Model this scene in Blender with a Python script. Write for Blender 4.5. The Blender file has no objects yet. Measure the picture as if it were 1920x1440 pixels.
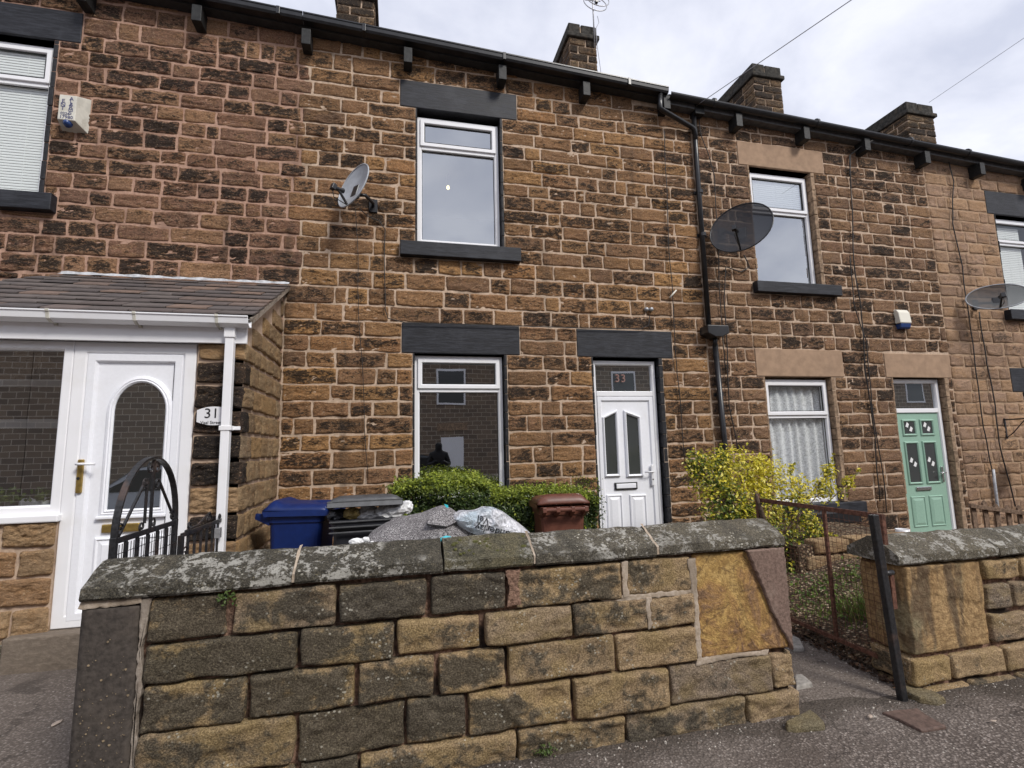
import bpy, bmesh, math, random
import numpy as np
from mathutils import Vector, Matrix, Euler

S = bpy.context.scene
COL = S.collection
R = math.radians
random.seed(7)
rng = np.random.default_rng(11)

# ------------------------------------------------------------------ camera
FPX = 940.0                                   # focal length in pixels of the 1920 px wide photograph
PITCH, ROLL, YAW = R(7.311), R(-1.3286), R(-12.966)
CAM = np.array([0.0, -6.0, 1.55])


def _rot():
    cy, sy = math.cos(YAW), math.sin(YAW)
    rz = np.array([[cy, sy, 0], [-sy, cy, 0], [0, 0, 1.0]])
    b = np.array([[1, 0, 0], [0, 0, -1], [0, 1, 0.0]])
    cp, sp = math.cos(PITCH), math.sin(PITCH)
    rx = np.array([[1, 0, 0], [0, cp, sp], [0, -sp, cp]])
    cr, sr = math.cos(ROLL), math.sin(ROLL)
    rr = np.array([[cr, -sr, 0], [sr, cr, 0], [0, 0, 1.0]])
    return rr @ rx @ b @ rz


CM = _rot()
cd = bpy.data.cameras.new('camera')
cam = bpy.data.objects.new('camera', cd)
COL.objects.link(cam)
S.camera = cam
cd.sensor_width = 36.0
cd.lens = FPX / 1920 * 36.0
cd.clip_start = 0.05
cd.clip_end = 3000
right, up, back = CM[0], -CM[1], -CM[2]
cam.matrix_world = Matrix([[right[0], up[0], back[0], CAM[0]], [right[1], up[1], back[1], CAM[1]],
                           [right[2], up[2], back[2], CAM[2]], [0, 0, 0, 1]])


def ray(px, py):
    return CM.T @ np.array([(px - 960) / FPX, (py - 720) / FPX, 1.0])


def P(px, py, y=0.0):            # photograph pixel -> point on the plane Y = y
    d = ray(px, py)
    return CAM + d * ((y - CAM[1]) / d[1])


def PX(px, py, x):               # ... on the plane X = x
    d = ray(px, py)
    return CAM + d * ((x - CAM[0]) / d[0])


def PZ(px, py, z):               # ... on the plane Z = z
    d = ray(px, py)
    return CAM + d * ((z - CAM[2]) / d[2])


def proj(p):
    q = CM @ (np.asarray(p, float) - CAM)
    if q[2] < 0.05:
        return (-9999, -9999)
    return (960 + FPX * q[0] / q[2], 720 + FPX * q[1] / q[2])


# ------------------------------------------------------------------ world, sun, exposure
W = bpy.data.worlds.new('World')
S.world = W
W.use_nodes = True
SUN_EL, SUN_AZ = R(43), R(147)     # azimuth clockwise from +Y
wn, wl = W.node_tree.nodes, W.node_tree.links
wn.clear()
wo = wn.new('ShaderNodeOutputWorld')
bgs = wn.new('ShaderNodeBackground')
sky = wn.new('ShaderNodeTexSky')
sky.sky_type = 'NISHITA'
sky.sun_disc = False
sky.sun_elevation = SUN_EL
sky.sun_rotation = SUN_AZ
bgs.inputs[1].default_value = 0.10
wl.new(sky.outputs[0], bgs.inputs[0])
# overcast deck: noise clouds over the whole dome
tc = wn.new('ShaderNodeTexCoord')
sep = wn.new('ShaderNodeSeparateXYZ')
wl.new(tc.outputs['Generated'], sep.inputs[0])


def wmath(op, a, b=None):
    n = wn.new('ShaderNodeMath')
    n.operation = op
    for i, x in enumerate((a, b)):
        if x is None:
            continue
        if isinstance(x, (int, float)):
            n.inputs[i].default_value = x
        else:
            wl.new(x, n.inputs[i])
    return n.outputs[0]


zz = wmath('ADD', wmath('ABSOLUTE', sep.outputs[2]), 0.25)
cmb = wn.new('ShaderNodeCombineXYZ')
wl.new(wmath('DIVIDE', sep.outputs[0], zz), cmb.inputs[0])
wl.new(wmath('DIVIDE', sep.outputs[1], zz), cmb.inputs[1])
nz = wn.new('ShaderNodeTexNoise')
nz.inputs['Scale'].default_value = 2.9
nz.inputs['Detail'].default_value = 7
nz.inputs['Roughness'].default_value = 0.56
nz.inputs['Distortion'].default_value = 0.25
wl.new(cmb.outputs[0], nz.inputs['Vector'])
cr = wn.new('ShaderNodeValToRGB')
cr.color_ramp.elements[0].position = 0.36
cr.color_ramp.elements[0].color = (0.40, 0.42, 0.50, 1)
cr.color_ramp.elements[1].position = 0.62
cr.color_ramp.elements[1].color = (0.575, 0.585, 0.645, 1)
wl.new(nz.outputs[0], cr.inputs[0])
bgc = wn.new('ShaderNodeBackground')
bgc.inputs[1].default_value = 0.92
wl.new(cr.outputs[0], bgc.inputs[0])
wmx = wn.new('ShaderNodeMixShader')
wmx.inputs[0].default_value = 0.94
wl.new(bgs.outputs[0], wmx.inputs[1])
wl.new(bgc.outputs[0], wmx.inputs[2])
wl.new(wmx.outputs[0], wo.inputs[0])

sl = bpy.data.lights.new('sun', 'SUN')
sl.energy = 1.5
sl.angle = R(14)
sl.color = (1.0, 0.96, 0.90)
sun = bpy.data.objects.new('sun', sl)
COL.objects.link(sun)
sd = Vector((math.sin(SUN_AZ) * math.cos(SUN_EL), math.cos(SUN_AZ) * math.cos(SUN_EL), math.sin(SUN_EL)))
sun.rotation_euler = sd.to_track_quat('Z', 'Y').to_euler()
sun.location = (4, -8, 12)

S.render.engine = 'CYCLES'
S.view_settings.view_transform = 'Standard'
S.view_settings.look = 'None'
S.view_settings.exposure = 0.92
S.view_settings.gamma = 1.0

# ------------------------------------------------------------------ helpers: numpy noise
def _hash(ix, iy, iz):
    n = (ix.astype(np.int64) * 374761393 + iy.astype(np.int64) * 668265263 + iz.astype(np.int64) * 2147483647 % 1000003) & 0x7fffffff
    n = ((n ^ (n >> 13)) * 1274126177) & 0x7fffffff
    n = n ^ (n >> 16)
    return (n & 0xffff) / 65535.0


def vnoise(p):
    p = np.asarray(p, float)
    i = np.floor(p)
    f = p - i
    f = f * f * (3 - 2 * f)
    i = i.astype(np.int64)
    out = 0
    for dx in (0, 1):
        for dy in (0, 1):
            for dz in (0, 1):
                w = (f[:, 0] if dx else 1 - f[:, 0]) * (f[:, 1] if dy else 1 - f[:, 1]) * (f[:, 2] if dz else 1 - f[:, 2])
                out = out + w * _hash(i[:, 0] + dx, i[:, 1] + dy, i[:, 2] + dz)
    return out * 2 - 1


def fbm(p, octv=4, rough=0.55):
    p = np.asarray(p, float).copy()
    a, s, t = 1.0, 0, 0
    for k in range(octv):
        s = s + a * vnoise(p + 17.3 * k)
        t += a
        a *= rough
        p *= 2.07
    return s / t


# ------------------------------------------------------------------ helpers: objects
WL = {}


def empty(name, loc=(0, 0, 0), local=False):
    o = bpy.data.objects.new(name, None)
    COL.objects.link(o)
    o.empty_display_size = 0.2
    if not local:
        o.location = loc
        WL[o.name] = np.array(loc, float)
    else:
        WL[o.name] = np.zeros(3)
    return o


def tag(o, label=None, cat=None, group=None, kind=None):
    if label: o['label'] = label
    if cat: o['category'] = cat
    if group: o['group'] = group
    if kind: o['kind'] = kind
    return o


def thing(name, label, cat, loc=(0, 0, 0), group=None, local=False):
    return tag(empty(name, loc, local), label, cat, group)


class MB:
    def __init__(s):
        s.v, s.f, s.mi = [], [], []
        s.rnd, s.h = [], []

    def add(s, v, f, rnd=0.5, h=None, mi=0):
        n = len(s.v)
        s.v += v.tolist() if isinstance(v, np.ndarray) else [tuple(map(float, q)) for q in v]
        s.f += (f + n).tolist() if isinstance(f, np.ndarray) else [tuple(int(i) + n for i in q) for q in f]
        s.mi += [mi] * len(f)
        s.rnd += [rnd] * len(v)
        s.h += list(h) if h is not None else [0.0] * len(v)
        return s

    def box(s, x0, x1, y0, y1, z0, z1, **k):
        v = [(x, y, z) for z in (z0, z1) for y in (y0, y1) for x in (x0, x1)]
        f = [(0, 2, 3, 1), (4, 5, 7, 6), (0, 1, 5, 4), (2, 6, 7, 3), (0, 4, 6, 2), (1, 3, 7, 5)]
        return s.add(v, f, **k)

    def quad(s, a, b, c, d, **k):
        return s.add([a, b, c, d], [(0, 1, 2, 3)], **k)

    def tube(s, pts, r, n=8, cap=True, **k):
        pts = [Vector(map(float, p)) for p in pts]
        m = len(pts)
        rs = r if hasattr(r, '__len__') else [r] * m
        v, f = [], []
        prev = None
        for i, p in enumerate(pts):
            t = (pts[min(i + 1, m - 1)] - pts[max(i - 1, 0)])
            t = t.normalized() if t.length > 1e-9 else Vector((0, 0, 1))
            if prev is None:
                a = t.orthogonal().normalized()
            else:
                a = (prev - t * prev.dot(t))
                a = a.normalized() if a.length > 1e-6 else t.orthogonal().normalized()
            prev = a
            b = t.cross(a)
            for j in range(n):
                an = 2 * math.pi * (j + .5) / n
                v.append(p + (a * math.cos(an) + b * math.sin(an)) * rs[i])
        for i in range(m - 1):
            for j in range(n):
                f.append((i * n + j, i * n + (j + 1) % n, (i + 1) * n + (j + 1) % n, (i + 1) * n + j))
        if cap:
            f.append(tuple(range(n - 1, -1, -1)))
            f.append(tuple((m - 1) * n + j for j in range(n)))
        return s.add(v, f, **k)

    def bar(s, a, b, w, d, up=(0, 0, 1), **k):        # rectangular bar from a to b
        a, b = Vector(map(float, a)), Vector(map(float, b))
        t = (b - a).normalized()
        u = Vector(up)
        u = (u - t * u.dot(t))
        u = u.normalized() if u.length > 1e-6 else t.orthogonal().normalized()
        q = t.cross(u)
        v = []
        for p in (a, b):
            for sx, sy in ((-1, -1), (1, -1), (1, 1), (-1, 1)):
                v.append(p + q * (sx * w / 2) + u * (sy * d / 2))
        f = [(0, 1, 5, 4), (1, 2, 6, 5), (2, 3, 7, 6), (3, 0, 4, 7), (3, 2, 1, 0), (4, 5, 6, 7)]
        return s.add(v, f, **k)

    def lathe(s, prof, n=20, c=(0, 0, 0), ax='Z', sx=1, sy=1, **k):
        v, f = [], []
        for r_, h_ in prof:
            for j in range(n):
                an = 2 * math.pi * j / n
                p = (r_ * math.cos(an) * sx, r_ * math.sin(an) * sy, h_)
                if ax == 'Y': p = (p[0], p[2], p[1])
                if ax == 'X': p = (p[2], p[0], p[1])
                v.append((p[0] + c[0], p[1] + c[1], p[2] + c[2]))
        for i in range(len(prof) - 1):
            for j in range(n):
                f.append((i * n + j, i * n + (j + 1) % n, (i + 1) * n + (j + 1) % n, (i + 1) * n + j))
        return s.add(v, f, **k)

    def prism(s, poly, y0, y1, **k):                   # polygon in XZ extruded along Y
        n = len(poly)
        v = [(x, y0, z) for x, z in poly] + [(x, y1, z) for x, z in poly]
        f = [tuple(range(n)), tuple(range(2 * n - 1, n - 1, -1))]
        f += [(i, i + n, (i + 1) % n + n, (i + 1) % n) for i in range(n)]
        return s.add(v, f, **k)

    def prismx(s, poly, x0, x1, **k):                  # polygon in YZ extruded along X
        n = len(poly)
        v = [(x0, y, z) for y, z in poly] + [(x1, y, z) for y, z in poly]
        f = [tuple(range(n)), tuple(range(2 * n - 1, n - 1, -1))]
        f += [(i, i + n, (i + 1) % n + n, (i + 1) % n) for i in range(n)]
        return s.add(v, f, **k)

    def mould(s, poly, prof, closed_in=False, **k):    # profile [(inset, y)] run round a CCW polygon in XZ
        n = len(poly)
        pts = [Vector(p) for p in poly]
        ar = sum(pts[i].x * pts[(i + 1) % n].y - pts[(i + 1) % n].x * pts[i].y for i in range(n))
        if ar < 0:
            pts.reverse()
        mit = []
        for i in range(n):
            e0 = (pts[i] - pts[i - 1]).normalized()
            e1 = (pts[(i + 1) % n] - pts[i]).normalized()
            n0, n1 = Vector((-e0.y, e0.x)), Vector((-e1.y, e1.x))
            m = n0 + n1
            mit.append(m / max(0.3, (1 + n0.dot(n1))))
        v, f = [], []
        for ins, y in prof:
            for i in range(n):
                q = pts[i] + mit[i] * ins
                v.append((q.x, y, q.y))
        for j in range(len(prof) - 1):
            for i in range(n):
                f.append((j * n + i, j * n + (i + 1) % n, (j + 1) * n + (i + 1) % n, (j + 1) * n + i))
        if closed_in:
            f.append(tuple((len(prof) - 1) * n + i for i in range(n)))
        return s.add(v, f, **k)

    def text(s, body, size, at, xdir=(1, 0, 0), zdir=(0, 0, 1), depth=0.003, fn=None, spacing=1.0, **k):
        c = bpy.data.curves.new('lettering', 'FONT')
        c.body = body
        c.size = size
        c.extrude = depth / 2
        c.align_x = 'CENTER'
        c.align_y = 'CENTER'
        c.space_character = spacing
        c.resolution_u = 3
        o = bpy.data.objects.new('lettering', c)
        COL.objects.link(o)
        me = bpy.data.meshes.new_from_object(o.evaluated_get(bpy.context.evaluated_depsgraph_get()))
        X, Z = Vector(xdir), Vector(zdir)
        N = X.cross(Z)
        vs = []
        for q in me.vertices:
            p = Vector(at) + X * q.co.x + Z * q.co.y - N * q.co.z
            vs.append(fn(p) if fn else p)
        fs = [tuple(p.vertices) for p in me.polygons]
        bpy.data.objects.remove(o)
        bpy.data.curves.remove(c)
        bpy.data.meshes.remove(me)
        return s.add(vs, fs, **k)


def obj(name, mb, mat, parent=None, smooth=False, bevel=0, attrs=False, fix=True, label=None, seg=2):
    v = np.array(mb.v, float)
    lo, hi = v.min(0), v.max(0)
    c = (lo + hi) / 2
    c[2] = lo[2]
    me = bpy.data.meshes.new(name)
    me.from_pydata((v - c).tolist(), [], mb.f)
    if fix:
        bm = bmesh.new()
        bm.from_mesh(me)
        bmesh.ops.recalc_face_normals(bm, faces=bm.faces)
        bm.to_mesh(me)
        bm.free()
    if attrs:
        a = me.attributes.new('rnd', 'FLOAT', 'POINT')
        a.data.foreach_set('value', np.array(mb.rnd, np.float32))
        a = me.attributes.new('h', 'FLOAT', 'POINT')
        a.data.foreach_set('value', np.array(mb.h, np.float32))
    mats = mat if isinstance(mat, (list, tuple)) else [mat]
    for m in mats:
        me.materials.append(m)
    if len(mats) > 1:
        me.polygons.foreach_set('material_index', np.array(mb.mi, np.int32))
    if smooth:
        me.polygons.foreach_set('use_smooth', np.ones(len(me.polygons), bool))
    me.update()
    o = bpy.data.objects.new(name, me)
    COL.objects.link(o)
    WL[o.name] = c
    if parent is not None:
        o.parent = parent
        o.location = c - WL[parent.name]
    else:
        o.location = c
    if bevel:
        m = o.modifiers.new('bevel', 'BEVEL')
        m.width = bevel
        m.segments = seg
        m.limit_method = 'ANGLE'
        m.angle_limit = R(40)
        m.harden_normals = False
    if label:
        o['label'] = label
    return o


# ------------------------------------------------------------------ materials
class NT:
    def __init__(s, name):
        s.m = bpy.data.materials.new(name)
        s.m.use_nodes = True
        s.n, s.l = s.m.node_tree.nodes, s.m.node_tree.links
        s.b = s.n['Principled BSDF']
        s.out = s.n['Material Output']

    def _in(s, sock, x):
        if isinstance(x, (int, float)):
            sock.default_value = x
        elif isinstance(x, tuple):
            sock.default_value = x if len(x) == len(sock.default_value) else (*x, 1)
        else:
            s.l.new(x, sock)

    def math(s, op, a, b=None, c=None, clamp=False):
        n = s.n.new('ShaderNodeMath')
        n.operation = op
        n.use_clamp = clamp
        for i, x in enumerate((a, b, c)):
            if x is not None: s._in(n.inputs[i], x)
        return n.outputs[0]

    def pos(s):
        return s.n.new('ShaderNodeNewGeometry').outputs['Position']

    def attr(s, name):
        n = s.n.new('ShaderNodeAttribute')
        n.attribute_name = name
        return n.outputs['Fac']

    def island(s):
        return s.n.new('ShaderNodeNewGeometry').outputs['Random Per Island']

    def orand(s):
        return s.n.new('ShaderNodeObjectInfo').outputs['Random']

    def vec(s, v, scale=(1, 1, 1), off=None):
        n = s.n.new('ShaderNodeVectorMath')
        n.operation = 'MULTIPLY'
        s._in(n.inputs[0], v)
        n.inputs[1].default_value = scale
        o = n.outputs[0]
        if off is not None:
            n2 = s.n.new('ShaderNodeVectorMath')
            n2.operation = 'ADD'
            s.l.new(o, n2.inputs[0])
            c = s.n.new('ShaderNodeCombineXYZ')
            for i in range(3): s._in(c.inputs[i], off)
            s.l.new(c.outputs[0], n2.inputs[1])
            o = n2.outputs[0]
        return o

    def noise(s, v, scale, detail=4, rough=0.55, dist=0.0):
        n = s.n.new('ShaderNodeTexNoise')
        if v is not None: s.l.new(v, n.inputs['Vector'])
        n.inputs['Scale'].default_value = scale
        n.inputs['Detail'].default_value = detail
        n.inputs['Roughness'].default_value = rough
        n.inputs['Distortion'].default_value = dist
        return n.outputs[0]

    def voro(s, v, scale, feature='F1', out='Distance', rand=1.0):
        n = s.n.new('ShaderNodeTexVoronoi')
        n.feature = feature
        if v is not None: s.l.new(v, n.inputs['Vector'])
        n.inputs['Scale'].default_value = scale
        n.inputs['Randomness'].default_value = rand
        return n.outputs[out]

    def ramp(s, x, stops, interp='LINEAR'):
        n = s.n.new('ShaderNodeValToRGB')
        n.color_ramp.interpolation = interp
        el = n.color_ramp.elements
        while len(el) > 1: el.remove(el[-1])
        for i, (p, c) in enumerate(stops):
            e = el[0] if i == 0 else el.new(p)
            e.position = p
            e.color = (c, c, c, 1) if isinstance(c, (int, float)) else (*c, 1)
        s._in(n.inputs[0], x)
        return n.outputs[0]

    def sstep(s, x, a, b):
        n = s.n.new('ShaderNodeMapRange')
        n.interpolation_type = 'SMOOTHSTEP'
        s._in(n.inputs['Value'], x)
        n.inputs['From Min'].default_value = a
        n.inputs['From Max'].default_value = b
        return n.outputs[0]

    def mix(s, f, a, b, mode='MIX'):
        n = s.n.new('ShaderNodeMix')
        n.data_type = 'RGBA'
        n.blend_type = mode
        s._in(n.inputs[0], f)
        s._in(n.inputs[6], a)
        s._in(n.inputs[7], b)
        return n.outputs[2]

    def bump(s, h, strength=0.5, dist=0.01, prev=None):
        n = s.n.new('ShaderNodeBump')
        n.inputs['Strength'].default_value = strength
        n.inputs['Distance'].default_value = dist
        s._in(n.inputs['Height'], h)
        if prev is not None: s.l.new(prev, n.inputs['Normal'])
        return n.outputs[0]

    def done(s, color=None, rough=None, normal=None, spec=None, metal=None):
        if color is not None: s._in(s.b.inputs['Base Color'], color)
        if rough is not None: s._in(s.b.inputs['Roughness'], rough)
        if normal is not None: s.l.new(normal, s.b.inputs['Normal'])
        if spec is not None: s.b.inputs['Specular IOR Level'].default_value = spec
        if metal is not None: s.b.inputs['Metallic'].default_value = metal
        return s.m


M = {}


def house_stone(name, pal, soot_c, soot_lo, soot_hi, tint_var=0.35):
    t = NT(name)
    rnd = t.attr('rnd')
    h = t.attr('h')
    off = t.math('MULTIPLY', rnd, 137.0)
    p = t.vec(t.pos(), (1, 1, 1.7), off)
    n1 = t.noise(p, 6.0, 5, 0.62, 0.4)
    n2 = t.noise(p, 48, 5, 0.68)
    n3 = t.noise(t.vec(t.pos(), (1, 1, 2.6), off), 17, 6, 0.72, 1.3)
    base = t.ramp(rnd, pal, 'LINEAR')
    base = t.mix(t.sstep(n1, .45, .64), base, t.mix(0.4, base, (0.50, 0.275, 0.115)))
    big = t.noise(t.pos(), .7, 3, .55)
    base = t.mix(t.sstep(big, .35, .65), t.mix(.22, base, (.10, .07, .055)), base)
    base = t.mix(t.sstep(n2, .34, .70), t.mix(tint_var + .2, base, (0.06, 0.04, 0.028)), base)
    # weathered crust: keeps to the proud ridges and to whole stones here and there
    r2 = t.math('FRACT', t.math('MULTIPLY', rnd, 53.7))
    n4 = t.noise(t.vec(t.pos(), (1, 1, 1.9), off), 34, 5, 0.7, 1.0)
    k = t.math('ADD', t.math('MULTIPLY', n3, .85), t.math('MULTIPLY', n1, 0.45))
    k = t.math('ADD', k, t.math('MULTIPLY', n4, 0.40))
    k = t.math('ADD', k, t.math('MULTIPLY', t.math('SUBTRACT', r2, 0.5), 0.27))
    k = t.math('ADD', k, t.math('MULTIPLY', h, 0.15))
    soot = t.sstep(k, soot_lo, soot_hi)
    col = t.mix(t.math('MULTIPLY', soot, 0.9), base, soot_c)
    light = t.sstep(t.noise(p, 55, 4, 0.65), .56, .70)
    col = t.mix(t.math('MULTIPLY', light, t.math('SUBTRACT', .78, t.math('MULTIPLY', soot, .4))), col, (0.66, 0.475, 0.30))
    run = t.math('MULTIPLY', t.sstep(t.noise(t.vec(t.pos(), (1, 1, .10)), 4.5, 5, .62), .54, .70), .38)
    col = t.mix(run, col, (.05, .04, .034))
    nb = t.bump(n3, 1.0, 0.036)
    nb = t.bump(n4, .8, .016, nb)
    nb = t.bump(n2, 0.8, 0.010, nb)
    return t.done(col, 0.92, nb, 0.25)


SOOT = (0.021, 0.0175, 0.016)
M['stone31'] = house_stone('stone_pink_brown', [(0, (0.361, 0.184, 0.114)), (.25, (0.466, 0.249, 0.154)), (.5, (0.317, 0.170, 0.114)), (.75, (0.571, 0.320, 0.172)), (1, (0.402, 0.220, 0.143))], SOOT, .90, 1.02)
M['stone33'] = house_stone('stone_brown', [(0, (0.353, 0.194, 0.096)), (.22, (0.551, 0.299, 0.143)), (.45, (0.299, 0.167, 0.096)), (.65, (0.728, 0.396, 0.156)), (.85, (0.441, 0.240, 0.129)), (1, (0.595, 0.304, 0.129))], SOOT, .92, 1.05)
M['stone35'] = house_stone('stone_dark_brown', [(0, (0.327, 0.185, 0.108)), (.3, (0.440, 0.256, 0.148)), (.6, (0.288, 0.168, 0.108)), (.85, (0.497, 0.292, 0.157)), (1, (0.384, 0.211, 0.131))], SOOT, .91, 1.04)
M['stone37'] = house_stone('stone_tan', [(0, (0.528, 0.335, 0.223)), (.3, (0.651, 0.428, 0.295)), (.6, (0.465, 0.295, 0.196)), (.85, (0.714, 0.450, 0.268)), (1, (0.559, 0.367, 0.250))], (.07, .052, .04), 1.0, 1.2, 0.15)
M['stone_chimney'] = house_stone('stone_chimney', [(0, (.17, .115, .07)), (.35, (.26, .175, .1)), (.7, (.14, .1, .07)), (1, (.34, .23, .12))], SOOT, .78, .95)
M['stone_porch'] = house_stone('stone_porch_buff', [(0, (0.529, 0.332, 0.158)), (.35, (0.608, 0.402, 0.224)), (.6, (0.397, 0.260, 0.145)), (.8, (0.555, 0.325, 0.172)), (1, (0.661, 0.428, 0.211))], (.03, .024, .02), 1.15, 1.4, 0.1)
M['stone_porch_dark'] = house_stone('stone_porch_black', [(0, (.09, .06, .045)), (1, (.14, .085, .06))], (.026, .022, .020), .58, .9, 0.4)
M['stone_porch_side'] = house_stone('stone_porch_side', [(0, (0.431, 0.290, 0.158)), (.35, (0.517, 0.359, 0.198)), (.6, (0.345, 0.235, 0.132)), (.8, (0.546, 0.345, 0.158)), (1, (0.431, 0.317, 0.198))], (.05, .04, .03), 1.05, 1.35, 0.15)


def mortar(name, c, d):
    t = NT(name)
    p = t.pos()
    n = t.noise(p, 30, 5, .65)
    n2 = t.noise(p, 3.0, 3, .5)
    col = t.mix(t.sstep(n, .3, .7), d, c)
    col = t.mix(t.math('MULTIPLY', t.sstep(n2, .48, .66), .6), col, tuple(x * .62 for x in d))
    run = t.math('MULTIPLY', t.sstep(t.noise(t.vec(p, (1, 1, .10)), 4.5, 5, .62), .54, .70), .45)
    col = t.mix(run, col, (.07, .055, .045))
    return t.done(col, .95, t.bump(n, .6, .012), .2)


M['mortar31'] = mortar('mortar_pink', (.50, .325, .24), (.37, .225, .165))
M['mortar33'] = mortar('mortar_cream', (.60, .46, .345), (.44, .325, .235))
M['mortar37'] = mortar('mortar_tan', (.47, .33, .22), (.38, .26, .17))
M['mortar_porch'] = mortar('mortar_porch', (.55, .42, .31), (.42, .30, .22))
t = NT('mortar_wall')
_n = t.noise(t.pos(), 45, 5, .7)
_n2 = t.noise(t.pos(), 3.4, 3, .6)
_c = t.mix(t.sstep(_n, .35, .65), (.12, .07, .05), (.36, .225, .16))
_c = t.mix(t.sstep(_n2, .46, .62), _c, (.03, .022, .018))
M['mortar_wall'] = t.done(_c, .95, t.bump(_n, .9, .02), .2)
M['mortar_grey'] = mortar('mortar_grey', (.36, .31, .26), (.21, .17, .135))


def garden_stone(name, pal, dark, lo, hi, lichen=.25, green=.5, blotch=0.0):
    t = NT(name)
    rnd = t.attr('rnd')
    h = t.attr('h')
    off = t.math('MULTIPLY', rnd, 91.0)
    p = t.vec(t.pos(), (1, 1, 1.2), off)
    n1 = t.noise(p, 4.6, 5, .6, .5)
    n2 = t.noise(p, 20, 6, .72, .5)
    n3 = t.noise(p, 120, 4, .75)
    col = t.ramp(rnd, pal)
    col = t.mix(t.math('MULTIPLY', t.sstep(n1, .42, .66), green), col, (.35, .24, .065))
    r2 = t.math('FRACT', t.math('MULTIPLY', rnd, 41.3))
    k = t.math('ADD', t.math('MULTIPLY', n1, -1.0), t.math('MULTIPLY', n2, .75))
    k = t.math('ADD', k, t.math('ADD', t.math('MULTIPLY', t.math('SUBTRACT', r2, .5), .30), .17))
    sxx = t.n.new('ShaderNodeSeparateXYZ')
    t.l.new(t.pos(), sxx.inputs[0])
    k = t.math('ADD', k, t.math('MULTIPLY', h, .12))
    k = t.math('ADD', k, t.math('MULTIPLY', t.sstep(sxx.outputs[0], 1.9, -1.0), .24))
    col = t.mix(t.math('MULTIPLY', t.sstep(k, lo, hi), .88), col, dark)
    col = t.mix(t.sstep(n3, .38, .66), t.mix(.6, col, (.03, .026, .02)), t.mix(.14, col, (.62, .55, .4)))
    gr = t.sstep(t.noise(p, 70, 3, .7), .60, .72)
    col = t.mix(t.math('MULTIPLY', gr, .45), col, (.46, .39, .24))
    v = t.voro(p, 40)
    vn = t.noise(p, 6, 3, .6)
    li = t.math('MULTIPLY', t.sstep(v, .30, .17), t.sstep(vn, .52, .64))
    col = t.mix(t.math('MULTIPLY', li, lichen * 3, clamp=True), col, (.56, .53, .44))
    if blotch:
        b1 = t.sstep(t.math('ADD', t.math('MULTIPLY', t.noise(p, 9, 5, .7, .6), .6), t.math('MULTIPLY', t.noise(p, 55, 4, .7), .4)), .50, .565)
        b2 = t.sstep(t.noise(p, 2.6, 3, .55), .36, .52)
        col = t.mix(t.math('MULTIPLY', t.math('MULTIPLY', b1, b2), blotch), col, (.50, .48, .43))
    nb = t.bump(n2, 1.0, .022)
    nb = t.bump(n3, .9, .008, nb)
    return t.done(col, .93, nb, .2)


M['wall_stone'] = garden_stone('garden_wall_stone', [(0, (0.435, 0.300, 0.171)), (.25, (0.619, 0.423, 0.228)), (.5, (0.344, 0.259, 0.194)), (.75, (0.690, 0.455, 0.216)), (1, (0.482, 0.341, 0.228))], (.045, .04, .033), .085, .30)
M['coping'] = garden_stone('coping_stone', [(0, (0.112, 0.102, 0.086)), (.5, (0.145, 0.128, 0.101)), (1, (0.099, 0.092, 0.080))], (.03, .029, .026), .0, .36, .34, .06, .8)
M['coping_mossy'] = garden_stone('coping_mossy', [(0, (0.128, 0.122, 0.076)), (1, (0.153, 0.140, 0.089))], (.034, .034, .026), .05, .4, .22, .16, .5)


def pier_yellow(name, band, grey_part):
    t = NT(name)
    p = t.pos()
    n1 = t.noise(t.vec(p, (1, 1, .75)), 4.5, 6, .66, 1.3)
    n2 = t.noise(p, 34, 6, .75, .4)
    n3 = t.noise(t.vec(p, (1, 1, .13)), 10, 5, .6, .25)
    n4 = t.noise(t.vec(p, (1, 1, 1.6)), 13, 5, .7, 1.0)
    if band:
        col = t.ramp(n1, [(.3, (.42, .265, .125)), (.5, (.48, .315, .15)), (.7, (.36, .215, .09))])
        col = t.mix(t.math('MULTIPLY', t.sstep(n3, .47, .62), .82), col, (.065, .05, .04))
        col = t.mix(t.math('MULTIPLY', t.sstep(t.noise(p, 3.0, 4, .6), .55, .68), .5), col, (.40, .37, .22))
    else:
        col = t.ramp(n1, [(.28, (.62, .43, .17)), (.44, (.56, .35, .11)), (.52, (.46, .26, .09)), (.60, (.27, .155, .095)), (.72, (.38, .24, .12))])
        col = t.mix(t.math('MULTIPLY', t.sstep(n4, .52, .66), .7), col, (.13, .075, .045))
        cr_ = t.voro(t.vec(p, (1, 1, .55), n1), 5, 'DISTANCE_TO_EDGE')
        col = t.mix(t.math('MULTIPLY', t.sstep(cr_, .022, .0), .6), col, (.07, .04, .025))
    col = t.mix(t.sstep(n2, .38, .66), t.mix(.55, col, (.11, .065, .035)), t.mix(.1, col, (.62, .5, .3)))
    nb = t.bump(n1, .8, .04)
    nb = t.bump(n4, .6, .015, nb)
    nb = t.bump(n2, .9, .008, nb)
    return t.done(col, .9, nb, .2)


M['pier_ochre'] = pier_yellow('pier_ochre_stone', False, True)
M['pier_streak'] = pier_yellow('pier_streaked_stone', True, False)


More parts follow.
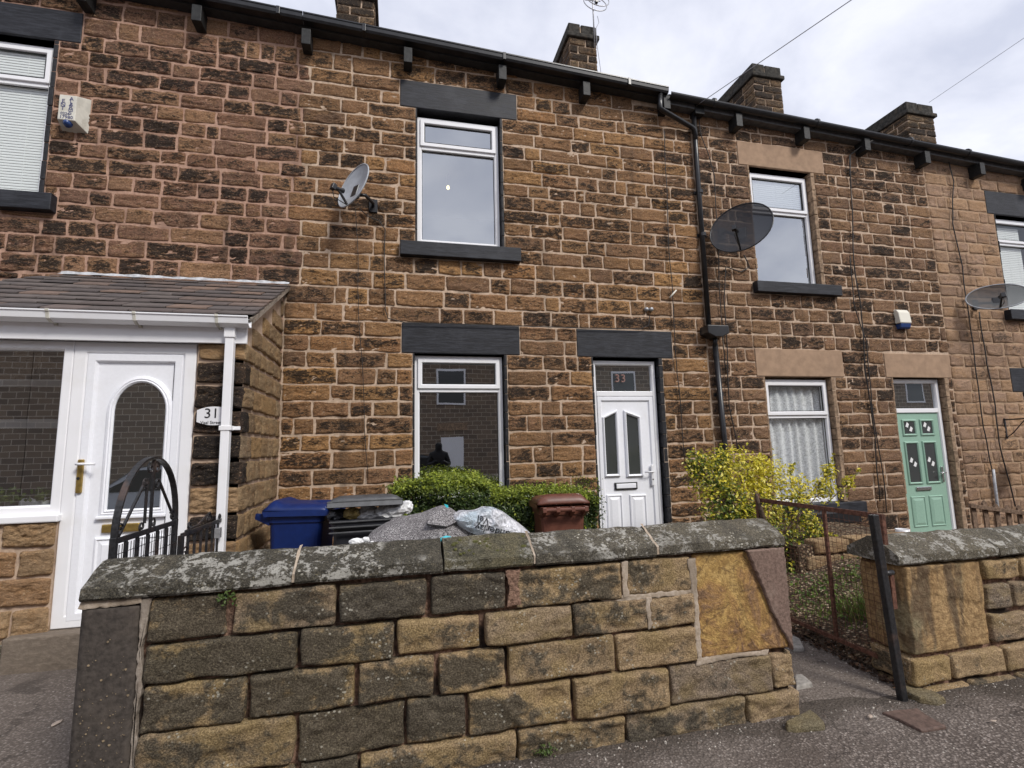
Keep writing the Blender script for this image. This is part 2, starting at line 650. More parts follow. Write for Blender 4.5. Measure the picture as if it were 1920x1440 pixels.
def plain(name, c, rough=.5, nscale=0, nvar=.15, bump=0, spec=.5, metal=0, dirt=None, dirt_s=5):
    t = NT(name)
    col = c
    nb = None
    if nscale:
        n = t.noise(t.pos(), nscale, 5, .6)
        a = tuple(x * (1 - nvar) for x in c)
        b = tuple(min(1, x * (1 + nvar)) for x in c)
        col = t.mix(t.sstep(n, .3, .7), a, b)
        if dirt:
            d = t.noise(t.pos(), dirt_s, 6, .65)
            col = t.mix(t.math('MULTIPLY', t.sstep(d, .5, .75), .6), col, dirt)
        if bump: nb = t.bump(n, bump, .01)
    return t.done(col, rough, nb, spec, metal)


t = NT('black_painted_stone')
_p = t.pos()
_a = t.noise(t.vec(_p, (.35, 1, 3.0)), 16, 6, .7, .4)
_b = t.noise(_p, 3.5, 4, .6)
_c = t.mix(t.sstep(_a, .38, .7), (.0095, .010, .0135), (.032, .034, .043))
_c = t.mix(t.math('MULTIPLY', t.sstep(_b, .5, .7), .5), _c, (.045, .047, .056))
M['black_paint'] = t.done(_c, t.math('ADD', t.math('MULTIPLY', _a, .3), .42), t.bump(_a, .35, .01), .35)
M['black_jamb'] = plain('black_painted_jamb', (.02, .02, .023), .6, 25, .4, .5, .3)
M['lintel_pink'] = plain('lintel_sandstone', (.36, .245, .165), .9, 9, .12, .2, .2, dirt=(.26, .18, .125), dirt_s=2.5)
M['jamb_stone'] = plain('jamb_sandstone', (.30, .21, .14), .9, 18, .4, .5, .2, dirt=(.07, .05, .04))
M['pier_grey'] = plain('pier_purple_stone', (.19, .13, .105), .9, 60, .3, .35, .2, dirt=(.28, .21, .17), dirt_s=12)
M['upvc'] = plain('white_upvc', (.86, .86, .88), .28, 3, .02, 0, .5, dirt=(.80, .79, .78), dirt_s=4)
M['upvc_door'] = plain('white_door', (.85, .86, .90), .33, 40, .02, .05, .5, dirt=(.79, .79, .80), dirt_s=4)
M['seal'] = plain('black_seal', (.012, .012, .012), .6)
M['gutter'] = plain('black_plastic', (.017, .017, .019), .33, 12, .3, 0, .5)
M['gutter_wood'] = plain('black_bracket', (.014, .014, .014), .6, 25, .5, .4, .4)
M['soffit'] = plain('dark_soffit', (.03, .03, .032), .7, 15, .3)
M['fascia_grey'] = plain('grey_fascia', (.10, .10, .105), .6, 15, .3)
M['teal'] = plain('sage_green_door', (.285, .45, .355), .45, 60, .05, .08, .5)
M['chrome'] = plain('chrome', (.6, .6, .6), .22, 0, metal=1)
M['brass'] = plain('brass', (.42, .29, .09), .38, 30, .2, 0, .5, metal=.8)
M['white_plastic'] = plain('white_plastic', (.76, .76, .78), .35)
M['cream_plastic'] = plain('cream_plastic', (.76, .73, .63), .4)
M['old_white'] = plain('stained_white_metal', (.60, .58, .51), .5, 9, .12, 0, .4, dirt=(.36, .33, .26), dirt_s=11)
M['blue_plastic'] = plain('blue_lens', (.02, .05, .17), .25)
M['navy_ink'] = plain('navy_ink', (.035, .045, .16), .5)
M['black_ink'] = plain('black_ink', (.015, .015, .018), .5)
M['white_ink'] = plain('white_ink', (.8, .8, .8), .5)
M['pink_metal'] = plain('copper_number', (.36, .22, .19), .35, 40, .2, metal=.6)
M['dish_grey'] = plain('grey_dish', (.36, .38, .41), .42, 9, .12, 0, .5, dirt=(.27, .27, .26), dirt_s=6)
M['black_iron'] = plain('black_iron', (.018, .018, .02), .42, 60, .5, .3, .5, dirt=(.10, .06, .045), dirt_s=9)
M['rust'] = plain('rusty_iron', (.13, .06, .04), .85, 45, .45, .5, .3, dirt=(.045, .028, .022), dirt_s=14)
M['cable'] = plain('black_cable', (.02, .017, .016), .6)
M['grey_cable'] = plain('grey_wire', (.30, .30, .33), .6)
M['galv'] = plain('galvanised', (.36, .36, .37), .42, 20, .2, metal=.5)
M['lead'] = plain('lead_flashing', (.44, .45, .47), .5, 16, .3, .4, dirt=(.62, .62, .63), dirt_s=5)
M['bin_blue'] = plain('blue_bin_plastic', (.005, .02, .115), .42, 20, .12, .05, .5)
M['bin_grey'] = plain('black_bin_plastic', (.02, .021, .026), .42, 20, .2, .08, .5)
M['bin_grey_lid'] = plain('grey_bin_lid', (.065, .066, .07), .45, 20, .25, .08, .5)
M['bin_brown'] = plain('brown_bin_plastic', (.13, .048, .031), .42, 20, .15, .05, .5)
M['rubber'] = plain('rubber', (.015, .015, .015), .8)
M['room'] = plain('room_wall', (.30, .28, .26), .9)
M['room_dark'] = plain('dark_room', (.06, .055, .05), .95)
M['ceiling'] = plain('white_ceiling', (.7, .7, .7), .9)
M['wood'] = plain('weathered_wood', (.17, .115, .08), .9, 30, .4, .5, .2)
M['bark'] = plain('bark', (.10, .07, .05), .95, 40, .4, .6, .2)
M['paper'] = plain('white_paper', (.75, .75, .75), .8, 30, .1, .3)
M['tape'] = plain('turquoise_tape', (.05, .55, .66), .4)
M['terracotta'] = plain('pot_black', (.02, .02, .02), .5)
M['foil'] = plain('gold_packaging', (.45, .33, .12), .4, 30, .4)

t = NT('glass')
lw = t.n.new('ShaderNodeLayerWeight')
lw.inputs[0].default_value = .5
gl = t.n.new('ShaderNodeBsdfGlossy')
gl.inputs['Roughness'].default_value = 0.004
gl.inputs['Color'].default_value = (.94, .97, 1, 1)
tr = t.n.new('ShaderNodeBsdfTransparent')
tr.inputs[0].default_value = (.82, .85, .85, 1)
mx = t.n.new('ShaderNodeMixShader')
t.l.new(t.math('ADD', t.math('MULTIPLY', t.math('POWER', lw.outputs['Facing'], 4.0), .6), .46, clamp=True), mx.inputs[0])
t.l.new(tr.outputs[0], mx.inputs[1])
t.l.new(gl.outputs[0], mx.inputs[2])
wv = t.noise(t.pos(), 1.3, 2, .4)
t.l.new(t.bump(wv, .05, .02), gl.inputs['Normal'])
t.l.new(mx.outputs[0], t.out.inputs[0])
M['glass'] = t.m
t = NT('clear_glass')
lw = t.n.new('ShaderNodeLayerWeight')
lw.inputs[0].default_value = .5
gl = t.n.new('ShaderNodeBsdfGlossy')
gl.inputs['Roughness'].default_value = 0.004
tr = t.n.new('ShaderNodeBsdfTransparent')
tr.inputs[0].default_value = (.96, .98, .97, 1)
mx = t.n.new('ShaderNodeMixShader')
t.l.new(t.math('ADD', t.math('MULTIPLY', t.math('POWER', lw.outputs['Facing'], 4.0), .8), .10, clamp=True), mx.inputs[0])
t.l.new(tr.outputs[0], mx.inputs[1])
t.l.new(gl.outputs[0], mx.inputs[2])
t.l.new(mx.outputs[0], t.out.inputs[0])
M['glass_clear'] = t.m

t = NT('frosted_glass')
M['frosted'] = t.done((.075, .08, .08), .25, None, .6)

t = NT('perforated_dish')
tr = t.n.new('ShaderNodeBsdfTransparent')
mx = t.n.new('ShaderNodeMixShader')
mx.inputs[0].default_value = .9
t.done((.045, .047, .054), .85, None, .15)
t.l.new(tr.outputs[0], mx.inputs[1])
t.l.new(t.b.outputs[0], mx.inputs[2])
t.l.new(mx.outputs[0], t.out.inputs[0])
M['dish_mesh'] = t.m

t = NT('perforated_dish_light')
tr = t.n.new('ShaderNodeBsdfTransparent')
mx = t.n.new('ShaderNodeMixShader')
mx.inputs[0].default_value = .8
t.done((.12, .125, .13), .85, None, .15)
t.l.new(tr.outputs[0], mx.inputs[1])
t.l.new(t.b.outputs[0], mx.inputs[2])
t.l.new(mx.outputs[0], t.out.inputs[0])
M['dish_mesh_light'] = t.m

t = NT('net_curtain')
tr = t.n.new('ShaderNodeBsdfTransparent')
mx = t.n.new('ShaderNodeMixShader')
nn = t.noise(t.pos(), 45, 3, .6, 1.0)
t.l.new(t.math('ADD', t.math('MULTIPLY', t.sstep(nn, .36, .6), .35), .62), mx.inputs[0])
t.done((.8, .8, .82), .9)
t.l.new(tr.outputs[0], mx.inputs[1])
t.l.new(t.b.outputs[0], mx.inputs[2])
t.l.new(mx.outputs[0], t.out.inputs[0])
M['net'] = t.m
M['blind'] = plain('white_blind', (.82, .83, .82), .6)

t = NT('bulb')
em = t.n.new('ShaderNodeEmission')
em.inputs[0].default_value = (1, .72, .32, 1)
em.inputs[1].default_value = 2.6
t.l.new(em.outputs[0], t.out.inputs[0])
M['bulb'] = t.m

# slates (object random per slate)
t = NT('slate')
r_ = t.orand()
c_ = t.ramp(r_, [(0, (.115, .095, .088)), (.3, (.15, .125, .115)), (.55, (.095, .082, .08)), (.8, (.17, .125, .105)), (.9, (.24, .16, .12)), (1, (.14, .115, .11))])
n_ = t.noise(t.vec(t.pos(), (1, 1, 1), t.math('MULTIPLY', r_, 50)), 12, 5, .6)
c_ = t.mix(t.sstep(n_, .3, .7), t.mix(.45, c_, (.05, .045, .045)), c_)
M['slate'] = t.done(c_, .75, t.bump(n_, .4, .01), .35)

# tarmac
def tarmac(name, path=False):
    t = NT(name)
    p_ = t.pos()
    n1 = t.noise(p_, 1.7, 6, .66)
    n2 = t.noise(p_, 60, 5, .75)
    v1 = t.voro(p_, 70, 'F1', 'Distance')
    vc = t.voro(p_, 70, 'F1', 'Color')
    sp = t.n.new('ShaderNodeSeparateColor')
    t.l.new(vc, sp.inputs[0])
    col = t.ramp(sp.outputs[0], [(0, (.11, .088, .074)), (.4, (.22, .18, .155)), (.75, (.34, .285, .25)), (.97, (.42, .36, .32)), (1, (.55, .5, .45))])
    col = t.mix(t.sstep(v1, .30, .62), col, (.10, .08, .068))
    col = t.mix(t.sstep(n2, .36, .66), t.mix(.45, col, (.06, .048, .04)), col)
    col = t.mix(t.math('MULTIPLY', t.sstep(n1, .50, .66), .6), col, (.085, .065, .053))
    gr_ = t.noise(p_, .8, 3, .5)
    col = t.mix(t.math('MULTIPLY', t.sstep(gr_, .42, .62), .35), col, (.25, .215, .19))
    # dirt and moss washed up along the foot of the walls
    sx = t.n.new('ShaderNodeSeparateXYZ')
    t.l.new(p_, sx.inputs[0])
    d = t.math('ADD', t.math('MULTIPLY', t.math('ADD', sx.outputs[1], 3.33), 1.0), t.math('MULTIPLY', t.math('SUBTRACT', n1, .5), .9))
    if path:
        col = t.mix(.4, col, (.15, .125, .107))
    else:
        col = t.mix(t.math('MULTIPLY', t.sstep(d, -.26, -.02), .65), col, (.045, .036, .027))
    wob = t.n.new('ShaderNodeVectorMath')
    wob.operation = 'ADD'
    t.l.new(p_, wob.inputs[0])
    cw = t.n.new('ShaderNodeCombineXYZ')
    t.l.new(t.math('MULTIPLY', t.noise(p_, 5, 4, .6), .5), cw.inputs[0])
    t.l.new(t.math('MULTIPLY', t.noise(t.vec(p_, (1.3, .9, 1)), 6, 4, .6), .5), cw.inputs[1])
    t.l.new(cw.outputs[0], wob.inputs[1])
    ck = t.voro(wob.outputs[0], 1.15, 'DISTANCE_TO_EDGE')
    ckm = t.math('MULTIPLY', t.sstep(ck, .012, .003), t.sstep(t.noise(p_, 1.1, 2, .5), .47, .55))
    col = t.mix(t.math('MULTIPLY', ckm, .5), col, (.025, .02, .017))
    nb = t.bump(t.math('SUBTRACT', 1.0, v1), .9, .008)
    nb = t.bump(n2, .8, .008, nb)
    return t.done(col, .92, nb, .25)


M['tarmac'] = tarmac('tarmac')
M['path_tar'] = tarmac('path_tarmac', True)
t = NT('worn_path')
p_ = t.pos()
n1 = t.noise(p_, 3, 5, .6)
n2 = t.noise(p_, 60, 5, .7)
v1 = t.voro(p_, 38)
col = t.ramp(n1, [(.3, (.10, .083, .07)), (.55, (.15, .125, .105)), (.75, (.075, .06, .05))])
col = t.mix(t.sstep(n2, .35, .7), t.mix(.5, col, (.05, .04, .034)), col)
col = t.mix(t.math('MULTIPLY', t.sstep(v1, .16, .06), .75), col, (.40, .36, .31))
M['path'] = t.done(col, .9, t.bump(n2, .7, .008), .3)

t = NT('old_concrete')
p_ = t.pos()
n1 = t.noise(p_, 2.5, 6, .62)
n2 = t.noise(t.vec(p_, (.6, 2.2, 1)), 30, 5, .7)
col = t.ramp(n1, [(.3, (.17, .135, .105)), (.55, (.24, .195, .155)), (.75, (.135, .107, .084))])
col = t.mix(t.sstep(n2, .4, .72), t.mix(.35, col, (.05, .04, .03)), t.mix(.25, col, (.27, .22, .17)))
M['concrete'] = t.done(col, .92, t.bump(n2, .6, .01), .25)

t = NT('soil_and_chippings')
p_ = t.pos()
v1 = t.voro(p_, 34)
vc = t.voro(p_, 34, 'F1', 'Color')
sp = t.n.new('ShaderNodeSeparateColor')
t.l.new(vc, sp.inputs[0])
col = t.ramp(sp.outputs[0], [(0, (.10, .065, .04)), (.4, (.22, .15, .09)), (.7, (.34, .25, .16)), (1, (.48, .38, .27))])
col = t.mix(t.sstep(v1, .28, .55), col, (.06, .042, .028))
n1 = t.noise(p_, 3.2, 4, .6)
col = t.mix(t.math('MULTIPLY', t.sstep(n1, .5, .64), .8), col, (.055, .04, .028))
M['soil'] = t.done(col, .95, t.bump(t.math('SUBTRACT', 1., v1), .9, .02), .2)


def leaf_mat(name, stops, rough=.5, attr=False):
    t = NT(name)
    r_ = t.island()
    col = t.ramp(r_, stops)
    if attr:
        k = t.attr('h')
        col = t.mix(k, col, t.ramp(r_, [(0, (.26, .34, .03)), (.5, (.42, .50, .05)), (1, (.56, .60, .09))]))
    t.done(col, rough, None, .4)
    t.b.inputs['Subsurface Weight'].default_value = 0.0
    tl = t.n.new('ShaderNodeBsdfTranslucent')
    t.l.new(col, tl.inputs[0])
    mx = t.n.new('ShaderNodeMixShader')
    mx.inputs[0].default_value = .28
    t.l.new(t.b.outputs[0], mx.inputs[1])
    t.l.new(tl.outputs[0], mx.inputs[2])
    t.l.new(mx.outputs[0], t.out.inputs[0])
    return t.m


M['hedge_leaf'] = leaf_mat('box_leaf', [(0, (.022, .042, .012)), (.4, (.045, .078, .02)), (.8, (.075, .115, .03)), (1, (.12, .16, .05))], .4, True)
M['bush_leaf'] = leaf_mat('variegated_leaf', [(0, (.05, .10, .012)), (.3, (.12, .19, .022)), (.55, (.26, .32, .04)), (.8, (.52, .50, .06)), (1, (.68, .62, .14))], .45, True)
M['green_leaf'] = leaf_mat('plain_leaf', [(0, (.04, .08, .012)), (.5, (.09, .16, .025)), (1, (.2, .27, .05))], .5)
M['grass'] = leaf_mat('grass_blade', [(0, (.06, .10, .02)), (.5, (.13, .2, .035)), (1, (.28, .3, .09))], .6)
M['dead_leaf'] = plain('dead_leaf', (.26, .135, .075), .75, 40, .4, .4)
M['pale_leaf'] = plain('pale_dead_leaf', (.46, .37, .30), .75, 30, .2, .3)
M['moss'] = plain('moss', (.075, .075, .02), .95, 60, .4, .6)
M['green_weed'] = leaf_mat('weed', [(0, (.05, .09, .02)), (1, (.12, .17, .04))])

# carpet underlay: crumb rubber, grey speckle
t = NT('speckled_underlay')
p_ = t.pos()
n1 = t.noise(p_, 150, 3, .75, .5)
n2 = t.noise(p_, 6, 3, .5)
col = t.ramp(n1, [(.36, (.05, .047, .05)), (.48, (.15, .14, .145)), (.56, (.36, .34, .34)), (.66, (.66, .64, .63))])
col = t.mix(t.math('MULTIPLY', t.sstep(n2, .5, .7), .35), col, (.10, .09, .09))
M['underlay'] = t.done(col, .95, t.bump(n1, .8, .012), .15)

t = NT('clear_polythene')
p_ = t.pos()
n1 = t.noise(p_, 16, 4, .6, 1.5)
blue = t.sstep(t.noise(p_, 5, 2, .5), .52, .66)
col = t.mix(t.math('MULTIPLY', blue, .55), (.80, .80, .84), (.45, .68, .82))
t.done(col, .13, t.bump(n1, 1.0, .04), .7)
tr = t.n.new('ShaderNodeBsdfTransparent')
mx = t.n.new('ShaderNodeMixShader')
t._in(mx.inputs[0], t.math('ADD', t.math('MULTIPLY', t.sstep(n1, .4, .62), .35), .55, clamp=True))
t.l.new(tr.outputs[0], mx.inputs[1])
t.l.new(t.b.outputs[0], mx.inputs[2])
t.l.new(mx.outputs[0], t.out.inputs[0])
M['polythene'] = t.m

t = NT('facing_brick')
br = t.n.new('ShaderNodeTexBrick')
br.inputs['Color1'].default_value = (.22, .16, .11, 1)
br.inputs['Color2'].default_value = (.14, .105, .078, 1)
br.inputs['Mortar'].default_value = (.42, .36, .29, 1)
br.inputs['Scale'].default_value = 1.0
br.inputs['Mortar Size'].default_value = .012
br.inputs['Brick Width'].default_value = .42
br.inputs['Row Height'].default_value = .2
cx = t.n.new('ShaderNodeSeparateXYZ')
t.l.new(t.pos(), cx.inputs[0])
cc = t.n.new('ShaderNodeCombineXYZ')
t.l.new(cx.outputs[0], cc.inputs[0])
t.l.new(cx.outputs[2], cc.inputs[1])
t.l.new(cc.outputs[0], br.inputs['Vector'])
M['far_brick'] = t.done(br.outputs[0], .9)

# ------------------------------------------------------------------ stones
def stone_geo(u0, u1, z0, z1, cell, rough, bulge, seed, proud=0.0, freq=13.0, edge=0.009, aniso=2.4, jit=0.007, back=0.022, zc=.6, soft=.018, plate=.004, rc=.016, sharp=10):
    """rough-faced block in a local frame: u along the wall, n outwards (negative), z up"""
    w, hh = u1 - u0, z1 - z0
    nx, nz_ = max(4, int(round(w / cell))), max(3, int(round(hh / (cell * zc))))
    us = np.concatenate([[0], np.linspace(edge, w - edge, nx), [w]])
    zs = np.concatenate([[0], np.linspace(edge, hh - edge, nz_), [hh]])
    U, Z = np.meshgrid(us, zs)
    U, Z = U.ravel(), Z.ravel()
    ed = np.minimum(np.minimum(U, w - U), np.minimum(Z, hh - Z))
    tilt = math.sin(seed * 3.3) * .35
    q = np.stack([(U + tilt * Z) * freq + seed * 3.1, np.full_like(U, seed * 7.7), (Z - tilt * U * .25) * freq * aniso + seed], 1)
    nn = fbm(q, 4, .6)
    ridg = 1 - np.abs(fbm(q * 1.1 + 5.1, 3, .62)) * 3.2
    amp = .75 + .5 * math.sin(seed * 5.1)
    hN = .5 * nn + .42 * amp * np.clip(ridg, -.8, 1)
    pl_ = np.tanh(fbm(q * .42 + 11.7, 3) * sharp) * plate
    prof = np.clip(ed / soft, 0, 1) ** .6
    tl = ((Z / hh) - .5) * math.sin(seed * 2.7) * .5 + ((U / w) - .5) * math.sin(seed * 1.9) * .4
    n = -(proud + bulge * prof * (1 + tl) + rough * hN * (0.25 + .75 * prof) + pl_ * prof)
    rim = ed < 1e-6
    n[rim] = back
    # worn, uneven outline and rounded corners
    ju = fbm(np.stack([U * 9 + seed, Z * 9, np.full_like(U, seed * 1.7)], 1), 2) * jit * 2
    jz = fbm(np.stack([U * 7 - seed, Z * 7 + 31, np.full_like(U, seed * 2.3)], 1), 2) * jit * 2
    cu = np.minimum(U, w - U)
    cz = np.minimum(Z, hh - Z)
    k = np.clip(1 - cu / rc, 0, 1) * np.clip(1 - cz / rc, 0, 1) * rc * .5
    U = U + ju + np.where(U < w / 2, k, -k)
    Z = Z + jz + np.where(Z < hh / 2, k, -k)
    m, l = len(us), len(zs)
    idx = np.arange(m * l).reshape(l, m)
    f = np.stack([idx[:-1, :-1].ravel(), idx[:-1, 1:].ravel(), idx[1:, 1:].ravel(), idx[1:, :-1].ravel()], 1)
    return u0 + U, n, z0 + Z, f, hN * 1.6 + (np.clip(ed / .05, 0, 1) - .62) * 1.1


def frame_front(Y):
    return lambda u, n, z: np.stack([u, Y + n, z], 1)


def frame_right(X):            # face looks towards +X, u runs along Y
    return lambda u, n, z: np.stack([X - n, u, z], 1)


def frame_left(X):             # face looks towards -X
    return lambda u, n, z: np.stack([X + n, u, z], 1)


SEED = [0]


def add_stone(mb, fr, u0, u1, z0, z1, cell=.03, rough=.022, bulge=.016, rnd=None, **k):
    SEED[0] += 1
    sd_ = SEED[0] * 1.37 % 977
    u, n, z, f, h = stone_geo(u0, u1, z0, z1, cell, rough, bulge, sd_, **k)
    mb.add(fr(u, n, z), f, rnd=random.random() if rnd is None else rnd, h=h)


def courses(levels, target):
    out = []
    for a, b in zip(levels[:-1], levels[1:]):
        n = max(1, int(round((b - a) / target)))
        c = [a + (b - a) * i / n for i in range(n + 1)]
        for i in range(1, n):
            c[i] += random.uniform(-.008, .008)
        out += [(c[i], c[i + 1]) for i in range(n)]
    return out


def lay(x0, x1, crs, blocks, lmin, lmax, joint=.014):
    """stone rectangles for a wall between x0 and x1 (numbers or lists per course), cut round the blocks"""
    res = []

    def fill(a, b, z0, z1):
        cuts = [a]
        while True:
            l_ = random.uniform(lmin, lmax)
            if random.random() < .16: l_ *= .62
            if cuts[-1] + l_ > b - lmin * .55: break
            cuts.append(cuts[-1] + l_)
        if len(cuts) > 1 and b - cuts[-1] > lmax * 1.05:
            cuts.append((cuts[-1] + b) / 2)
        cuts.append(b)
        for c0, c1 in zip(cuts[:-1], cuts[1:]):
            j = joint / 2
            if c1 - c0 > .05 and z1 - z0 > .045:
                res.append((c0 + j, c1 - j, z0 + j + random.uniform(-.002, .003), z1 - j + random.uniform(-.003, .002)))
    for ci, (z0, z1) in enumerate(crs):
        xa = x0[ci] if isinstance(x0, list) else x0
        xb = x1[ci] if isinstance(x1, list) else x1
        spans = [(xa, xb, z0, z1)]
        for bx0, bx1, bz0, bz1 in blocks:
            ns = []
            for a, b, c, d in spans:
                if bx1 <= a or bx0 >= b or bz1 <= c + .004 or bz0 >= d - .004:
                    ns.append((a, b, c, d))
                    continue
                if bx0 - a > .06: ns.append((a, bx0, c, d))
                if b - bx1 > .06: ns.append((bx1, b, c, d))
                if bz0 - c > .05: ns.append((max(a, bx0), min(b, bx1), c, bz0))
                if d - bz1 > .05: ns.append((max(a, bx0), min(b, bx1), bz1, d))
            spans = ns
        for sp_ in spans:
            fill(*sp_)
    return res


def wall_sheet(x0, x1, z0, z1, holes, y, seg=None):
    """flat mortar bed with openings, as quads"""
    mb = MB()
    xs = sorted({x0, x1, *[min(max(h[0], x0), x1) for h in holes], *[min(max(h[1], x0), x1) for h in holes]})
    zs = sorted({z0, z1, *[min(max(h[2], z0), z1) for h in holes], *[min(max(h[3], z0), z1) for h in holes]})
    for a, b in zip(xs[:-1], xs[1:]):
        for c, d in zip(zs[:-1], zs[1:]):
            mx_, mz = (a + b) / 2, (c + d) / 2
            if any(h[0] < mx_ < h[1] and h[2] < mz < h[3] for h in holes): continue
            mb.quad((a, y, c), (b, y, c), (b, y, d), (a, y, d))
    return mb


def in_view(p, m=25):
    x, y = proj(p)
    return -m < x < 1920 + m and -m < y < 1440 + m


# ------------------------------------------------------------------ the setting: ground
def sheet(name, poly, z, mat, parent=None):
    mb = MB()
    n = len(poly)
    mb.add([(x, y, z if not callable(z) else z(x, y)) for x, y in poly], [tuple(range(n))])
    return tag(obj(name, mb, mat, parent), kind='structure')


def grid_sheet(name, x0, x1, y0, y1, nx, ny, zf, mat):
    X, Y = np.meshgrid(np.linspace(x0, x1, nx), np.linspace(y0, y1, ny))
    X, Y = X.ravel(), Y.ravel()
    Z = zf(X, Y)
    idx = np.arange(nx * ny).reshape(ny, nx)
    f = np.stack([idx[:-1, :-1].ravel(), idx[:-1, 1:].ravel(), idx[1:, 1:].ravel(), idx[1:, :-1].ravel()], 1)
    mb = MB().add(np.stack([X, Y, Z], 1), f)
    return tag(obj(name, mb, mat, smooth=True), kind='structure')


sheet('ground', [(-300, -300), (300, -300), (300, 300), (-300, 300)], -.06, M['tarmac'])


def pave_z(X, Y):
    q = np.stack([X * 1.3, Y * 1.3, X * 0], 1)
    return .012 * fbm(q, 3) - .004 + .02 * np.clip((1.2 - X) / 3, 0, 1) - .02 * np.clip((X - 3.5) / 6, 0, 1)


grid_sheet('pavement', -7, 14, -7.2, -2.9, 160, 60, pave_z, M['tarmac'])
sheet('road', [(-60, -12.5), (60, -12.5), (60, -7.25), (-60, -7.25)], -.05, M['tarmac'])


def path_z(X, Y):
    q = np.stack([X * 3, Y * 3, X * 0], 1)
    return .014 * fbm(q, 3) + .02 * (Y + 3.3) + .014 * np.clip((Y + 3.36) / .25, 0, 1) - .006


grid_sheet('garden_path', 2.0, 3.3, -3.36, 0.05, 30, 60, path_z, M['path_tar'])
grid_sheet('yard', -1.35, 2.0, -3.1, 0.05, 30, 30, lambda X, Y: .02 + .015 * fbm(np.stack([X * 2, Y * 2, X * 0], 1), 3), M['concrete'])
M['forecourt'] = tarmac('forecourt_tarmac', True)
grid_sheet('forecourt', -6.5, -1.37, -3.2, 0.0, 70, 50, lambda X, Y: .028 + .010 * fbm(np.stack([X * 2.2, Y * 2.2, X * 0], 1), 4) + .0 * X, M['forecourt'])


def bed_z(X, Y):
    q = np.stack([X * 2.5, Y * 2.5, X * 0], 1)
    return .02 + np.clip((X - 3.15) / 1.2, 0, 1) * .30 * np.clip((5.6 - X) / .8, 0, 1) + np.clip((Y + 2.9) / 2, 0, 1) * .05 + .04 * fbm(q, 4)


grid_sheet('garden_bed', 3.12, 9.0, -3.05, 0.02, 110, 60, bed_z, M['soil'])

# ------------------------------------------------------------------ houses
YR = .075        # recess of window and door frames behind the wall face


def rect(x0, x1, z0, z1):
    return [(x0, z0), (x1, z0), (x1, z1), (x0, z1)]


def window(parent, x0, x1, z0, z1, zt, y=YR, top=True, mat='upvc', fw=.062, sash=.055, name='window', glass='glass'):
    """uPVC window: outer frame, opening fanlight above, fixed pane below"""
    mb = MB()
    mb.mould(rect(x0, x1, z0, z1), [(0, y + .07), (0, y), (.006, y - .005), (fw - .012, y - .005), (fw, y + .012), (fw, y + .07)])
    if top:
        mb.box(x0 + fw * .9, x1 - fw * .9, y - .004, y + .06, zt - .03, zt + .03)
    w = obj(name, mb, M[mat], parent, bevel=.003)
    gz = MB()
    gz.quad((x0 + fw * .8, y + .035, z0 + fw * .8), (x1 - fw * .8, y + .035, z0 + fw * .8), (x1 - fw * .8, y + .035, zt - .025), (x0 + fw * .8, y + .035, zt - .025))
    obj('pane', gz, M[glass], w, fix=False)
    sl_ = MB()
    sl_.mould(rect(x0 + fw, x1 - fw, z0 + fw, zt - .03), [(0, y + .027), (.005, y + .026), (.007, y + .036)])
    obj('glazing_bead', sl_, M['seal'], w)
    if top:
        sb = MB()
        sx0, sx1, sz0, sz1 = x0 + fw * .62, x1 - fw * .62, zt + .012, z1 - fw * .62
        sb.mould(rect(sx0, sx1, sz0, sz1), [(0, y + .01), (0, y - .022), (.005, y - .026), (sash - .01, y - .026), (sash, y - .01), (sash, y + .02)])
        s_ = obj('opening_sash', sb, M[mat], w, bevel=.003)
        g2 = MB()
        g2.quad((sx0 + sash * .9, y + .005, sz0 + sash * .9), (sx1 - sash * .9, y + .005, sz0 + sash * .9), (sx1 - sash * .9, y + .005, sz1 - sash * .9), (sx0 + sash * .9, y + .005, sz1 - sash * .9))
        obj('pane', g2, M[glass], w, fix=False)
        b2 = MB()
        b2.mould(rect(sx0 + sash, sx1 - sash, sz0 + sash, sz1 - sash), [(0, y - .012), (.008, y - .013), (.01, y + .006)])
        obj('glazing_bead', b2, M['seal'], w)
    return w


def reveal(parent, x0, x1, z0, z1, mat, y0=-.016, y1=.30, strip=.0):
    """painted sides and head of an opening"""
    mb = MB()
    t_ = .012
    zc = z0
    k = 0
    while zc < z1 - .02:                              # the jamb is built of stones as well: small steps
        zn = min(z1, zc + random.uniform(.16, .23))
        j = random.uniform(-.006, .006)
        mb.box(x1 - .002 + j * .5, x1 + t_ + strip, y0 + .004 + j, y1, zc + .003, zn - .003)
        mb.box(x0 - t_ - strip * .25, x0 + .002 - j * .5, y0 + .004 + j, y1, zc + .003, zn - .003)
        zc = zn
    mb.box(x0 - t_, x1 + t_, y0 + .03, y1, z1, z1 + .02)
    return obj('jamb', mb, M[mat], parent, bevel=.006)


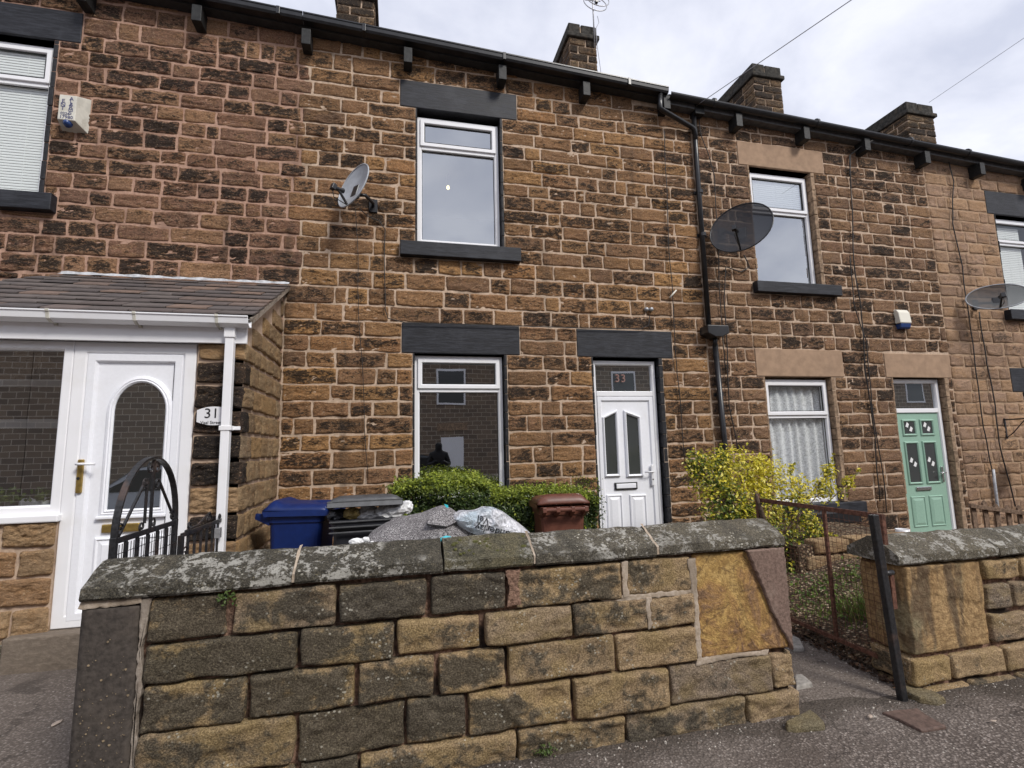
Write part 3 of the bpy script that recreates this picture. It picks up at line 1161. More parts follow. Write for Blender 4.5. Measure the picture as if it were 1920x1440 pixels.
def room(parent, x0, x1, z0, z1, y0=.31, depth=3.2, wall='room', ex=.8):
    mb = MB()
    a, b, c, d = x0 - ex, x1 + ex, z0 - .9, z1 + .25
    y1 = y0 + depth
    mb.quad((a, y1, c), (b, y1, c), (b, y1, d), (a, y1, d))
    mb.quad((a, y0, c), (a, y1, c), (a, y1, d), (a, y0, d))
    mb.quad((b, y0, c), (b, y1, c), (b, y1, d), (b, y0, d))
    mb.quad((a, y0, c), (b, y0, c), (b, y1, c), (a, y1, c))
    # front wall inside, round the opening
    mb.quad((a, y0, c), (x0, y0, c), (x0, y0, d), (a, y0, d))
    mb.quad((x1, y0, c), (b, y0, c), (b, y0, d), (x1, y0, d))
    mb.quad((x0, y0, c), (x1, y0, c), (x1, y0, z0), (x0, y0, z0))
    mb.quad((x0, y0, z1), (x1, y0, z1), (x1, y0, d), (x0, y0, d))
    r_ = obj('room', mb, M[wall], parent, fix=False)
    cb = MB().quad((a, y0, d), (b, y0, d), (b, y1, d), (a, y1, d))
    obj('ceiling', cb, M['ceiling' if wall == 'room' else wall], r_, fix=False)
    return r_


def slab(parent, name, x0, x1, z0, z1, mat, yf=-.012, yb=.30, bevel=.008, wob=.0):
    mb = MB().box(x0, x1, yf, yb, z0, z1)
    return obj(name, mb, M[mat], parent, bevel=bevel)


def line_z(a, b, x):
    return a[2] + (b[2] - a[2]) * (x - a[0]) / (b[0] - a[0])


GA, GB = P(640, 37, -.25), P(1256, 163, -.25)
GC, GD = P(1280, 176, -.25), P(1920, 303, -.25)


def EAVE(x):
    return line_z(GA, GB, x) if x < GB[0] else line_z(GC, GD, x)


def build_house(label, x0, x1, ztop, levels, target, lens, stone, mort, holes, blocks, group='terraced houses in the row', cell=.03, rough=.022, bulge=.014, joint=.009, crs=None, ends=None):
    root = thing('terraced_house', label, 'house', (round((x0 + x1) / 2, 2), 0.0, 0.0), group)
    ea, eb = (GA, GB) if x0 < 4 else (GC, GD)
    ws = wall_sheet(x0, x1, -.1, ztop, holes, -.003)
    ws.quad((x0, -.003, ztop), (x1, -.003, ztop), (x1, -.003, line_z(ea, eb, x1) - .02), (x0, -.003, line_z(ea, eb, x0) - .02))
    wall = obj('front_wall', ws, M[mort], root, fix=False)
    st = lay(ends[0] if ends else x0, ends[1] if ends else x1, crs or courses(levels, target), blocks, *lens, joint=joint)
    st2 = []
    for q in st:
        zl = min(EAVE(q[0]), EAVE(q[1])) - .075
        if q[3] > zl: q = (q[0], q[1], q[2], zl)
        if q[3] - q[2] > .04: st2.append(q)
    st = st2
    sc = []
    for s_ in st:
        c = ((s_[0] + s_[1]) / 2, 0, (s_[2] + s_[3]) / 2)
        a, b = proj((s_[0], 0, s_[2])), proj((s_[1], 0, s_[3]))
        area = abs((b[0] - a[0]) * (b[1] - a[1]))
        vis = in_view(c)
        px, py = proj(c)
        if vis and py > 1035: vis = False             # behind the garden wall
        sc.append((area if vis else 0, s_))
    sc.sort(key=lambda q: -q[0])
    rest = MB()
    fr = frame_front(0)
    for i, (a, s_) in enumerate(sc):
        if i < 300 and a > 0:
            mb = MB()
            add_stone(mb, fr, *s_, cell=cell, rough=rough, bulge=bulge)
            obj('stone', mb, M[stone], wall, smooth=True, attrs=True, fix=False)
        else:
            add_stone(rest, fr, *s_, cell=cell * 1.3, rough=rough, bulge=bulge)
    if rest.v:
        tag(obj('stonework', rest, M[stone], wall, smooth=True, attrs=True, fix=False), kind='stuff')
    # rear and end walls, roof
    mb = MB()
    mb.quad((x0, 8, -.1), (x1, 8, -.1), (x1, 8, ztop), (x0, 8, ztop))
    for x in (x0, x1):
        mb.add([(x, .35, -.1), (x, 8, -.1), (x, 8, ztop), (x, 4, ztop + 2.45), (x, .35, ztop)], [(0, 1, 2, 3, 4)])
    obj('back_wall', mb, M[mort], root, fix=False)
    return root, wall


def eaves(root, x0, x1, A, B, style):
    """gutter, soffit and roof along a slightly falling line"""
    za, zb = line_z(A, B, x0), line_z(A, B, x1)
    mb = MB()
    if style == 'square':
        prof = [(-.14, 0), (-.14, -.085), (-.23, -.085), (-.245, -.06), (-.25, -.012), (-.258, -.012), (-.258, .004), (-.244, .004), (-.236, -.07), (-.15, -.07), (-.15, 0)]
    else:
        prof = [(-.195 + .062 * math.cos(math.pi * (1 + i / 10)) * 1.0, .062 * math.sin(math.pi * (1 + i / 10))) for i in range(11)]
        prof += [(-.195 + .054 * math.cos(math.pi * (2 - i / 10)), .054 * math.sin(math.pi * (2 - i / 10))) for i in range(11)]
    n = len(prof)
    v = [(x0, y, za + z) for y, z in prof] + [(x1, y, zb + z) for y, z in prof]
    f = [(i, (i + 1) % n, (i + 1) % n + n, i + n) for i in range(n)] + [tuple(range(n)), tuple(range(2 * n - 1, n - 1, -1))]
    mb.add(v, f)
    g = obj('gutter', mb, M['gutter'], root, bevel=0)
    x = x0 + .7
    while x < x1 - .2:                                # union brackets
        z = line_z(A, B, x)
        ub = MB()
        if style == 'square':
            ub.box(x - .02, x + .02, -.262, -.135, z - .092, z + .008)
        else:
            ub.tube([(x + d, -.195, z - .004) for d in (-.018, .018)], .069, 16)
        obj('bracket', ub, M['gutter'], g, bevel=.003)
        x += 1.75
    sb = MB()
    v = []
    for xx, zz_ in ((x0, za), (x1, zb)):
        v += [(xx, .0, zz_ - .10), (xx, -.135, zz_ - .10), (xx, -.135, zz_ + .0), (xx, .0, zz_ + .05)]
    sb.add(v, [(0, 1, 5, 4), (1, 2, 6, 5), (2, 3, 7, 6), (3, 0, 4, 7), (0, 3, 2, 1), (4, 5, 6, 7)])
    obj('fascia', sb, M['soffit' if style == 'square' else 'fascia_grey'], root)
    rb = MB()
    v = []
    for xx, zz_ in ((x0, za), (x1, zb)):
        v += [(xx, -.20, zz_ - .0), (xx, 4.0, zz_ + 2.45), (xx, 8.1, zz_ - .0), (xx, 8.1, zz_ - .05), (xx, 4.0, zz_ + 2.38), (xx, -.19, zz_ - .012)]
    rb.add(v, [(0, 1, 7, 6), (1, 2, 8, 7), (3, 4, 10, 9), (4, 5, 11, 10), (0, 5, 4, 1), (1, 4, 3, 2), (6, 7, 10, 11), (7, 8, 9, 10), (2, 3, 9, 8), (0, 6, 11, 5)])
    obj('roof', rb, M['slate'], root)


def corbel(root, px, py, x_in=None):
    """black block bracket under the gutter; px,py is the middle of its lower front edge"""
    p = P(px, py, -.19)
    mb = MB().box(p[0] - .052, p[0] + .052, -.19, .02, p[2] + .015, p[2] + .22)
    obj('gutter_block', mb, M['gutter_wood'], root, bevel=.006)


def chimney(root, px0, py0, px1, y=3.0, depth=1.5, seed=0, stone='stone_chimney'):
    a, b = P(px0, py0, y), P(px1, py0, y)
    x0, x1, zt = a[0], b[0], a[2]
    c = obj('chimney', MB().box(x0 + .01, x1 - .01, y + .01, y + depth - .01, zt - 2.6, zt - .06), M['mortar33'], root)
    zc = zt - .34
    k = 0
    while zc > zt - 1.9:
        z0 = zc - .175
        # front face
        cut = x0 + (x1 - x0) * (.36 if k % 2 else .64) + random.uniform(-.04, .04)
        for u0, u1 in ((x0, cut), (cut, x1)):
            mb = MB()
            add_stone(mb, frame_front(y), u0 + .008, u1 - .008, z0 + .006, zc - .006, cell=.05, rough=.015, bulge=.01)
            obj('stone', mb, M[stone], c, smooth=True, attrs=True, fix=False)
        v = y
        while v < y + depth - .05:
            l_ = min(random.uniform(.28, .46), y + depth - v)
            for fr in (frame_left(x0), frame_right(x1)):
                mb = MB()
                add_stone(mb, fr, v + .008, v + l_ - .008, z0 + .006, zc - .006, cell=.06, rough=.015, bulge=.01)
                obj('stone', mb, M['stone_chimney'], c, smooth=True, attrs=True, fix=False)
            v += l_
        zc = z0
        k += 1
    dk = MB().box(x0 - .06, x1 + .06, y - .06, y + depth + .06, zt - .34, zt - .24)
    obj('cap_course', dk, M['soot_stone'], c, bevel=.02)
    v = x0 - .01
    dk = MB()
    dk.box(x0 - .01, x0 + (x1 - x0) * .42, y - .01, y + depth + .01, zt - .24, zt)
    dk.box(x0 + (x1 - x0) * .42 + .015, x1 + .01, y - .01, y + depth + .01, zt - .24, zt - .01)
    obj('cap_stone', dk, M['soot_stone'], c, bevel=.02)
    return c


M['soot_stone'] = plain('soot_black_stone', (.045, .042, .037), .95, 14, .5, .7, .2, dirt=(.12, .09, .06), dirt_s=6)

XA, XB, XC, XD, XE = -5.6, -1.13, 4.14, 8.38, 12.9
CRS = courses([0.05, 2.705, 3.072, 3.893, 4.072, 5.885, 6.252, 6.70, 7.05], .19)
TOOTH = [(-1.265 if c[1] < 3.5 else XB + random.uniform(-.16, .16)) for c in CRS]
END35 = [XC + random.uniform(-.08, .08) for c in CRS]

# ---- No 33, the house in the middle -------------------------------------------------
a, b = P(777, 670, YR), P(946, 900, YR)
W33 = (a[0], b[0], .98, P(860, 668, YR)[2])
a, b = P(782, 222, YR), P(938, 466, YR)
U33 = (a[0], b[0], P(860, 462, YR)[2], P(860, 229, YR)[2])
D33 = (P(1109, 700, YR)[0], P(1235, 820, YR)[0], .16, P(1170, 677, YR)[2])
L33 = (.045, 1.49, 2.705, 3.072)
LU33 = (.01, 1.53, 5.885, 6.252)
LD33 = (2.25, 3.608, 2.70, 3.066)
S33 = (.02, 1.52, 3.893, 4.072)
OPW33 = (W33[0] - .005, W33[1] + .012, .98, L33[2])
OPU33 = (U33[0] - .005, U33[1] + .012, S33[3], LU33[2])
OPD33 = (D33[0] - .005, D33[1] + .02, .0, LD33[2])


def grow(r_, d):
    return (r_[0] - d, r_[1] + d, r_[2], r_[3])


holes = [OPW33, OPU33, OPD33]
blocks = [L33, LU33, LD33, S33, (OPW33[0] - .01, OPW33[1] + .03, .8, L33[2]), (OPU33[0] - .01, OPU33[1] + .026, S33[3], LU33[2]), (OPD33[0] - .01, OPD33[1] + .05, 0, LD33[2])]
H33, WALL33 = build_house('brown stone terraced house with black lintels and white door numbered 33', XB, XC, EAVE(XC) - .09,
                          [0.05, 2.705, 3.072, 3.893, 4.072, 5.885, 6.252, 6.70], .19, (.21, .62), 'stone33', 'mortar33', holes, blocks, rough=.024, bulge=.012, cell=.026, crs=CRS[:-2], ends=(TOOTH[:-2], XC))
obj('party_strip', MB().quad((-1.275, -.003, -.1), (XB, -.003, -.1), (XB, -.003, 3.48), (-1.275, -.003, 3.48)), M['mortar33'], H33, fix=False)
slab(H33, 'lintel', *L33, 'black_paint')
slab(H33, 'lintel', *LU33, 'black_paint')
slab(H33, 'lintel', *LD33, 'black_paint')
slab(H33, 'window_sill', *S33, 'black_paint', yf=-.10, yb=.2)
reveal(H33, *OPW33, 'black_jamb', strip=.02)
reveal(H33, *OPU33, 'black_jamb', strip=.018)
reveal(H33, *OPD33, 'black_jamb', strip=.04)
window(H33, *W33, P(860, 731, YR)[2])
window(H33, *U33, P(860, 284, YR)[2])
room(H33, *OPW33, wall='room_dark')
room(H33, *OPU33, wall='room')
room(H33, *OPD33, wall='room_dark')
eaves(H33, XB + .005, P(1254, 163, -.25)[0], GA, GB, 'square')
for q in ((573, 84), (765, 118), (943, 150), (1101, 180), (1252, 205)):
    corbel(H33, *q)
chimney(H33, 1066, 42, 1116)


def door33():
    x0, x1, z0, z1 = D33
    y = YR
    fw = .058
    d = obj('door_frame', MB().mould(rect(x0, x1, z0, z1), [(0, y + .08), (0, y), (.006, y - .006), (fw - .012, y - .006), (fw, y + .01), (fw, y + .08)]), M['upvc'], H33, bevel=.003)
    zt = P(1170, 738, y)[2]
    obj('transom', MB().box(x0 + fw * .95, x1 - fw * .95, y - .008, y + .07, zt - .035, zt + .03), M['upvc'], d, bevel=.004)
    gz = MB().quad((x0 + fw, y + .03, zt + .02), (x1 - fw, y + .03, zt + .02), (x1 - fw, y + .03, z1 - fw), (x0 + fw, y + .03, z1 - fw))
    obj('fanlight', gz, M['glass'], d, fix=False)
    obj('fanlight_backing', MB().box(x0 + fw, x1 - fw, y + .05, y + .06, zt, z1 - fw), M['frosted'], d)
    nb_ = MB()
    c = P(1163, 710, y + .012)
    nb_.text('33', .15, c, depth=.012, spacing=1.12)
    obj('house_number', nb_, M['pink_metal'], d, label='copper coloured number 33 on the fanlight glass')
    # leaf
    dx0, dx1, dz0, dz1 = x0 + fw + .006, x1 - fw - .05, z0 + .06, zt - .04
    leaf = obj('door', MB().box(dx0, dx1, y + .012, y + .06, dz0, dz1), M['upvc_door'], H33, bevel=.004)
    sash = MB().mould(rect(dx0 - .004, dx1 + .045, dz0, dz1), [(0, y + .03), (0, y - .004), (.004, y - .008), (.05, y - .008), (.062, y + .013), (.062, y + .03)])
    obj('door_stile', sash, M['upvc_door'], leaf, bevel=.003)

    def pt(px, py):
        q = P(px, py, y)
        return (q[0], q[2])
    for poly in ([(1133, 785), (1152, 775), (1160, 889), (1138, 889)], [(1173, 776), (1194, 784), (1204, 889), (1181, 889)]):
        pp = [pt(*q) for q in poly]
        zb = (pp[2][1] + pp[3][1]) / 2
        l, r_ = (pp[0][0] + pp[3][0]) / 2, (pp[1][0] + pp[2][0]) / 2
        tl, tr_ = pp[0][1], pp[1][1]
        pg = [(l, zb), (r_, zb), (r_, tr_), (l, tl)]
        m = MB().mould(pg, [(-.034, y + .013), (-.030, y - .012), (-.018, y - .022), (-.006, y - .014), (0, y + .002), (.002, y + .018)])
        obj('glazing_moulding', m, M['upvc_door'], leaf)
        g = MB().add([(q[0], y + .008, q[1]) for q in pg], [(0, 1, 2, 3)])
        obj('glass_panel', g, M['frosted_door'], leaf, fix=False)
    for poly in ([(1141, 932), (1160, 931), (1170, 1010), (1146, 1010)], [(1184, 932), (1207, 930), (1214, 1010), (1190, 1010)]):
        pp = [pt(*q) for q in poly]
        l, r_ = (pp[0][0] + pp[3][0]) / 2, (pp[1][0] + pp[2][0]) / 2
        m = MB().mould(rect(l, r_, dz0 + .12, pp[0][1]), [(-.03, y + .013), (-.026, y - .004), (-.012, y - .008), (0, y + .006), (.03, y - .004), (.035, y - .006)], closed_in=True)
        obj('raised_panel', m, M['upvc_door'], leaf)
    c = pt(1174, 911)
    lb = MB().mould(rect(c[0] - .155, c[0] + .155, c[1] - .045, c[1] + .045), [(0, y + .014), (0, y - .006), (.012, y - .012), (.02, y + .002)])
    l_ = obj('letter_box', lb, M['seal'], leaf)
    obj('flap', MB().box(c[0] - .137, c[0] + .137, y - .014, y + .004, c[1] - .03, c[1] + .03), M['upvc_door'], l_, bevel=.006)
    h0 = pt(1222, 884)
    hb = MB().box(h0[0] - .018, h0[0] + .018, y - .028, y - .006, h0[1] - .18, h0[1] + .09)
    hd = obj('handle', hb, M['white_plastic'], leaf, bevel=.008)
    obj('lever', MB().tube([(h0[0], y - .02, h0[1]), (h0[0], y - .065, h0[1]), (h0[0] - .03, y - .07, h0[1]), (h0[0] - .13, y - .066, h0[1])], .010, 10), M['white_plastic'], hd, smooth=True)
    obj('keyhole', MB().lathe([(0, y - .031), (.009, y - .031), (.009, y - .026)], 12, (h0[0], 0, h0[1] - .10), 'Y'), M['seal'], hd)
    obj('doorstep', MB().box(x0 - .05, x1 + .06, -.12, .3, .0, z0 + .002), M['concrete'], H33, bevel=.01)


t = NT('door_glass')
M['frosted_door'] = t.done((.05, .055, .055), .08, t.bump(t.noise(t.pos(), 60, 3), .25, .004), .9)
door33()

# small fittings on No 33's wall
lamp = thing('ceiling_lamp', 'lit ceiling bulb glowing behind the upper window of the middle house', 'lamp', (0.75, 1.9, 5.3))
bp = P(840, 352, 1.9)
obj('bulb', MB().lathe([(0.0, -.03), (.018, -.024), (.028, 0), (.022, .02), (.012, .036), (0, .04)], 16, bp), M['bulb'], lamp, smooth=True)
obj('flex', MB().tube([(bp[0], bp[1], bp[2] + .03), (bp[0], bp[1], 6.13)], .006, 6), M['cable'], lamp)

# ---- No 31, left ----------------------------------------------------------------------
S31 = (-6.0, -3.555, 4.135, 4.325)
L31 = (-6.0, -3.475, 6.152, 6.52)
U31 = (-5.0, P(109, 95, YR)[0], 4.325, P(50, 84, YR)[2])
OPU31 = (-5.01, U31[1] + .008, 4.325, 6.152)
H31, WALL31 = build_house('pink mortared stone terraced house behind the slate roofed porch', XA, XB, EAVE(XB) - .09,
                          [0.05, 3.44, 4.135, 4.325, 6.152, 6.52, 6.95], .188, (.22, .58), 'stone31', 'mortar31',
                          [OPU31, (-3.6, -1.5, -.1, 2.7), (-1.275, XB + .1, -.2, 3.48)], [S31, L31, (-5.3, OPU31[1] + .04, 4.325, 6.152), (XA, -1.30, 0, 3.40)], rough=.026, bulge=.012, cell=.026, joint=.011, crs=CRS, ends=(XA, TOOTH))
slab(H31, 'lintel', XA + .01, L31[1], L31[2], L31[3], 'black_paint')
slab(H31, 'window_sill', XA + .01, S31[1], S31[2], S31[3], 'black_paint', yf=-.10, yb=.2)
reveal(H31, *OPU31, 'black_jamb', strip=.03)
w31 = window(H31, *U31, P(60, 157, YR)[2], glass='glass_clear')
room(H31, *OPU31, wall='room')


def blind(win, x0, x1, z0, z1, y, pitch=.032, name='blind'):
    mb = MB()
    z = z0
    while z < z1:
        mb.add([(x0, y - .005, z - .015), (x1, y - .005, z - .015), (x1, y - .006, z + .004), (x0, y - .006, z + .004), (x1, y + .004, z + .019), (x0, y + .004, z + .019)], [(0, 1, 2, 3), (3, 2, 4, 5)])
        z += pitch
    for k in (.15, .5, .85):
        xx = x0 + (x1 - x0) * k
        mb.box(xx - .002, xx + .002, y - .014, y - .012, z0, z1)
    o = obj(name, mb, M['blind'], win, fix=False)
    return o


zt31 = P(60, 157, YR)[2]
blind(w31, U31[0] + .07, U31[1] - .07, U31[2] + .07, zt31 - .03, YR + .058)
blind(w31, U31[0] + .11, U31[1] - .11, zt31 + .06, U31[3] - .09, YR + .03)
eaves(H31, XA, XB, GA, GB, 'square')
corbel(H31, 367, 40)
corbel(H31, 150, 2)
chimney(H31, 633, -38, 703)

# ---- No 35, right of the middle --------------------------------------------------------
L35 = (4.888, 6.36, 2.472, 2.865)
LU35 = (4.885, 6.39, 5.632, 6.003)
LD35 = (7.12, 8.375, 2.475, 2.84)
S35 = (4.955, 6.40, 3.673, 3.832)
W35 = (P(1442, 720, YR)[0], P(1559, 820, YR)[0], .70, P(1495, 712, YR)[2])
U35 = (P(1411, 330, YR)[0], P(1519, 430, YR)[0], S35[3] + .0, P(1460, 330, YR)[2])
D35 = (P(1680, 720, YR)[0] - .12, P(1775, 850, YR)[0], .10, P(1720, 711, YR)[2])
OPW35 = (5.02, W35[1] + .02, .70, L35[2])
OPU35 = (5.05, U35[1] + .02, S35[3], LU35[2])
OPD35 = (7.235, D35[1] + .03, 0, LD35[2])
W35 = (OPW35[0] + .0, W35[1], W35[2], W35[3])
U35 = (OPU35[0] + .0, U35[1], U35[2], U35[3])
H35, WALL35 = build_house('dark stone terraced house with pale sandstone lintels and sage green door', XC, XD, EAVE(XD) - .09,
                          [0.05, .50, .70, 2.472, 2.865, 3.673, 3.832, 5.632, 6.003, 6.5], .182, (.2, .5), 'stone35', 'mortar33',
                          [OPW35, OPU35, OPD35], [L35, LU35, LD35, S35, (OPW35[0] - .01, OPW35[1] + .06, .5, L35[2]), (OPU35[0] - .01, OPU35[1] + .06, S35[3], LU35[2]),
                                                  (OPD35[0] - .01, OPD35[1] + .07, 0, LD35[2])], cell=.03, rough=.022, bulge=.012)
slab(H35, 'lintel', *L35, 'lintel_pink', yf=-.016)
slab(H35, 'lintel', *LU35, 'lintel_pink', yf=-.016)
slab(H35, 'lintel', *LD35, 'lintel_pink', yf=-.016)
slab(H35, 'window_sill', *S35, 'black_paint', yf=-.10, yb=.2)
slab(H35, 'window_sill', 4.95, 6.42, .52, .70, 'black_paint', yf=-.10, yb=.2)
reveal(H35, *OPW35, 'jamb_stone', strip=.05)
reveal(H35, *OPU35, 'jamb_stone', strip=.05)
reveal(H35, *OPD35, 'jamb_stone', strip=.06)
w35 = window(H35, *W35, P(1497, 780, YR)[2], glass='glass_clear')
w35u = window(H35, *U35, P(1465, 400, YR)[2])
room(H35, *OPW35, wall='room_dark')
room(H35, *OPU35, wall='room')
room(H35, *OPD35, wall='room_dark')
blind(w35u, U35[0] + .1, U35[1] - .1, P(1465, 400, YR)[2] + .06, U35[3] - .08, YR + .03)


def curtain(win, x0, x1, z0, z1, y, name='net_curtain', amp=.03, waves=7):
    xs = np.linspace(x0, x1, 70)
    zs = np.linspace(z0, z1, 6)
    v, f = [], []
    for z in zs:
        for x in xs:
            u = (x - x0) / (x1 - x0)
            v.append((x, y + amp * math.sin(u * waves * 2 * math.pi + .6 * math.sin(u * 13)) * (1.1 - .5 * (z - z0) / (z1 - z0)), z))
    m = len(xs)
    for i in range(len(zs) - 1):
        for j in range(m - 1):
            f.append((i * m + j, i * m + j + 1, (i + 1) * m + j + 1, (i + 1) * m + j))
    return obj(name, MB().add(v, f), M['net'], win, smooth=True, fix=False)


curtain(w35, W35[0] + .05, W35[1] - .05, W35[2] + .05, W35[3] - .05, YR + .085)
curtain(w35, W35[0] + .05, W35[0] + .62, W35[2] + .05, W35[3] - .05, YR + .14)
eaves(H35, P(1258, 165, -.25)[0], XD, GC, GD, 'round')
for q in ((1388, 238), (1515, 262), (1629, 283), (1742, 307)):
    corbel(H35, *q)
chimney(H35, 1410, 118, 1461)


def door35():
    x0, x1, z0, z1 = D35
    y = YR
    fw = .065
    d = obj('door_frame', MB().mould(rect(x0, x1, z0, z1), [(0, y + .08), (0, y), (.006, y - .006), (fw - .012, y - .006), (fw, y + .01), (fw, y + .08)]), M['upvc'], H35, bevel=.003)
    zt = P(1715, 770, y)[2]
    obj('transom', MB().box(x0 + fw * .95, x1 - fw * .95, y - .008, y + .07, zt - .03, zt + .035), M['upvc'], d, bevel=.004)
    obj('fanlight', MB().quad((x0 + fw, y + .03, zt + .02), (x1 - fw, y + .03, zt + .02), (x1 - fw, y + .03, z1 - fw), (x0 + fw, y + .03, z1 - fw)), M['glass'], d, fix=False)
    obj('fanlight_backing', MB().box(x0 + fw, x1 - fw, y + .05, y + .06, zt, z1 - fw), M['frosted'], d)
    dx0, dx1, dz0, dz1 = x0 + fw + .004, x1 - fw - .004, z0 + .05, zt - .03
    leaf = obj('door', MB().box(dx0, dx1, y + .014, y + .06, dz0, dz1), M['teal'], H35, bevel=.004)
    w = dx1 - dx0
    cs = [(dx0 + w * .14, dx0 + w * .40), (dx0 + w * .57, dx0 + w * .83)]
    for (l, r_) in cs:
        for (zb, zt_) in ((P(1730, 813, y)[2], P(1730, 790, y)[2]), (P(1745, 903, y)[2], P(1738, 831, y)[2])):
            m = MB().mould(rect(l, r_, zb, zt_), [(-.032, y + .015), (-.028, y + .0), (-.014, y - .006), (0, y + .004), (.002, y + .016)])
            obj('glazing_moulding', m, M['teal'], leaf)
            g_ = obj('glass_panel', MB().quad((l, y + .012, zb), (r_, y + .012, zb), (r_, y + .012, zt_), (l, y + .012, zt_)), M['frosted_door'], leaf, fix=False)
            cz = zb + (zt_ - zb) * .5
            mo = MB()
            sc_ = .045
            cx_ = (l + r_) / 2
            for ox, oz in ((-.9, .9), (.5, -.5)):
                mo.add([(cx_ + (ox - .7) * sc_, y + .008, cz + (oz - .5) * sc_), (cx_ + (ox + .3) * sc_, y + .008, cz + (oz - .9) * sc_), (cx_ + (ox + .9) * sc_, y + .008, cz + (oz + .3) * sc_), (cx_ + (ox + .1) * sc_, y + .008, cz + (oz + 1.0) * sc_)], [(0, 1, 2, 3)])
            obj('etched_motif', mo, M['white_ink'], leaf, fix=False)
        m = MB().mould(rect(l - .01, r_ + .01, dz0 + .13, P(1745, 932, y)[2]), [(-.02, y + .015), (-.016, y + .004), (-.006, y + .0), (.004, y + .01), (.035, y + .002), (.04, y + .0)], closed_in=True)
        obj('raised_panel', m, M['teal'], leaf)
    c = P(1733, 916, y)
    obj('letter_box', MB().box(c[0] - .14, c[0] + .14, y - .006, y + .02, c[2] - .028, c[2] + .028), M['chrome'], leaf, bevel=.008)
    h = P(1765, 886, y)
    hd = obj('handle', MB().box(dx1 - .075, dx1 - .04, y - .006, y + .02, h[2] - .14, h[2] + .09), M['chrome'], leaf, bevel=.005)
    obj('lever', MB().tube([(dx1 - .057, y, h[2]), (dx1 - .057, y - .05, h[2]), (dx1 - .09, y - .055, h[2]), (dx1 - .17, y - .05, h[2])], .009, 10), M['chrome'], hd, smooth=True)
    obj('doorstep', MB().box(x0, x1, -.12, .3, -.05, z0 + .002), M['concrete'], H35, bevel=.01)


door35()

# ---- No 37, far right ---------------------------------------------------------------
LU37 = (9.63, 11.2, 5.278, 5.685)
S37 = (9.67, 11.15, 3.44, 3.60)
L37 = (9.6, 11.2, 2.262, 2.65)
OPU37 = (P(1865, 410, 0)[0], 11.0, 3.60, 5.278)
OPW37 = (9.82, 11.0, .55, 2.262)
U37 = (OPU37[0] + .002, 10.99, 3.60, 5.24)
H37, WALL37 = build_house('lighter tan stone terraced house at the far right end', XD, XE, EAVE(XE) - .09,
                          [0.05, 2.262, 2.65, 3.44, 3.60, 5.278, 5.685, 6.25], .186, (.24, .46), 'stone37', 'mortar37',
                          [OPU37, OPW37], [LU37, S37, L37, (OPU37[0] - .02, OPU37[1] + .08, 3.6, 5.278), (OPW37[0] - .02, OPW37[1] + .08, .55, 2.262)], cell=.035, rough=.015, bulge=.012)
slab(H37, 'lintel', *LU37, 'black_paint')
slab(H37, 'lintel', *L37, 'black_paint')
slab(H37, 'window_sill', *S37, 'black_paint', yf=-.10, yb=.2)
reveal(H37, *OPU37, 'black_jamb')
reveal(H37, *OPW37, 'black_jamb')
w37 = window(H37, *U37, P(1890, 458, YR)[2], glass='glass_clear')
window(H37, 9.83, 10.99, .6, 2.24, 1.75)
room(H37, *OPU37)
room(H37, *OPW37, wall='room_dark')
blind(w37, U37[0] + .1, U37[0] + .7, U37[2] + .1, U37[3] - .1, YR + .06)
eaves(H37, XD, XE, GC, GD, 'round')
corbel(H37, 1845, 328)
corbel(H37, 1945, 350)
chimney(H37, 1698, 190, 1746)

# ------------------------------------------------------------------ porch of No 31
PY = -1.37
PX1 = -1.275
PR = thing('porch', 'white uPVC front porch with lean-to slate roof and arched glass door', 'porch', (-2.6, -.7, .03))
bed = obj('side_wall', MB().box(PX1 - .10, PX1 - .012, PY + .012, -.002, .0, 2.45)
          .add([(PX1 - .10, PY + .012, 2.45), (PX1 - .10, -.002, 2.45), (PX1 - .10, -.002, 3.33), (PX1 - .10, PY + .012, 2.62), (PX1 - .012, PY + .012, 2.45), (PX1 - .012, -.002, 2.45), (PX1 - .012, -.002, 3.33), (PX1 - .012, PY + .012, 2.62)],
               [(0, 1, 2, 3), (4, 7, 6, 5), (3, 2, 6, 7), (0, 3, 7, 4), (1, 5, 6, 2)]), M['mortar_porch'], PR)
QX0 = P(369, 650, PY)[0]
quoin = obj('quoin_pillar', MB().box(QX0 + .006, PX1 - .012, PY + .012, PY + .3, .0, 2.49), M['mortar_porch'], PR)
zc = 2.482
qs = [('stone_porch', .115), ('stone_porch_dark', .145), ('stone_porch', .16), ('stone_porch_dark', .175), ('stone_porch_dark', .165), ('stone_porch_dark', .185), ('stone_porch', .2), ('stone_porch_dark', .2), ('stone_porch', .2), ('stone_porch_dark', .2), ('stone_porch', .2), ('stone_porch_dark', .2), ('stone_porch', .2)]
dark_side = []
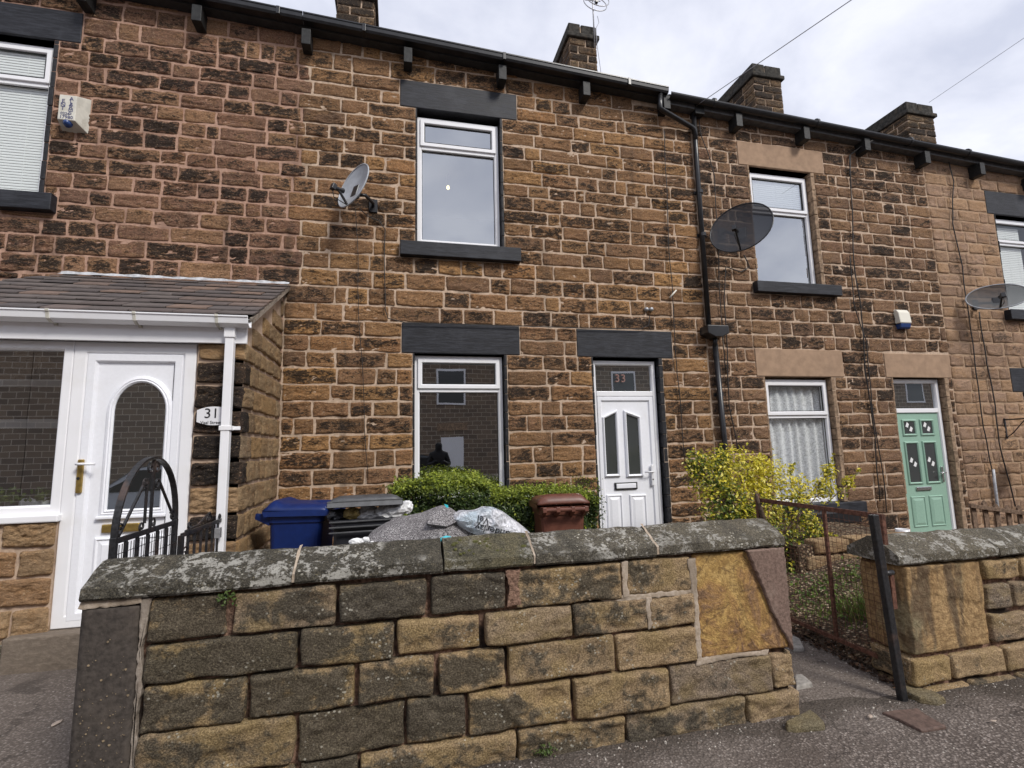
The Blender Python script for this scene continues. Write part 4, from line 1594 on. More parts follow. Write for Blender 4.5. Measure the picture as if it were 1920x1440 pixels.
# course heights read off the photograph
qz = [P(395, py, PY)[2] for py in (640, 677, 722, 768, 815, 865, 912, 965, 1015, 1065, 1115, 1165, 1215)]
qz = [z for z in qz if z > .02] + [.02]
for i, (zt, zb) in enumerate(zip(qz[:-1], qz[1:])):
    m = 'stone_porch_dark' if i in (1, 3, 4, 5, 7, 9) else 'stone_porch'
    if i == 2: m = 'stone_porch_dark'
    mb = MB()
    add_stone(mb, frame_front(PY), QX0 + .012, PX1 - .002, zb + .01, zt - .01, cell=.02, rough=.03, bulge=.012, aniso=2.6)
    obj('stone', mb, M[m], quoin, smooth=True, attrs=True, fix=False)
    # returning face
    mb = MB()
    ln = .18 if i % 2 else .30
    add_stone(mb, frame_right(PX1), PY + .0, PY + ln - .01, zb + .01, zt - .01, cell=.03, rough=.015, bulge=.01)
    obj('stone', mb, M[m if i in (1, 3, 5) else 'stone_porch_side'], bed, smooth=True, attrs=True, fix=False)
    v = PY + ln
    while v < -.03:
        l_ = random.uniform(.17, .34)
        if v + l_ > -.12: l_ = -v
        mb = MB()
        top_lim = 2.62 + (3.33 - 2.62) * ((v + l_ / 2) - PY) / (-PY) - .03
        add_stone(mb, frame_right(PX1), v + .006, v + l_ - .006, zb + .01, zt - .01, cell=.03, rough=.014, bulge=.008)
        obj('stone', mb, M['stone_porch_side'], bed, smooth=True, attrs=True, fix=False)
        v += l_
zc = qz[0]
while zc < 3.25:                                        # stones of the gable under the roof slope
    zn = zc + .19
    v = -.005
    while True:
        ymin = PY + (zn - 2.62) / (3.33 - 2.62) * (-PY) + .03
        l_ = random.uniform(.2, .36)
        if v - l_ < ymin:
            if v - ymin > .08:
                l_ = v - ymin
            else:
                break
        mb = MB()
        add_stone(mb, frame_right(PX1), v - l_ + .006, v - .006, zc + .01, zn - .01, cell=.03, rough=.014, bulge=.008)
        obj('stone', mb, M['stone_porch_side'], bed, smooth=True, attrs=True, fix=False)
        v -= l_
        if v <= ymin + .01: break
    zc = zn

# knee wall under the porch window
KX1 = P(100, 1080, PY)[0]
knee = obj('knee_wall', MB().box(-4.4, KX1 - .01, PY + .012, PY + .2, .0, 1.10), M['mortar_porch'], PR)
kz = [P(50, py, PY)[2] for py in (978, 1030, 1084, 1140, 1197, 1250)]
for i, (zt, zb) in enumerate(zip(kz[:-1], kz[1:])):
    xx = KX1 - .004
    first = True
    while xx > -4.3:
        l_ = (.24 if i % 2 else .36) if first else random.uniform(.32, .5)
        if i == 4: l_ = .5
        first = False
        mb = MB()
        add_stone(mb, frame_front(PY), xx - l_ + .008, xx - .008, zb + .01, zt - .01, cell=.02, rough=.022, bulge=.012)
        obj('stone', mb, M['stone_porch' if i != 4 else 'wall_stone'], knee, smooth=True, attrs=True, fix=False)
        xx -= l_

# frames
FD = (P(137, 640, PY)[0], P(368, 645, PY)[0], P(95, 1183, PY)[2], 2.49)
yd = PY + .03
fr_ = obj('door_frame', MB().mould(rect(*FD), [(0, yd + .08), (0, yd), (.006, yd - .006), (.085, yd - .006), (.10, yd + .012), (.10, yd + .08)]), M['upvc'], PR, bevel=.003)
dx0, dx1, dz0, dz1 = FD[0] + .125, FD[1] - .125, FD[2] + .09, FD[3] - .135
leaf = obj('door', MB().box(FD[0] + .10, FD[1] - .10, yd + .02, yd + .07, FD[2] + .05, FD[3] - .10), M['upvc_door'], PR, bevel=.003)
obj('door_stile', MB().mould(rect(FD[0] + .10, FD[1] - .10, FD[2] + .05, FD[3] - .10), [(0, yd + .03), (0, yd - .004), (.004, yd - .008), (.055, yd - .008), (.068, yd + .014), (.07, yd + .022)]), M['upvc_door'], leaf, bevel=.002)
obj('door_seal', MB().mould(rect(FD[0] + .16, FD[1] - .165, FD[2] + .11, FD[3] - .16), [(0, yd + .016), (.005, yd + .012), (.010, yd + .021)]), M['seal'], leaf)
al, ar = P(205, 830, PY)[0], P(303, 830, PY)[0]
zb_, zs_, ztop_ = P(240, 955, PY)[2], P(250, 770, PY)[2], P(252, 716, PY)[2]
arch = [(al, zb_), (ar, zb_)]
for i in range(17):
    an = math.pi * i / 16
    arch.append(((al + ar) / 2 + (ar - al) / 2 * math.cos(an), zs_ + (ztop_ - zs_) * math.sin(an)))
obj('glazing_moulding', MB().mould(arch, [(-.055, yd + .021), (-.05, yd + .004), (-.03, yd - .006), (-.022, yd + .002), (-.012, yd - .008), (0, yd + .004), (.003, yd + .03)]), M['upvc_door'], leaf)
obj('glass_panel', MB().add([(x, yd + .009, z) for x, z in arch], [tuple(range(len(arch)))]), M['glass'], leaf, fix=False)
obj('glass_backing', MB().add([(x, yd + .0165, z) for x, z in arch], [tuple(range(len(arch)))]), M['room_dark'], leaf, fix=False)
sillz = zb_ - .06
obj('door_rail', MB().box(al - .07, ar + .05, yd - .012, yd + .03, sillz - .012, sillz + .012), M['upvc_door'], leaf, bevel=.006)
for l, r_ in ((al - .05, al + .16), (al + .23, ar + .06)):
    z1_ = P(220, 1012, PY)[2]
    obj('raised_panel', MB().mould(rect(l, r_, FD[2] + .2, z1_), [(-.02, yd + .021), (-.016, yd + .005), (-.004, yd), (.006, yd + .012), (.035, yd + .004), (.04, yd)], closed_in=True), M['upvc_door'], leaf)
c = P(222, 991, PY)
obj('letter_plate', MB().box(c[0] - .13, c[0] + .13, yd - .004, yd + .025, c[2] - .032, c[2] + .032), M['brass'], leaf, bevel=.006)
c = P(148, 893, PY)
hp = obj('handle', MB().box(c[0] - .020, c[0] + .020, yd - .028, yd - .006, c[2] - .13, c[2] + .13), M['brass'], leaf, bevel=.006)
c = P(148, 870, PY)
obj('lever', MB().tube([(c[0], yd - .02, c[2]), (c[0], yd - .065, c[2]), (c[0] + .03, yd - .07, c[2]), (c[0] + .125, yd - .066, c[2] - .003)], .010, 10), M['white_plastic'], hp, smooth=True)
c = P(146, 897, PY)
obj('keyhole', MB().lathe([(0, yd - .034), (.010, yd - .034), (.012, yd - .026)], 12, (c[0], 0, c[2]), 'Y'), M['seal'], hp)
# window
WX1 = FD[0] - .002
wz0 = P(50, 968, PY)[2]
ww = obj('window', MB().mould(rect(-4.4, WX1, wz0, 2.49), [(0, yd + .08), (0, yd), (.005, yd - .006), (.062, yd - .006), (.075, yd + .012), (.075, yd + .08)]), M['upvc'], PR, bevel=.003)
obj('pane', MB().quad((-4.35, yd + .03, wz0 + .06), (WX1 - .06, yd + .03, wz0 + .06), (WX1 - .06, yd + .03, 2.44), (-4.35, yd + .03, 2.44)), M['glass'], ww, fix=False)
obj('window_sill', MB().box(-4.4, WX1 + .02, yd - .06, yd + .02, wz0 - .05, wz0 + .006), M['upvc'], ww, bevel=.01)
obj('step', MB().box(FD[0] - .22, -1.30, PY - .10, PY + .25, .0, FD[2] - .004), M['concrete'], PR, bevel=.012)
# roof
ez, rz_ = 2.70, 3.455
ey = PY - .09
HX = -3.39


def roof_pt(s_, x):            # s: 0 eave .. 1 top
    return (x, ey + (-.01 - ey) * s_, ez + (rz_ - ez) * s_)


deck = MB()
deck.add([(PX1 + .05, ey + .02, ez - .035), (-4.6, ey + .02, ez - .035), (HX, -.012, rz_ - .035), (PX1 + .05, -.012, rz_ - .035),
          (PX1 + .05, ey + .02, ez - .012), (-4.6, ey + .02, ez - .012), (HX, -.012, rz_ - .012), (PX1 + .05, -.012, rz_ - .012)],
         [(0, 1, 2, 3), (4, 7, 6, 5), (0, 3, 7, 4), (0, 4, 5, 1), (1, 5, 6, 2), (2, 6, 7, 3)])
rf = obj('roof', deck, M['room_dark'], PR)
obj('hip_slope', MB().add([(-4.6, ey, ez), (HX, -.012, rz_), (-4.6, -.012, ez)], [(0, 1, 2)]), M['slate'], rf, fix=False)
NR = 9
for r_ in range(NR):
    s0, s1 = r_ / NR, (r_ + 1) / NR + .035
    s1 = min(s1, .995)
    xl = -4.6 + (HX + 4.6) * (s0 + s1) / 2
    x = PX1 + .07
    first = True
    while x > xl:
        wdt = random.uniform(.27, .33)
        if first and r_ % 2: wdt *= .5
        first = False
        xa = max(x - wdt + .011, xl)
        if x - xa > .05:
            a0, a1 = roof_pt(s0, 0), roof_pt(s1, 0)
            up0, up1 = .022 + random.uniform(0, .008), .001
            th = .012
            jz_ = random.uniform(-.012, .012)
            v = []
            for xx in (xa, x):
                v += [(xx, a0[1] + jz_, a0[2] + up0 + jz_ * .5), (xx, a1[1], a1[2] + up1), (xx, a1[1], a1[2] + up1 + th), (xx, a0[1] + jz_, a0[2] + up0 + th + jz_ * .5)]
            obj('slate', MB().add(v, [(0, 1, 2, 3), (7, 6, 5, 4), (0, 4, 5, 1), (1, 5, 6, 2), (2, 6, 7, 3), (3, 7, 4, 0)]), M['slate'], rf)
        x -= wdt
fl = MB()
xs = np.linspace(HX - .05, PX1 + .06, 40)
v = []
for i, x in enumerate(xs):
    w_ = .012 * math.sin(i * 1.7) + .008 * math.sin(i * .6)
    v += [(x, -.03, rz_ + .045 + w_ * .4), (x, -.045, rz_ + .022), (x, -.10 + w_ * .6, rz_ - .004)]
f = []
for i in range(len(xs) - 1):
    for j in (0, 1):
        f.append((i * 3 + j, i * 3 + j + 1, i * 3 + j + 4, i * 3 + j + 3))
obj('lead_flashing', MB().add(v, f), M['lead'], rf, fix=False)
obj('verge', MB().bar((PX1 + .055, ey + .02, ez - .02), (PX1 + .055, -.02, rz_ - .02), .022, .05), M['mortar_grey'], rf)
# gutter and fascia
obj('fascia', MB().box(-4.6, PX1 + .02, PY - .055, PY - .02, 2.485, 2.655), M['upvc'], PR, bevel=.003)
prof = [(-1.395, 0), (-1.395, -.075), (-1.455, -.085), (-1.505, -.06), (-1.517, -.01), (-1.525, -.008), (-1.525, .004), (-1.512, .004), (-1.50, -.05), (-1.453, -.075), (-1.405, -.066), (-1.405, 0)]
gz_ = P(250, 590, -1.52)[2] + .012
g = obj('gutter', MB().prismx([(y - .03, gz_ + z) for y, z in prof], -4.6, PX1 + .055), M['upvc'], PR, bevel=.002)
for px in (86, 250, 405):
    q = P(px, 600, -1.55)
    obj('gutter_bracket', MB().prismx([(y - .033, gz_ + z - .004) for y, z in prof[1:6]] + [(-1.56, gz_ + .008), (-1.545, gz_ + .008), (-1.42, gz_ - .10)], q[0] - .012, q[0] + .012), M['old_white'], g, bevel=.002)
DPX = P(427, 760, PY - .06)[0]
dp = obj('downpipe', MB().box(DPX - .033, DPX + .033, PY - .105, PY - .04, .03, gz_ - .12), M['upvc'], PR, bevel=.006)
obj('outlet', MB().box(DPX - .042, DPX + .042, PY - .115, PY - .035, gz_ - .17, gz_ - .06), M['upvc'], dp, bevel=.008)
q = P(437, 803, PY - .04)
obj('pipe_clip', MB().box(DPX - .045, DPX + .045, PY - .112, PY - .02, q[2] - .02, q[2] + .02).box(DPX + .04, DPX + .095, PY - .035, PY - .02, q[2] - .016, q[2] + .016), M['upvc'], dp, bevel=.005)
# inside the porch: inner window and rafters seen through the glass
obj('floor', MB().box(-4.3, PX1 - .11, PY + .2, -.01, .0, .2), M['room_dark'], PR)
obj('back_wall', MB().quad((-4.6, -.004, .0), (PX1 - .11, -.004, .0), (PX1 - .11, -.004, 3.3), (-4.6, -.004, 3.3)), M['far_brick'], PR, fix=False)
obj('rafter', MB().bar((-3.6, ey + .1, 2.6), (-3.6, -.02, 3.3), .05, .10), M['wood'], PR)
obj('rafter', MB().bar((-2.9, ey + .1, 2.6), (-2.9, -.02, 3.3), .05, .10), M['wood'], PR)
iw = obj('inner_window', MB().mould(rect(-4.3, -2.95, 1.1, 2.35), [(0, -.01), (0, -.05), (.07, -.05), (.075, -.03)]).box(-4.3, -2.95, -.05, -.02, 1.86, 1.95), M['upvc'], PR)
obj('inner_pane', MB().quad((-4.25, -.02, 1.15), (-3.0, -.02, 1.15), (-3.0, -.02, 2.3), (-4.25, -.02, 2.3)), M['room_dark'], iw, fix=False)

# number plate of 31
pc = P(402, 780, PY - .04)
pl = thing('house_number_plate', 'oval ended white plate with number 31 and street name beside the porch door', 'sign', tuple(pc))
hw, hh = .128, .078
poly = []
for i in range(9):
    u = -1 + 2 * i / 8
    poly.append((pc[0] + u * hw, pc[2] - hh * (.62 + .38 * (1 - u * u))))
for i in range(9):
    u = 1 - 2 * i / 8
    poly.append((pc[0] + u * hw, pc[2] + hh * (.62 + .38 * (1 - u * u))))
obj('plate', MB().prism(poly, PY - .052, PY - .042), M['white_plastic'], pl, bevel=.002)
obj('number', MB().text('31', .115, (pc[0] - .018, PY - .0535, pc[2] + .018), depth=.002), M['black_ink'], pl)
obj('street_name', MB().text('Vaal Street', .036, (pc[0] - .018, PY - .0535, pc[2] - .055), depth=.002), M['black_ink'], pl)

# plant pots on the porch window ledge
for k, (px, lab) in enumerate(((15, 'small leafy plant in black pot behind the porch window'), (82, 'low green plant in white pot behind the porch window'))):
    q = P(px, 945, PY + .22)
    pt_ = thing('potted_plant', lab, 'plant', (q[0], PY + .22, 1.12), 'plants on the porch ledge')
    zb = wz0 + .01
    obj('pot', MB().lathe([(0, 0), (.05, 0), (.065, .09), (.058, .09), (.05, .07), (0, .07)], 16, (q[0], PY + .22, zb)), M['terracotta' if k == 0 else 'white_plastic'], pt_, smooth=True)
    mb = MB()
    for i in range(130):
        d = Vector((random.gauss(0, 1), random.gauss(0, 1), abs(random.gauss(0, .8)))).normalized() * random.uniform(.03, .12)
        c_ = Vector((q[0], PY + .22, zb + .09)) + d
        a_ = Vector((random.gauss(0, 1), random.gauss(0, 1), random.gauss(0, 1))).normalized() * .018
        b_ = a_.orthogonal().normalized() * .012
        mb.add([c_ - a_, c_ + b_, c_ + a_, c_ - b_], [(0, 1, 2, 3)])
    obj('leaves', mb, M['green_leaf'], pt_, fix=False)
obj('inner_ledge', MB().box(-4.35, WX1, PY + .10, PY + .34, wz0 - .05, wz0 + .008), M['upvc'], PR)

# ------------------------------------------------------------------ garden walls
GY = -3.318


def coping_mesh(mb, x0, x1, zb, yc, seed, rnd, width=.36, lip=.055, peak=.155, cut0=0, cut1=0):
    """saddleback coping stone, profile across Y; ridge at yc"""
    hw = width / 2
    ys = [-hw + .01, -hw, -hw + .004, -hw * .72, -hw * .45, -hw * .2, -.02, .02, hw * .3, hw * .7, hw - .004, hw, hw - .01]
    zs = [0, .012, lip]
    for y in ys[3:10]:
        zs.append(lip + (peak - lip) * (1 - abs(y) / hw))
    zs += [lip, .012, 0]
    nx = max(6, int((x1 - x0) / .018))
    us = np.linspace(0, x1 - x0, nx)
    V = []
    for i, u in enumerate(us):
        for y, z in zip(ys, zs):
            V.append((x0 + u, yc + y, zb + z))
    V = np.array(V)
    q = V * 9 + seed
    dsp = fbm(q, 4, .6)
    d2 = fbm(q * .5 + 9, 2)
    nrm = np.array([[0, y / hw, .7 if 1 < i < 11 else 0] for i, y in enumerate(ys)] * nx)
    V = V + nrm * (dsp * .016)[:, None]
    V[:, 2] += d2 * .006
    V[:, 0] += fbm(V * 6 + 3 + seed, 2) * .006
    m = len(ys)
    idx = np.arange(nx * m).reshape(nx, m)
    f = [tuple(q_) for q_ in np.stack([idx[:-1, :-1].ravel(), idx[:-1, 1:].ravel(), idx[1:, 1:].ravel(), idx[1:, :-1].ravel()], 1)]
    f += [tuple(idx[0]), tuple(idx[-1][::-1])]
    f += [(idx[i, 0], idx[i + 1, 0], idx[i + 1, -1], idx[i, -1]) for i in range(nx - 1)]
    mb.add(V, f, rnd=rnd, h=dsp)


GW = thing('garden_wall', 'low mossy stone garden wall with sloped coping in front of the bins', 'wall', (.45, -3.15, 0), 'low stone garden walls')
core = obj('wall_core', MB().box(-1.30, 2.235, GY + .022, GY + .30, -.05, .925), M['mortar_wall'], GW)
courses33 = [
    (.727, .912, [(280, 423), (437, 630), (637, 798), (807, 948), (968, 1163), (1173, 1295)], 1145),
    (.548, .712, [(273, 558), (565, 738), (745, 900), (910, 1072), (1075, 1212), (1218, 1301)], 1220),
    (.352, .533, [(265, 462), (468, 665), (672, 813), (822, 947), (952, 1152), (1155, 1303)], 1300),
    (.142, .340, [(258, 552), (560, 758), (762, 873), (877, 1073), (1077, 1252), (1255, 1445)], 1355),
    (-.03, .128, [(254, 420), (425, 552), (560, 670), (678, 967), (970, 1170), (1175, 1397), (1400, 1495)], 1390)]
for ci, (zb, zt, spans, py) in enumerate(courses33):
    for si, (pa, pb) in enumerate(spans):
        # pixel row of the middle of this course at this column
        def xat(px):
            lo, hi = 900, 1500
            for _ in range(30):
                mid = (lo + hi) / 2
                if P(px, mid, GY)[2] > (zb + zt) / 2: lo = mid
                else: hi = mid
            return P(px, lo, GY)[0]
        u0, u1 = xat(pa), xat(pb)
        u0 = max(u0, -1.095)
        mb = MB()
        add_stone(mb, frame_front(GY), u0 - .002, u1 + .002, zb - .003 + random.uniform(-.004, .004), zt + .003 + random.uniform(-.004, .004), cell=.0115, rough=.020, bulge=.013, edge=.007,
                  freq=6.5, aniso=1.5, jit=.006, back=.035, proud=random.uniform(-.006, .010), zc=1.0, soft=.014, plate=.007, rc=.012, sharp=18)
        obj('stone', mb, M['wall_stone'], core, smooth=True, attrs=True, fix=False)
# end stone of course four, small block
mb = MB()
add_stone(mb, frame_front(GY), 2.105, 2.262, .15, .335, cell=.014, rough=.02, bulge=.02, back=.03)
obj('stone', mb, M['wall_stone'], core, smooth=True, attrs=True, fix=False)
for (zb, zt) in ((-.03, .13), (.145, .34)):                # their returns in the gateway
    mb = MB()
    add_stone(mb, frame_right(2.25), GY + .0, GY + .31, zb, zt, cell=.02, rough=.02, bulge=.012, back=.03)
    obj('stone', mb, M['wall_stone'], core, smooth=True, attrs=True, fix=False)
# ochre pier slab with purple-grey patched corner
zp0, zp1 = .352, .925
mb = MB()
add_stone(mb, frame_front(GY), 1.662, 2.243, zp0, zp1, cell=.0125, rough=.014, bulge=.006, freq=4.5, edge=.01, jit=.003, back=.03, plate=.007, aniso=.8)
pier = obj('pier_slab', mb, M['pier_ochre'], GW, smooth=True, attrs=True, fix=False, label='ochre spalled sandstone slab at the end of the wall')
fr = frame_right(2.24)
mb = MB()
add_stone(mb, fr, GY + .0, GY + .31, zp0, zp1, cell=.03, rough=.008, bulge=.005, freq=4, back=.03)
obj('pier_return', mb, M['pier_ochre'], GW, smooth=True, attrs=True, fix=False)


def patch(pts, y, th=.012):
    """thin irregular render patch on the wall face; pts (x,z)"""
    mb = MB()
    n = len(pts)
    out = []
    for i in range(n):
        a, b = pts[i], pts[(i + 1) % n]
        k = max(1, int(math.hypot(b[0] - a[0], b[1] - a[1]) / .02))
        for j in range(k):
            u = j / k
            x, z = a[0] + (b[0] - a[0]) * u, a[1] + (b[1] - a[1]) * u
            out.append((x + random.uniform(-.004, .004), z + random.uniform(-.004, .004)))
    mb.mould(out, [(0, y + .03), (.0, y - th * .6), (.006, y - th)], closed_in=True)
    return mb


pp = [P(px, py, GY) for px, py in ((1395, 1043), (1418, 1085), (1445, 1150), (1480, 1213))]
poly = [(2.252, zp1 - .002)] + [(q[0], min(q[2], zp1 - .002)) for q in pp]
poly = [(2.252, zp1)] + [(pp[0][0], zp1)] + [(q[0], q[2]) for q in pp[1:3]] + [(2.252, pp[3][2] - .01)]
obj('render_patch', patch(poly, GY - .022, .012), M['pier_grey'], pier, label='purple grey render patch on the pier corner')
# black gatepost slab on the left
mb = MB()
add_stone(mb, frame_front(GY), -1.355, -1.12, -.05, .895, cell=.02, rough=.004, bulge=.003, freq=3, edge=.008, jit=.002, back=.04)
M['pier_black'] = plain('blackened_gatepost', (.06, .05, .043), .85, 40, .35, .3, .3, dirt=(.13, .105, .085), dirt_s=4)
gp = obj('gatepost_slab', mb, M['pier_black'], GW, smooth=True, attrs=True, fix=False, label='smooth blackened gatepost slab at the left end')
mb = MB()
add_stone(mb, frame_left(-1.352), GY + .0, GY + .30, -.05, .895, cell=.03, rough=.004, bulge=.003, freq=3, back=.04)
obj('gatepost_return', mb, M['pier_black'], gp, smooth=True, attrs=True, fix=False)
# lichen flecks on the post
mb = MB()
for i in range(120):
    x, z = random.uniform(-1.34, -1.13), .05 + random.betavariate(1.2, 2.2) * .75
    r0 = random.choice([.0015, .002, .002, .003, .004, .006])
    k = 7
    mb.add([(x + r0 * random.uniform(.6, 1.2) * math.cos(2 * math.pi * j / k), GY - .0125 - .003 * 0, z + r0 * random.uniform(.6, 1.2) * math.sin(2 * math.pi * j / k)) for j in range(k)], [tuple(range(k))])
M['lichen'] = plain('lichen', (.25, .19, .12), .95, 60, .3)
tag(obj('lichen', mb, M['lichen'], gp, fix=False), kind='stuff')
# pale mortar: beside the posts and under the coping
M['mortar_pale'] = mortar('mortar_pale', (.50, .42, .34), (.34, .27, .2))
pm = [(-1.118, .92), (-1.078, .92), (-1.092, .80), (-1.104, .70), (-1.094, .55), (-1.107, .42), (-1.096, .3), (-1.104, .0), (-1.12, .0)]
obj('pointing', patch(pm, GY - .004, .004), M['mortar_grey'], core)
pm = [(1.618, .90), (1.668, .90), (1.668, .34), (1.64, .35), (1.634, .5), (1.642, .62), (1.63, .75)]
obj('pointing', patch(pm, GY - .010, .004), M['mortar_pale'], core)
pm = [(1.64, .362), (2.10, .362), (2.09, .335), (1.9, .345), (1.63, .325)]
obj('pointing', patch(pm, GY - .011, .004), M['mortar_pale'], core)
pm = [(.555, .915), (.635, .915), (.62, .84), (.64, .74), (.56, .735), (.575, .83)]
obj('pointing', patch(pm, GY - .014, .004), M['mortar_wall'], core)
pm = [(1.21, .915), (1.25, .915), (1.24, .80), (1.25, .73), (1.215, .725)]
obj('pointing', patch(pm, GY - .012, .004), M['mortar_pale'], core)
pm = [(1.345, .715), (1.385, .715), (1.38, .56), (1.35, .55)]
obj('pointing', patch(pm, GY - .012, .004), M['mortar_pale'], core)
pm = [(1.0, .735), (1.63, .735), (1.63, .712), (1.2, .705)]
obj('pointing', patch(pm, GY - .009, .003), M['mortar_pale'], core)
pm = [(-1.35, .93), (-1.12, .93), (-1.115, .896), (-1.36, .892)]
obj('pointing', patch(pm, GY - .006, .004), M['mortar_pale'], core)

CZ = .931
CYC = GY + .155
for i, (pa, pb) in enumerate(((147, 547), (552, 832), (834, 1002), (1005, 1232), (1237, 1473))):
    u0 = P(pa, 1125 - (pa - 147) * .0757, GY - .03)[0]
    u1 = P(pb, 1125 - (pb - 147) * .0757, GY - .03)[0]
    mb = MB()
    coping_mesh(mb, u0 + .002, u1 - .002, CZ + random.uniform(-.006, .006), CYC, i * 13.7, random.random(), width=.375, peak=.15)
    obj('coping_stone', mb, M['coping_mossy' if i == 2 else 'coping'], GW, smooth=False, attrs=True, fix=True)
jt = MB()
for px in (549.5, 1003.5, 1234.5):
    u = P(px, 1125 - (px - 147) * .0757, GY - .03)[0]
    hw = .18
    nj = 9
    V = [(u + sg * (.006 + random.uniform(-.002, .004)), CYC - hw * (1 - k / (nj - 1)) - .004, CZ + .052 + .10 * k / (nj - 1) + random.uniform(-.003, .003)) for k in range(nj) for sg in (-1, 1)]
    V += [(u - .007, CYC - hw - .006, CZ + .012), (u + .007, CYC - hw - .006, CZ + .012)]
    jt.add(V, [(2 * k, 2 * k + 1, 2 * k + 3, 2 * k + 2) for k in range(nj - 1)] + [(2 * nj, 2 * nj + 1, 1, 0)])
obj('coping_joint', jt, M['mortar_pale'], GW, fix=False)
# moss cushions on the third coping stone
mb = MB()
for i in range(26):
    px, py = random.uniform(850, 990), random.uniform(1012, 1045)
    q = P(px, py, CYC - .09)
    yy = random.uniform(-.15, -.02)
    zz_ = CZ + .055 + (.095) * (1 - abs(yy) / .1875)
    xx = random.uniform(P(845, 1040, CYC)[0], P(985, 1030, CYC)[0])
    r0 = random.uniform(.005, .014)
    mb.lathe([(r0, -.004), (r0 * .85, r0 * .28), (r0 * .4, r0 * .48), (0, r0 * .52)], 9, (xx, CYC + yy, zz_), sx=random.uniform(.8, 1.4))
tag(obj('moss', mb, M['moss'], GW, smooth=True), kind='stuff')

# right-hand wall
RW = thing('garden_wall', 'low stone garden wall with streaked yellow pier right of the gateway', 'wall', (5, -3.15, 0), 'low stone garden walls')
core2 = obj('wall_core', MB().box(3.15, 8.5, GY + .022, GY + .30, -.2, .755), M['mortar_wall'], RW)
RZ = .765
mb = MB()
add_stone(mb, frame_front(GY), 3.125, 3.757, .213, .752, cell=.015, rough=.008, bulge=.006, freq=4, edge=.012, jit=.004, back=.03, proud=.01)
p2 = obj('pier_slab', mb, M['pier_streak'], RW, smooth=True, attrs=True, fix=False, label='yellow pier slab with dark vertical streaks')
mb = MB()
add_stone(mb, frame_left(3.128), GY + .0, GY + .30, .213, .752, cell=.02, rough=.012, bulge=.006, freq=4, back=.03)
obj('pier_return', mb, M['pier_streak'], RW, smooth=True, attrs=True, fix=False)
for zb, zt, cuts in ((.60, .748, [3.77, 4.1, 4.5, 5.0, 5.4, 5.9, 6.4, 7.0, 7.6, 8.2]), (.415, .588, [3.77, 4.0, 4.35, 4.8, 5.2, 5.7, 6.2, 6.7, 7.3, 8.2]), (.213, .402, [3.775, 4.12, 4.6, 5.0, 5.5, 6.0, 6.5, 7.0, 7.6, 8.2]),
                     (.03, .20, [3.10, 3.42, 3.86, 4.3, 4.7, 5.2, 5.8, 6.4, 7.0, 7.6, 8.2]), (-.13, .02, [3.19, 3.55, 3.95, 4.5, 5.0, 5.6, 6.2, 7, 7.6, 8.2])):
    for a, b in zip(cuts[:-1], cuts[1:]):
        mb = MB()
        add_stone(mb, frame_front(GY), a + .008, b - .008, zb + .006, zt - .006, cell=.016 if a < 5 else .05, rough=.02, bulge=.018, edge=.010, freq=7, aniso=1.3, jit=.006, back=.03)
        obj('stone', mb, M['wall_stone'], core2, smooth=True, attrs=True, fix=False)
for zb, zt in ((.03, .20), (-.10, .02)):
    mb = MB()
    add_stone(mb, frame_left(3.12), GY - .0, GY + .28, zb, zt, cell=.02, rough=.018, bulge=.016, back=.03)
    obj('stone', mb, M['wall_stone'], core2, smooth=True, attrs=True, fix=False)
for i, (a, b) in enumerate(((3.08, 3.90), (3.91, 4.75), (4.76, 5.7), (5.71, 6.7), (6.71, 8.5))):
    mb = MB()
    coping_mesh(mb, a, b, RZ + random.uniform(-.004, .004), CYC - .0, 71 + i * 9.1, random.random(), width=.39, peak=.16)
    obj('coping_stone', mb, M['coping'], RW, smooth=False, attrs=True)

# ------------------------------------------------------------------ gates and railings
def scroll(mb, c, r0, turns, a0, plane, w=.012, d=.006, sgn=1):
    pts = []
    n = int(14 * turns)
    for i in range(n + 1):
        u = i / n
        an = a0 + sgn * 2 * math.pi * turns * u
        rr = r0 * (1 - .72 * u)
        pts.append(plane(c[0] + rr * math.cos(an), c[1] + rr * math.sin(an)))
    mb.tube(pts, w / 2, 6)


GX = -1.40
ig = thing('iron_gate', 'black wrought iron garden gate with arched top and scrolls standing open', 'gate', (GX, -2.69, .1), 'iron gates')
plane = lambda y, z: (GX, y, z)
y0g, y1g = PX(213, 1020, GX)[1], PX(328, 980, GX)[1]
zr = 1.125
top = PX(290, 858, GX)[2]
fr_ = MB()
fr_.bar((GX, y0g, .12), (GX, y0g, zr + .02), .03, .03, (1, 0, 0)).bar((GX, y1g, .12), (GX, y1g, zr + .02), .03, .03, (1, 0, 0))
gf = obj('gate_frame', fr_, M['black_iron'], ig, bevel=.003)
ym = (y0g + y1g) / 2
pts = [(GX, ym - (y1g - y0g) / 2 * math.cos(math.pi * i / 24), zr + (top - zr) * math.sin(math.pi * i / 24) ** .92) for i in range(25)]
ab = MB()
for a, b in zip(pts[:-1], pts[1:]):
    ab.bar(a, Vector(b) + (Vector(b) - Vector(a)) * .04, .032, .012, (0, b[1] - ym, b[2] - zr + .001))
obj('arched_top', ab, M['black_iron'], ig)
for zz_ in (zr, .62, .2):
    obj('rail', MB().bar((GX, y0g, zz_), (GX, y1g, zz_), .012, .03), M['black_iron'], ig, bevel=.002)
for i in range(1, 6):
    y = y0g + (y1g - y0g) * i / 6
    obj('bar', MB().bar((GX, y, .2), (GX, y, zr), .014, .014, (1, 0, 0)), M['black_iron'], ig)
sc = MB()
sc.bar((GX, ym + .02, zr), (GX, ym + .02, top - .01), .014, .014, (1, 0, 0)).bar((GX, ym - .05, zr + .05), (GX, ym - .05, zr + .30), .012, .012, (1, 0, 0))
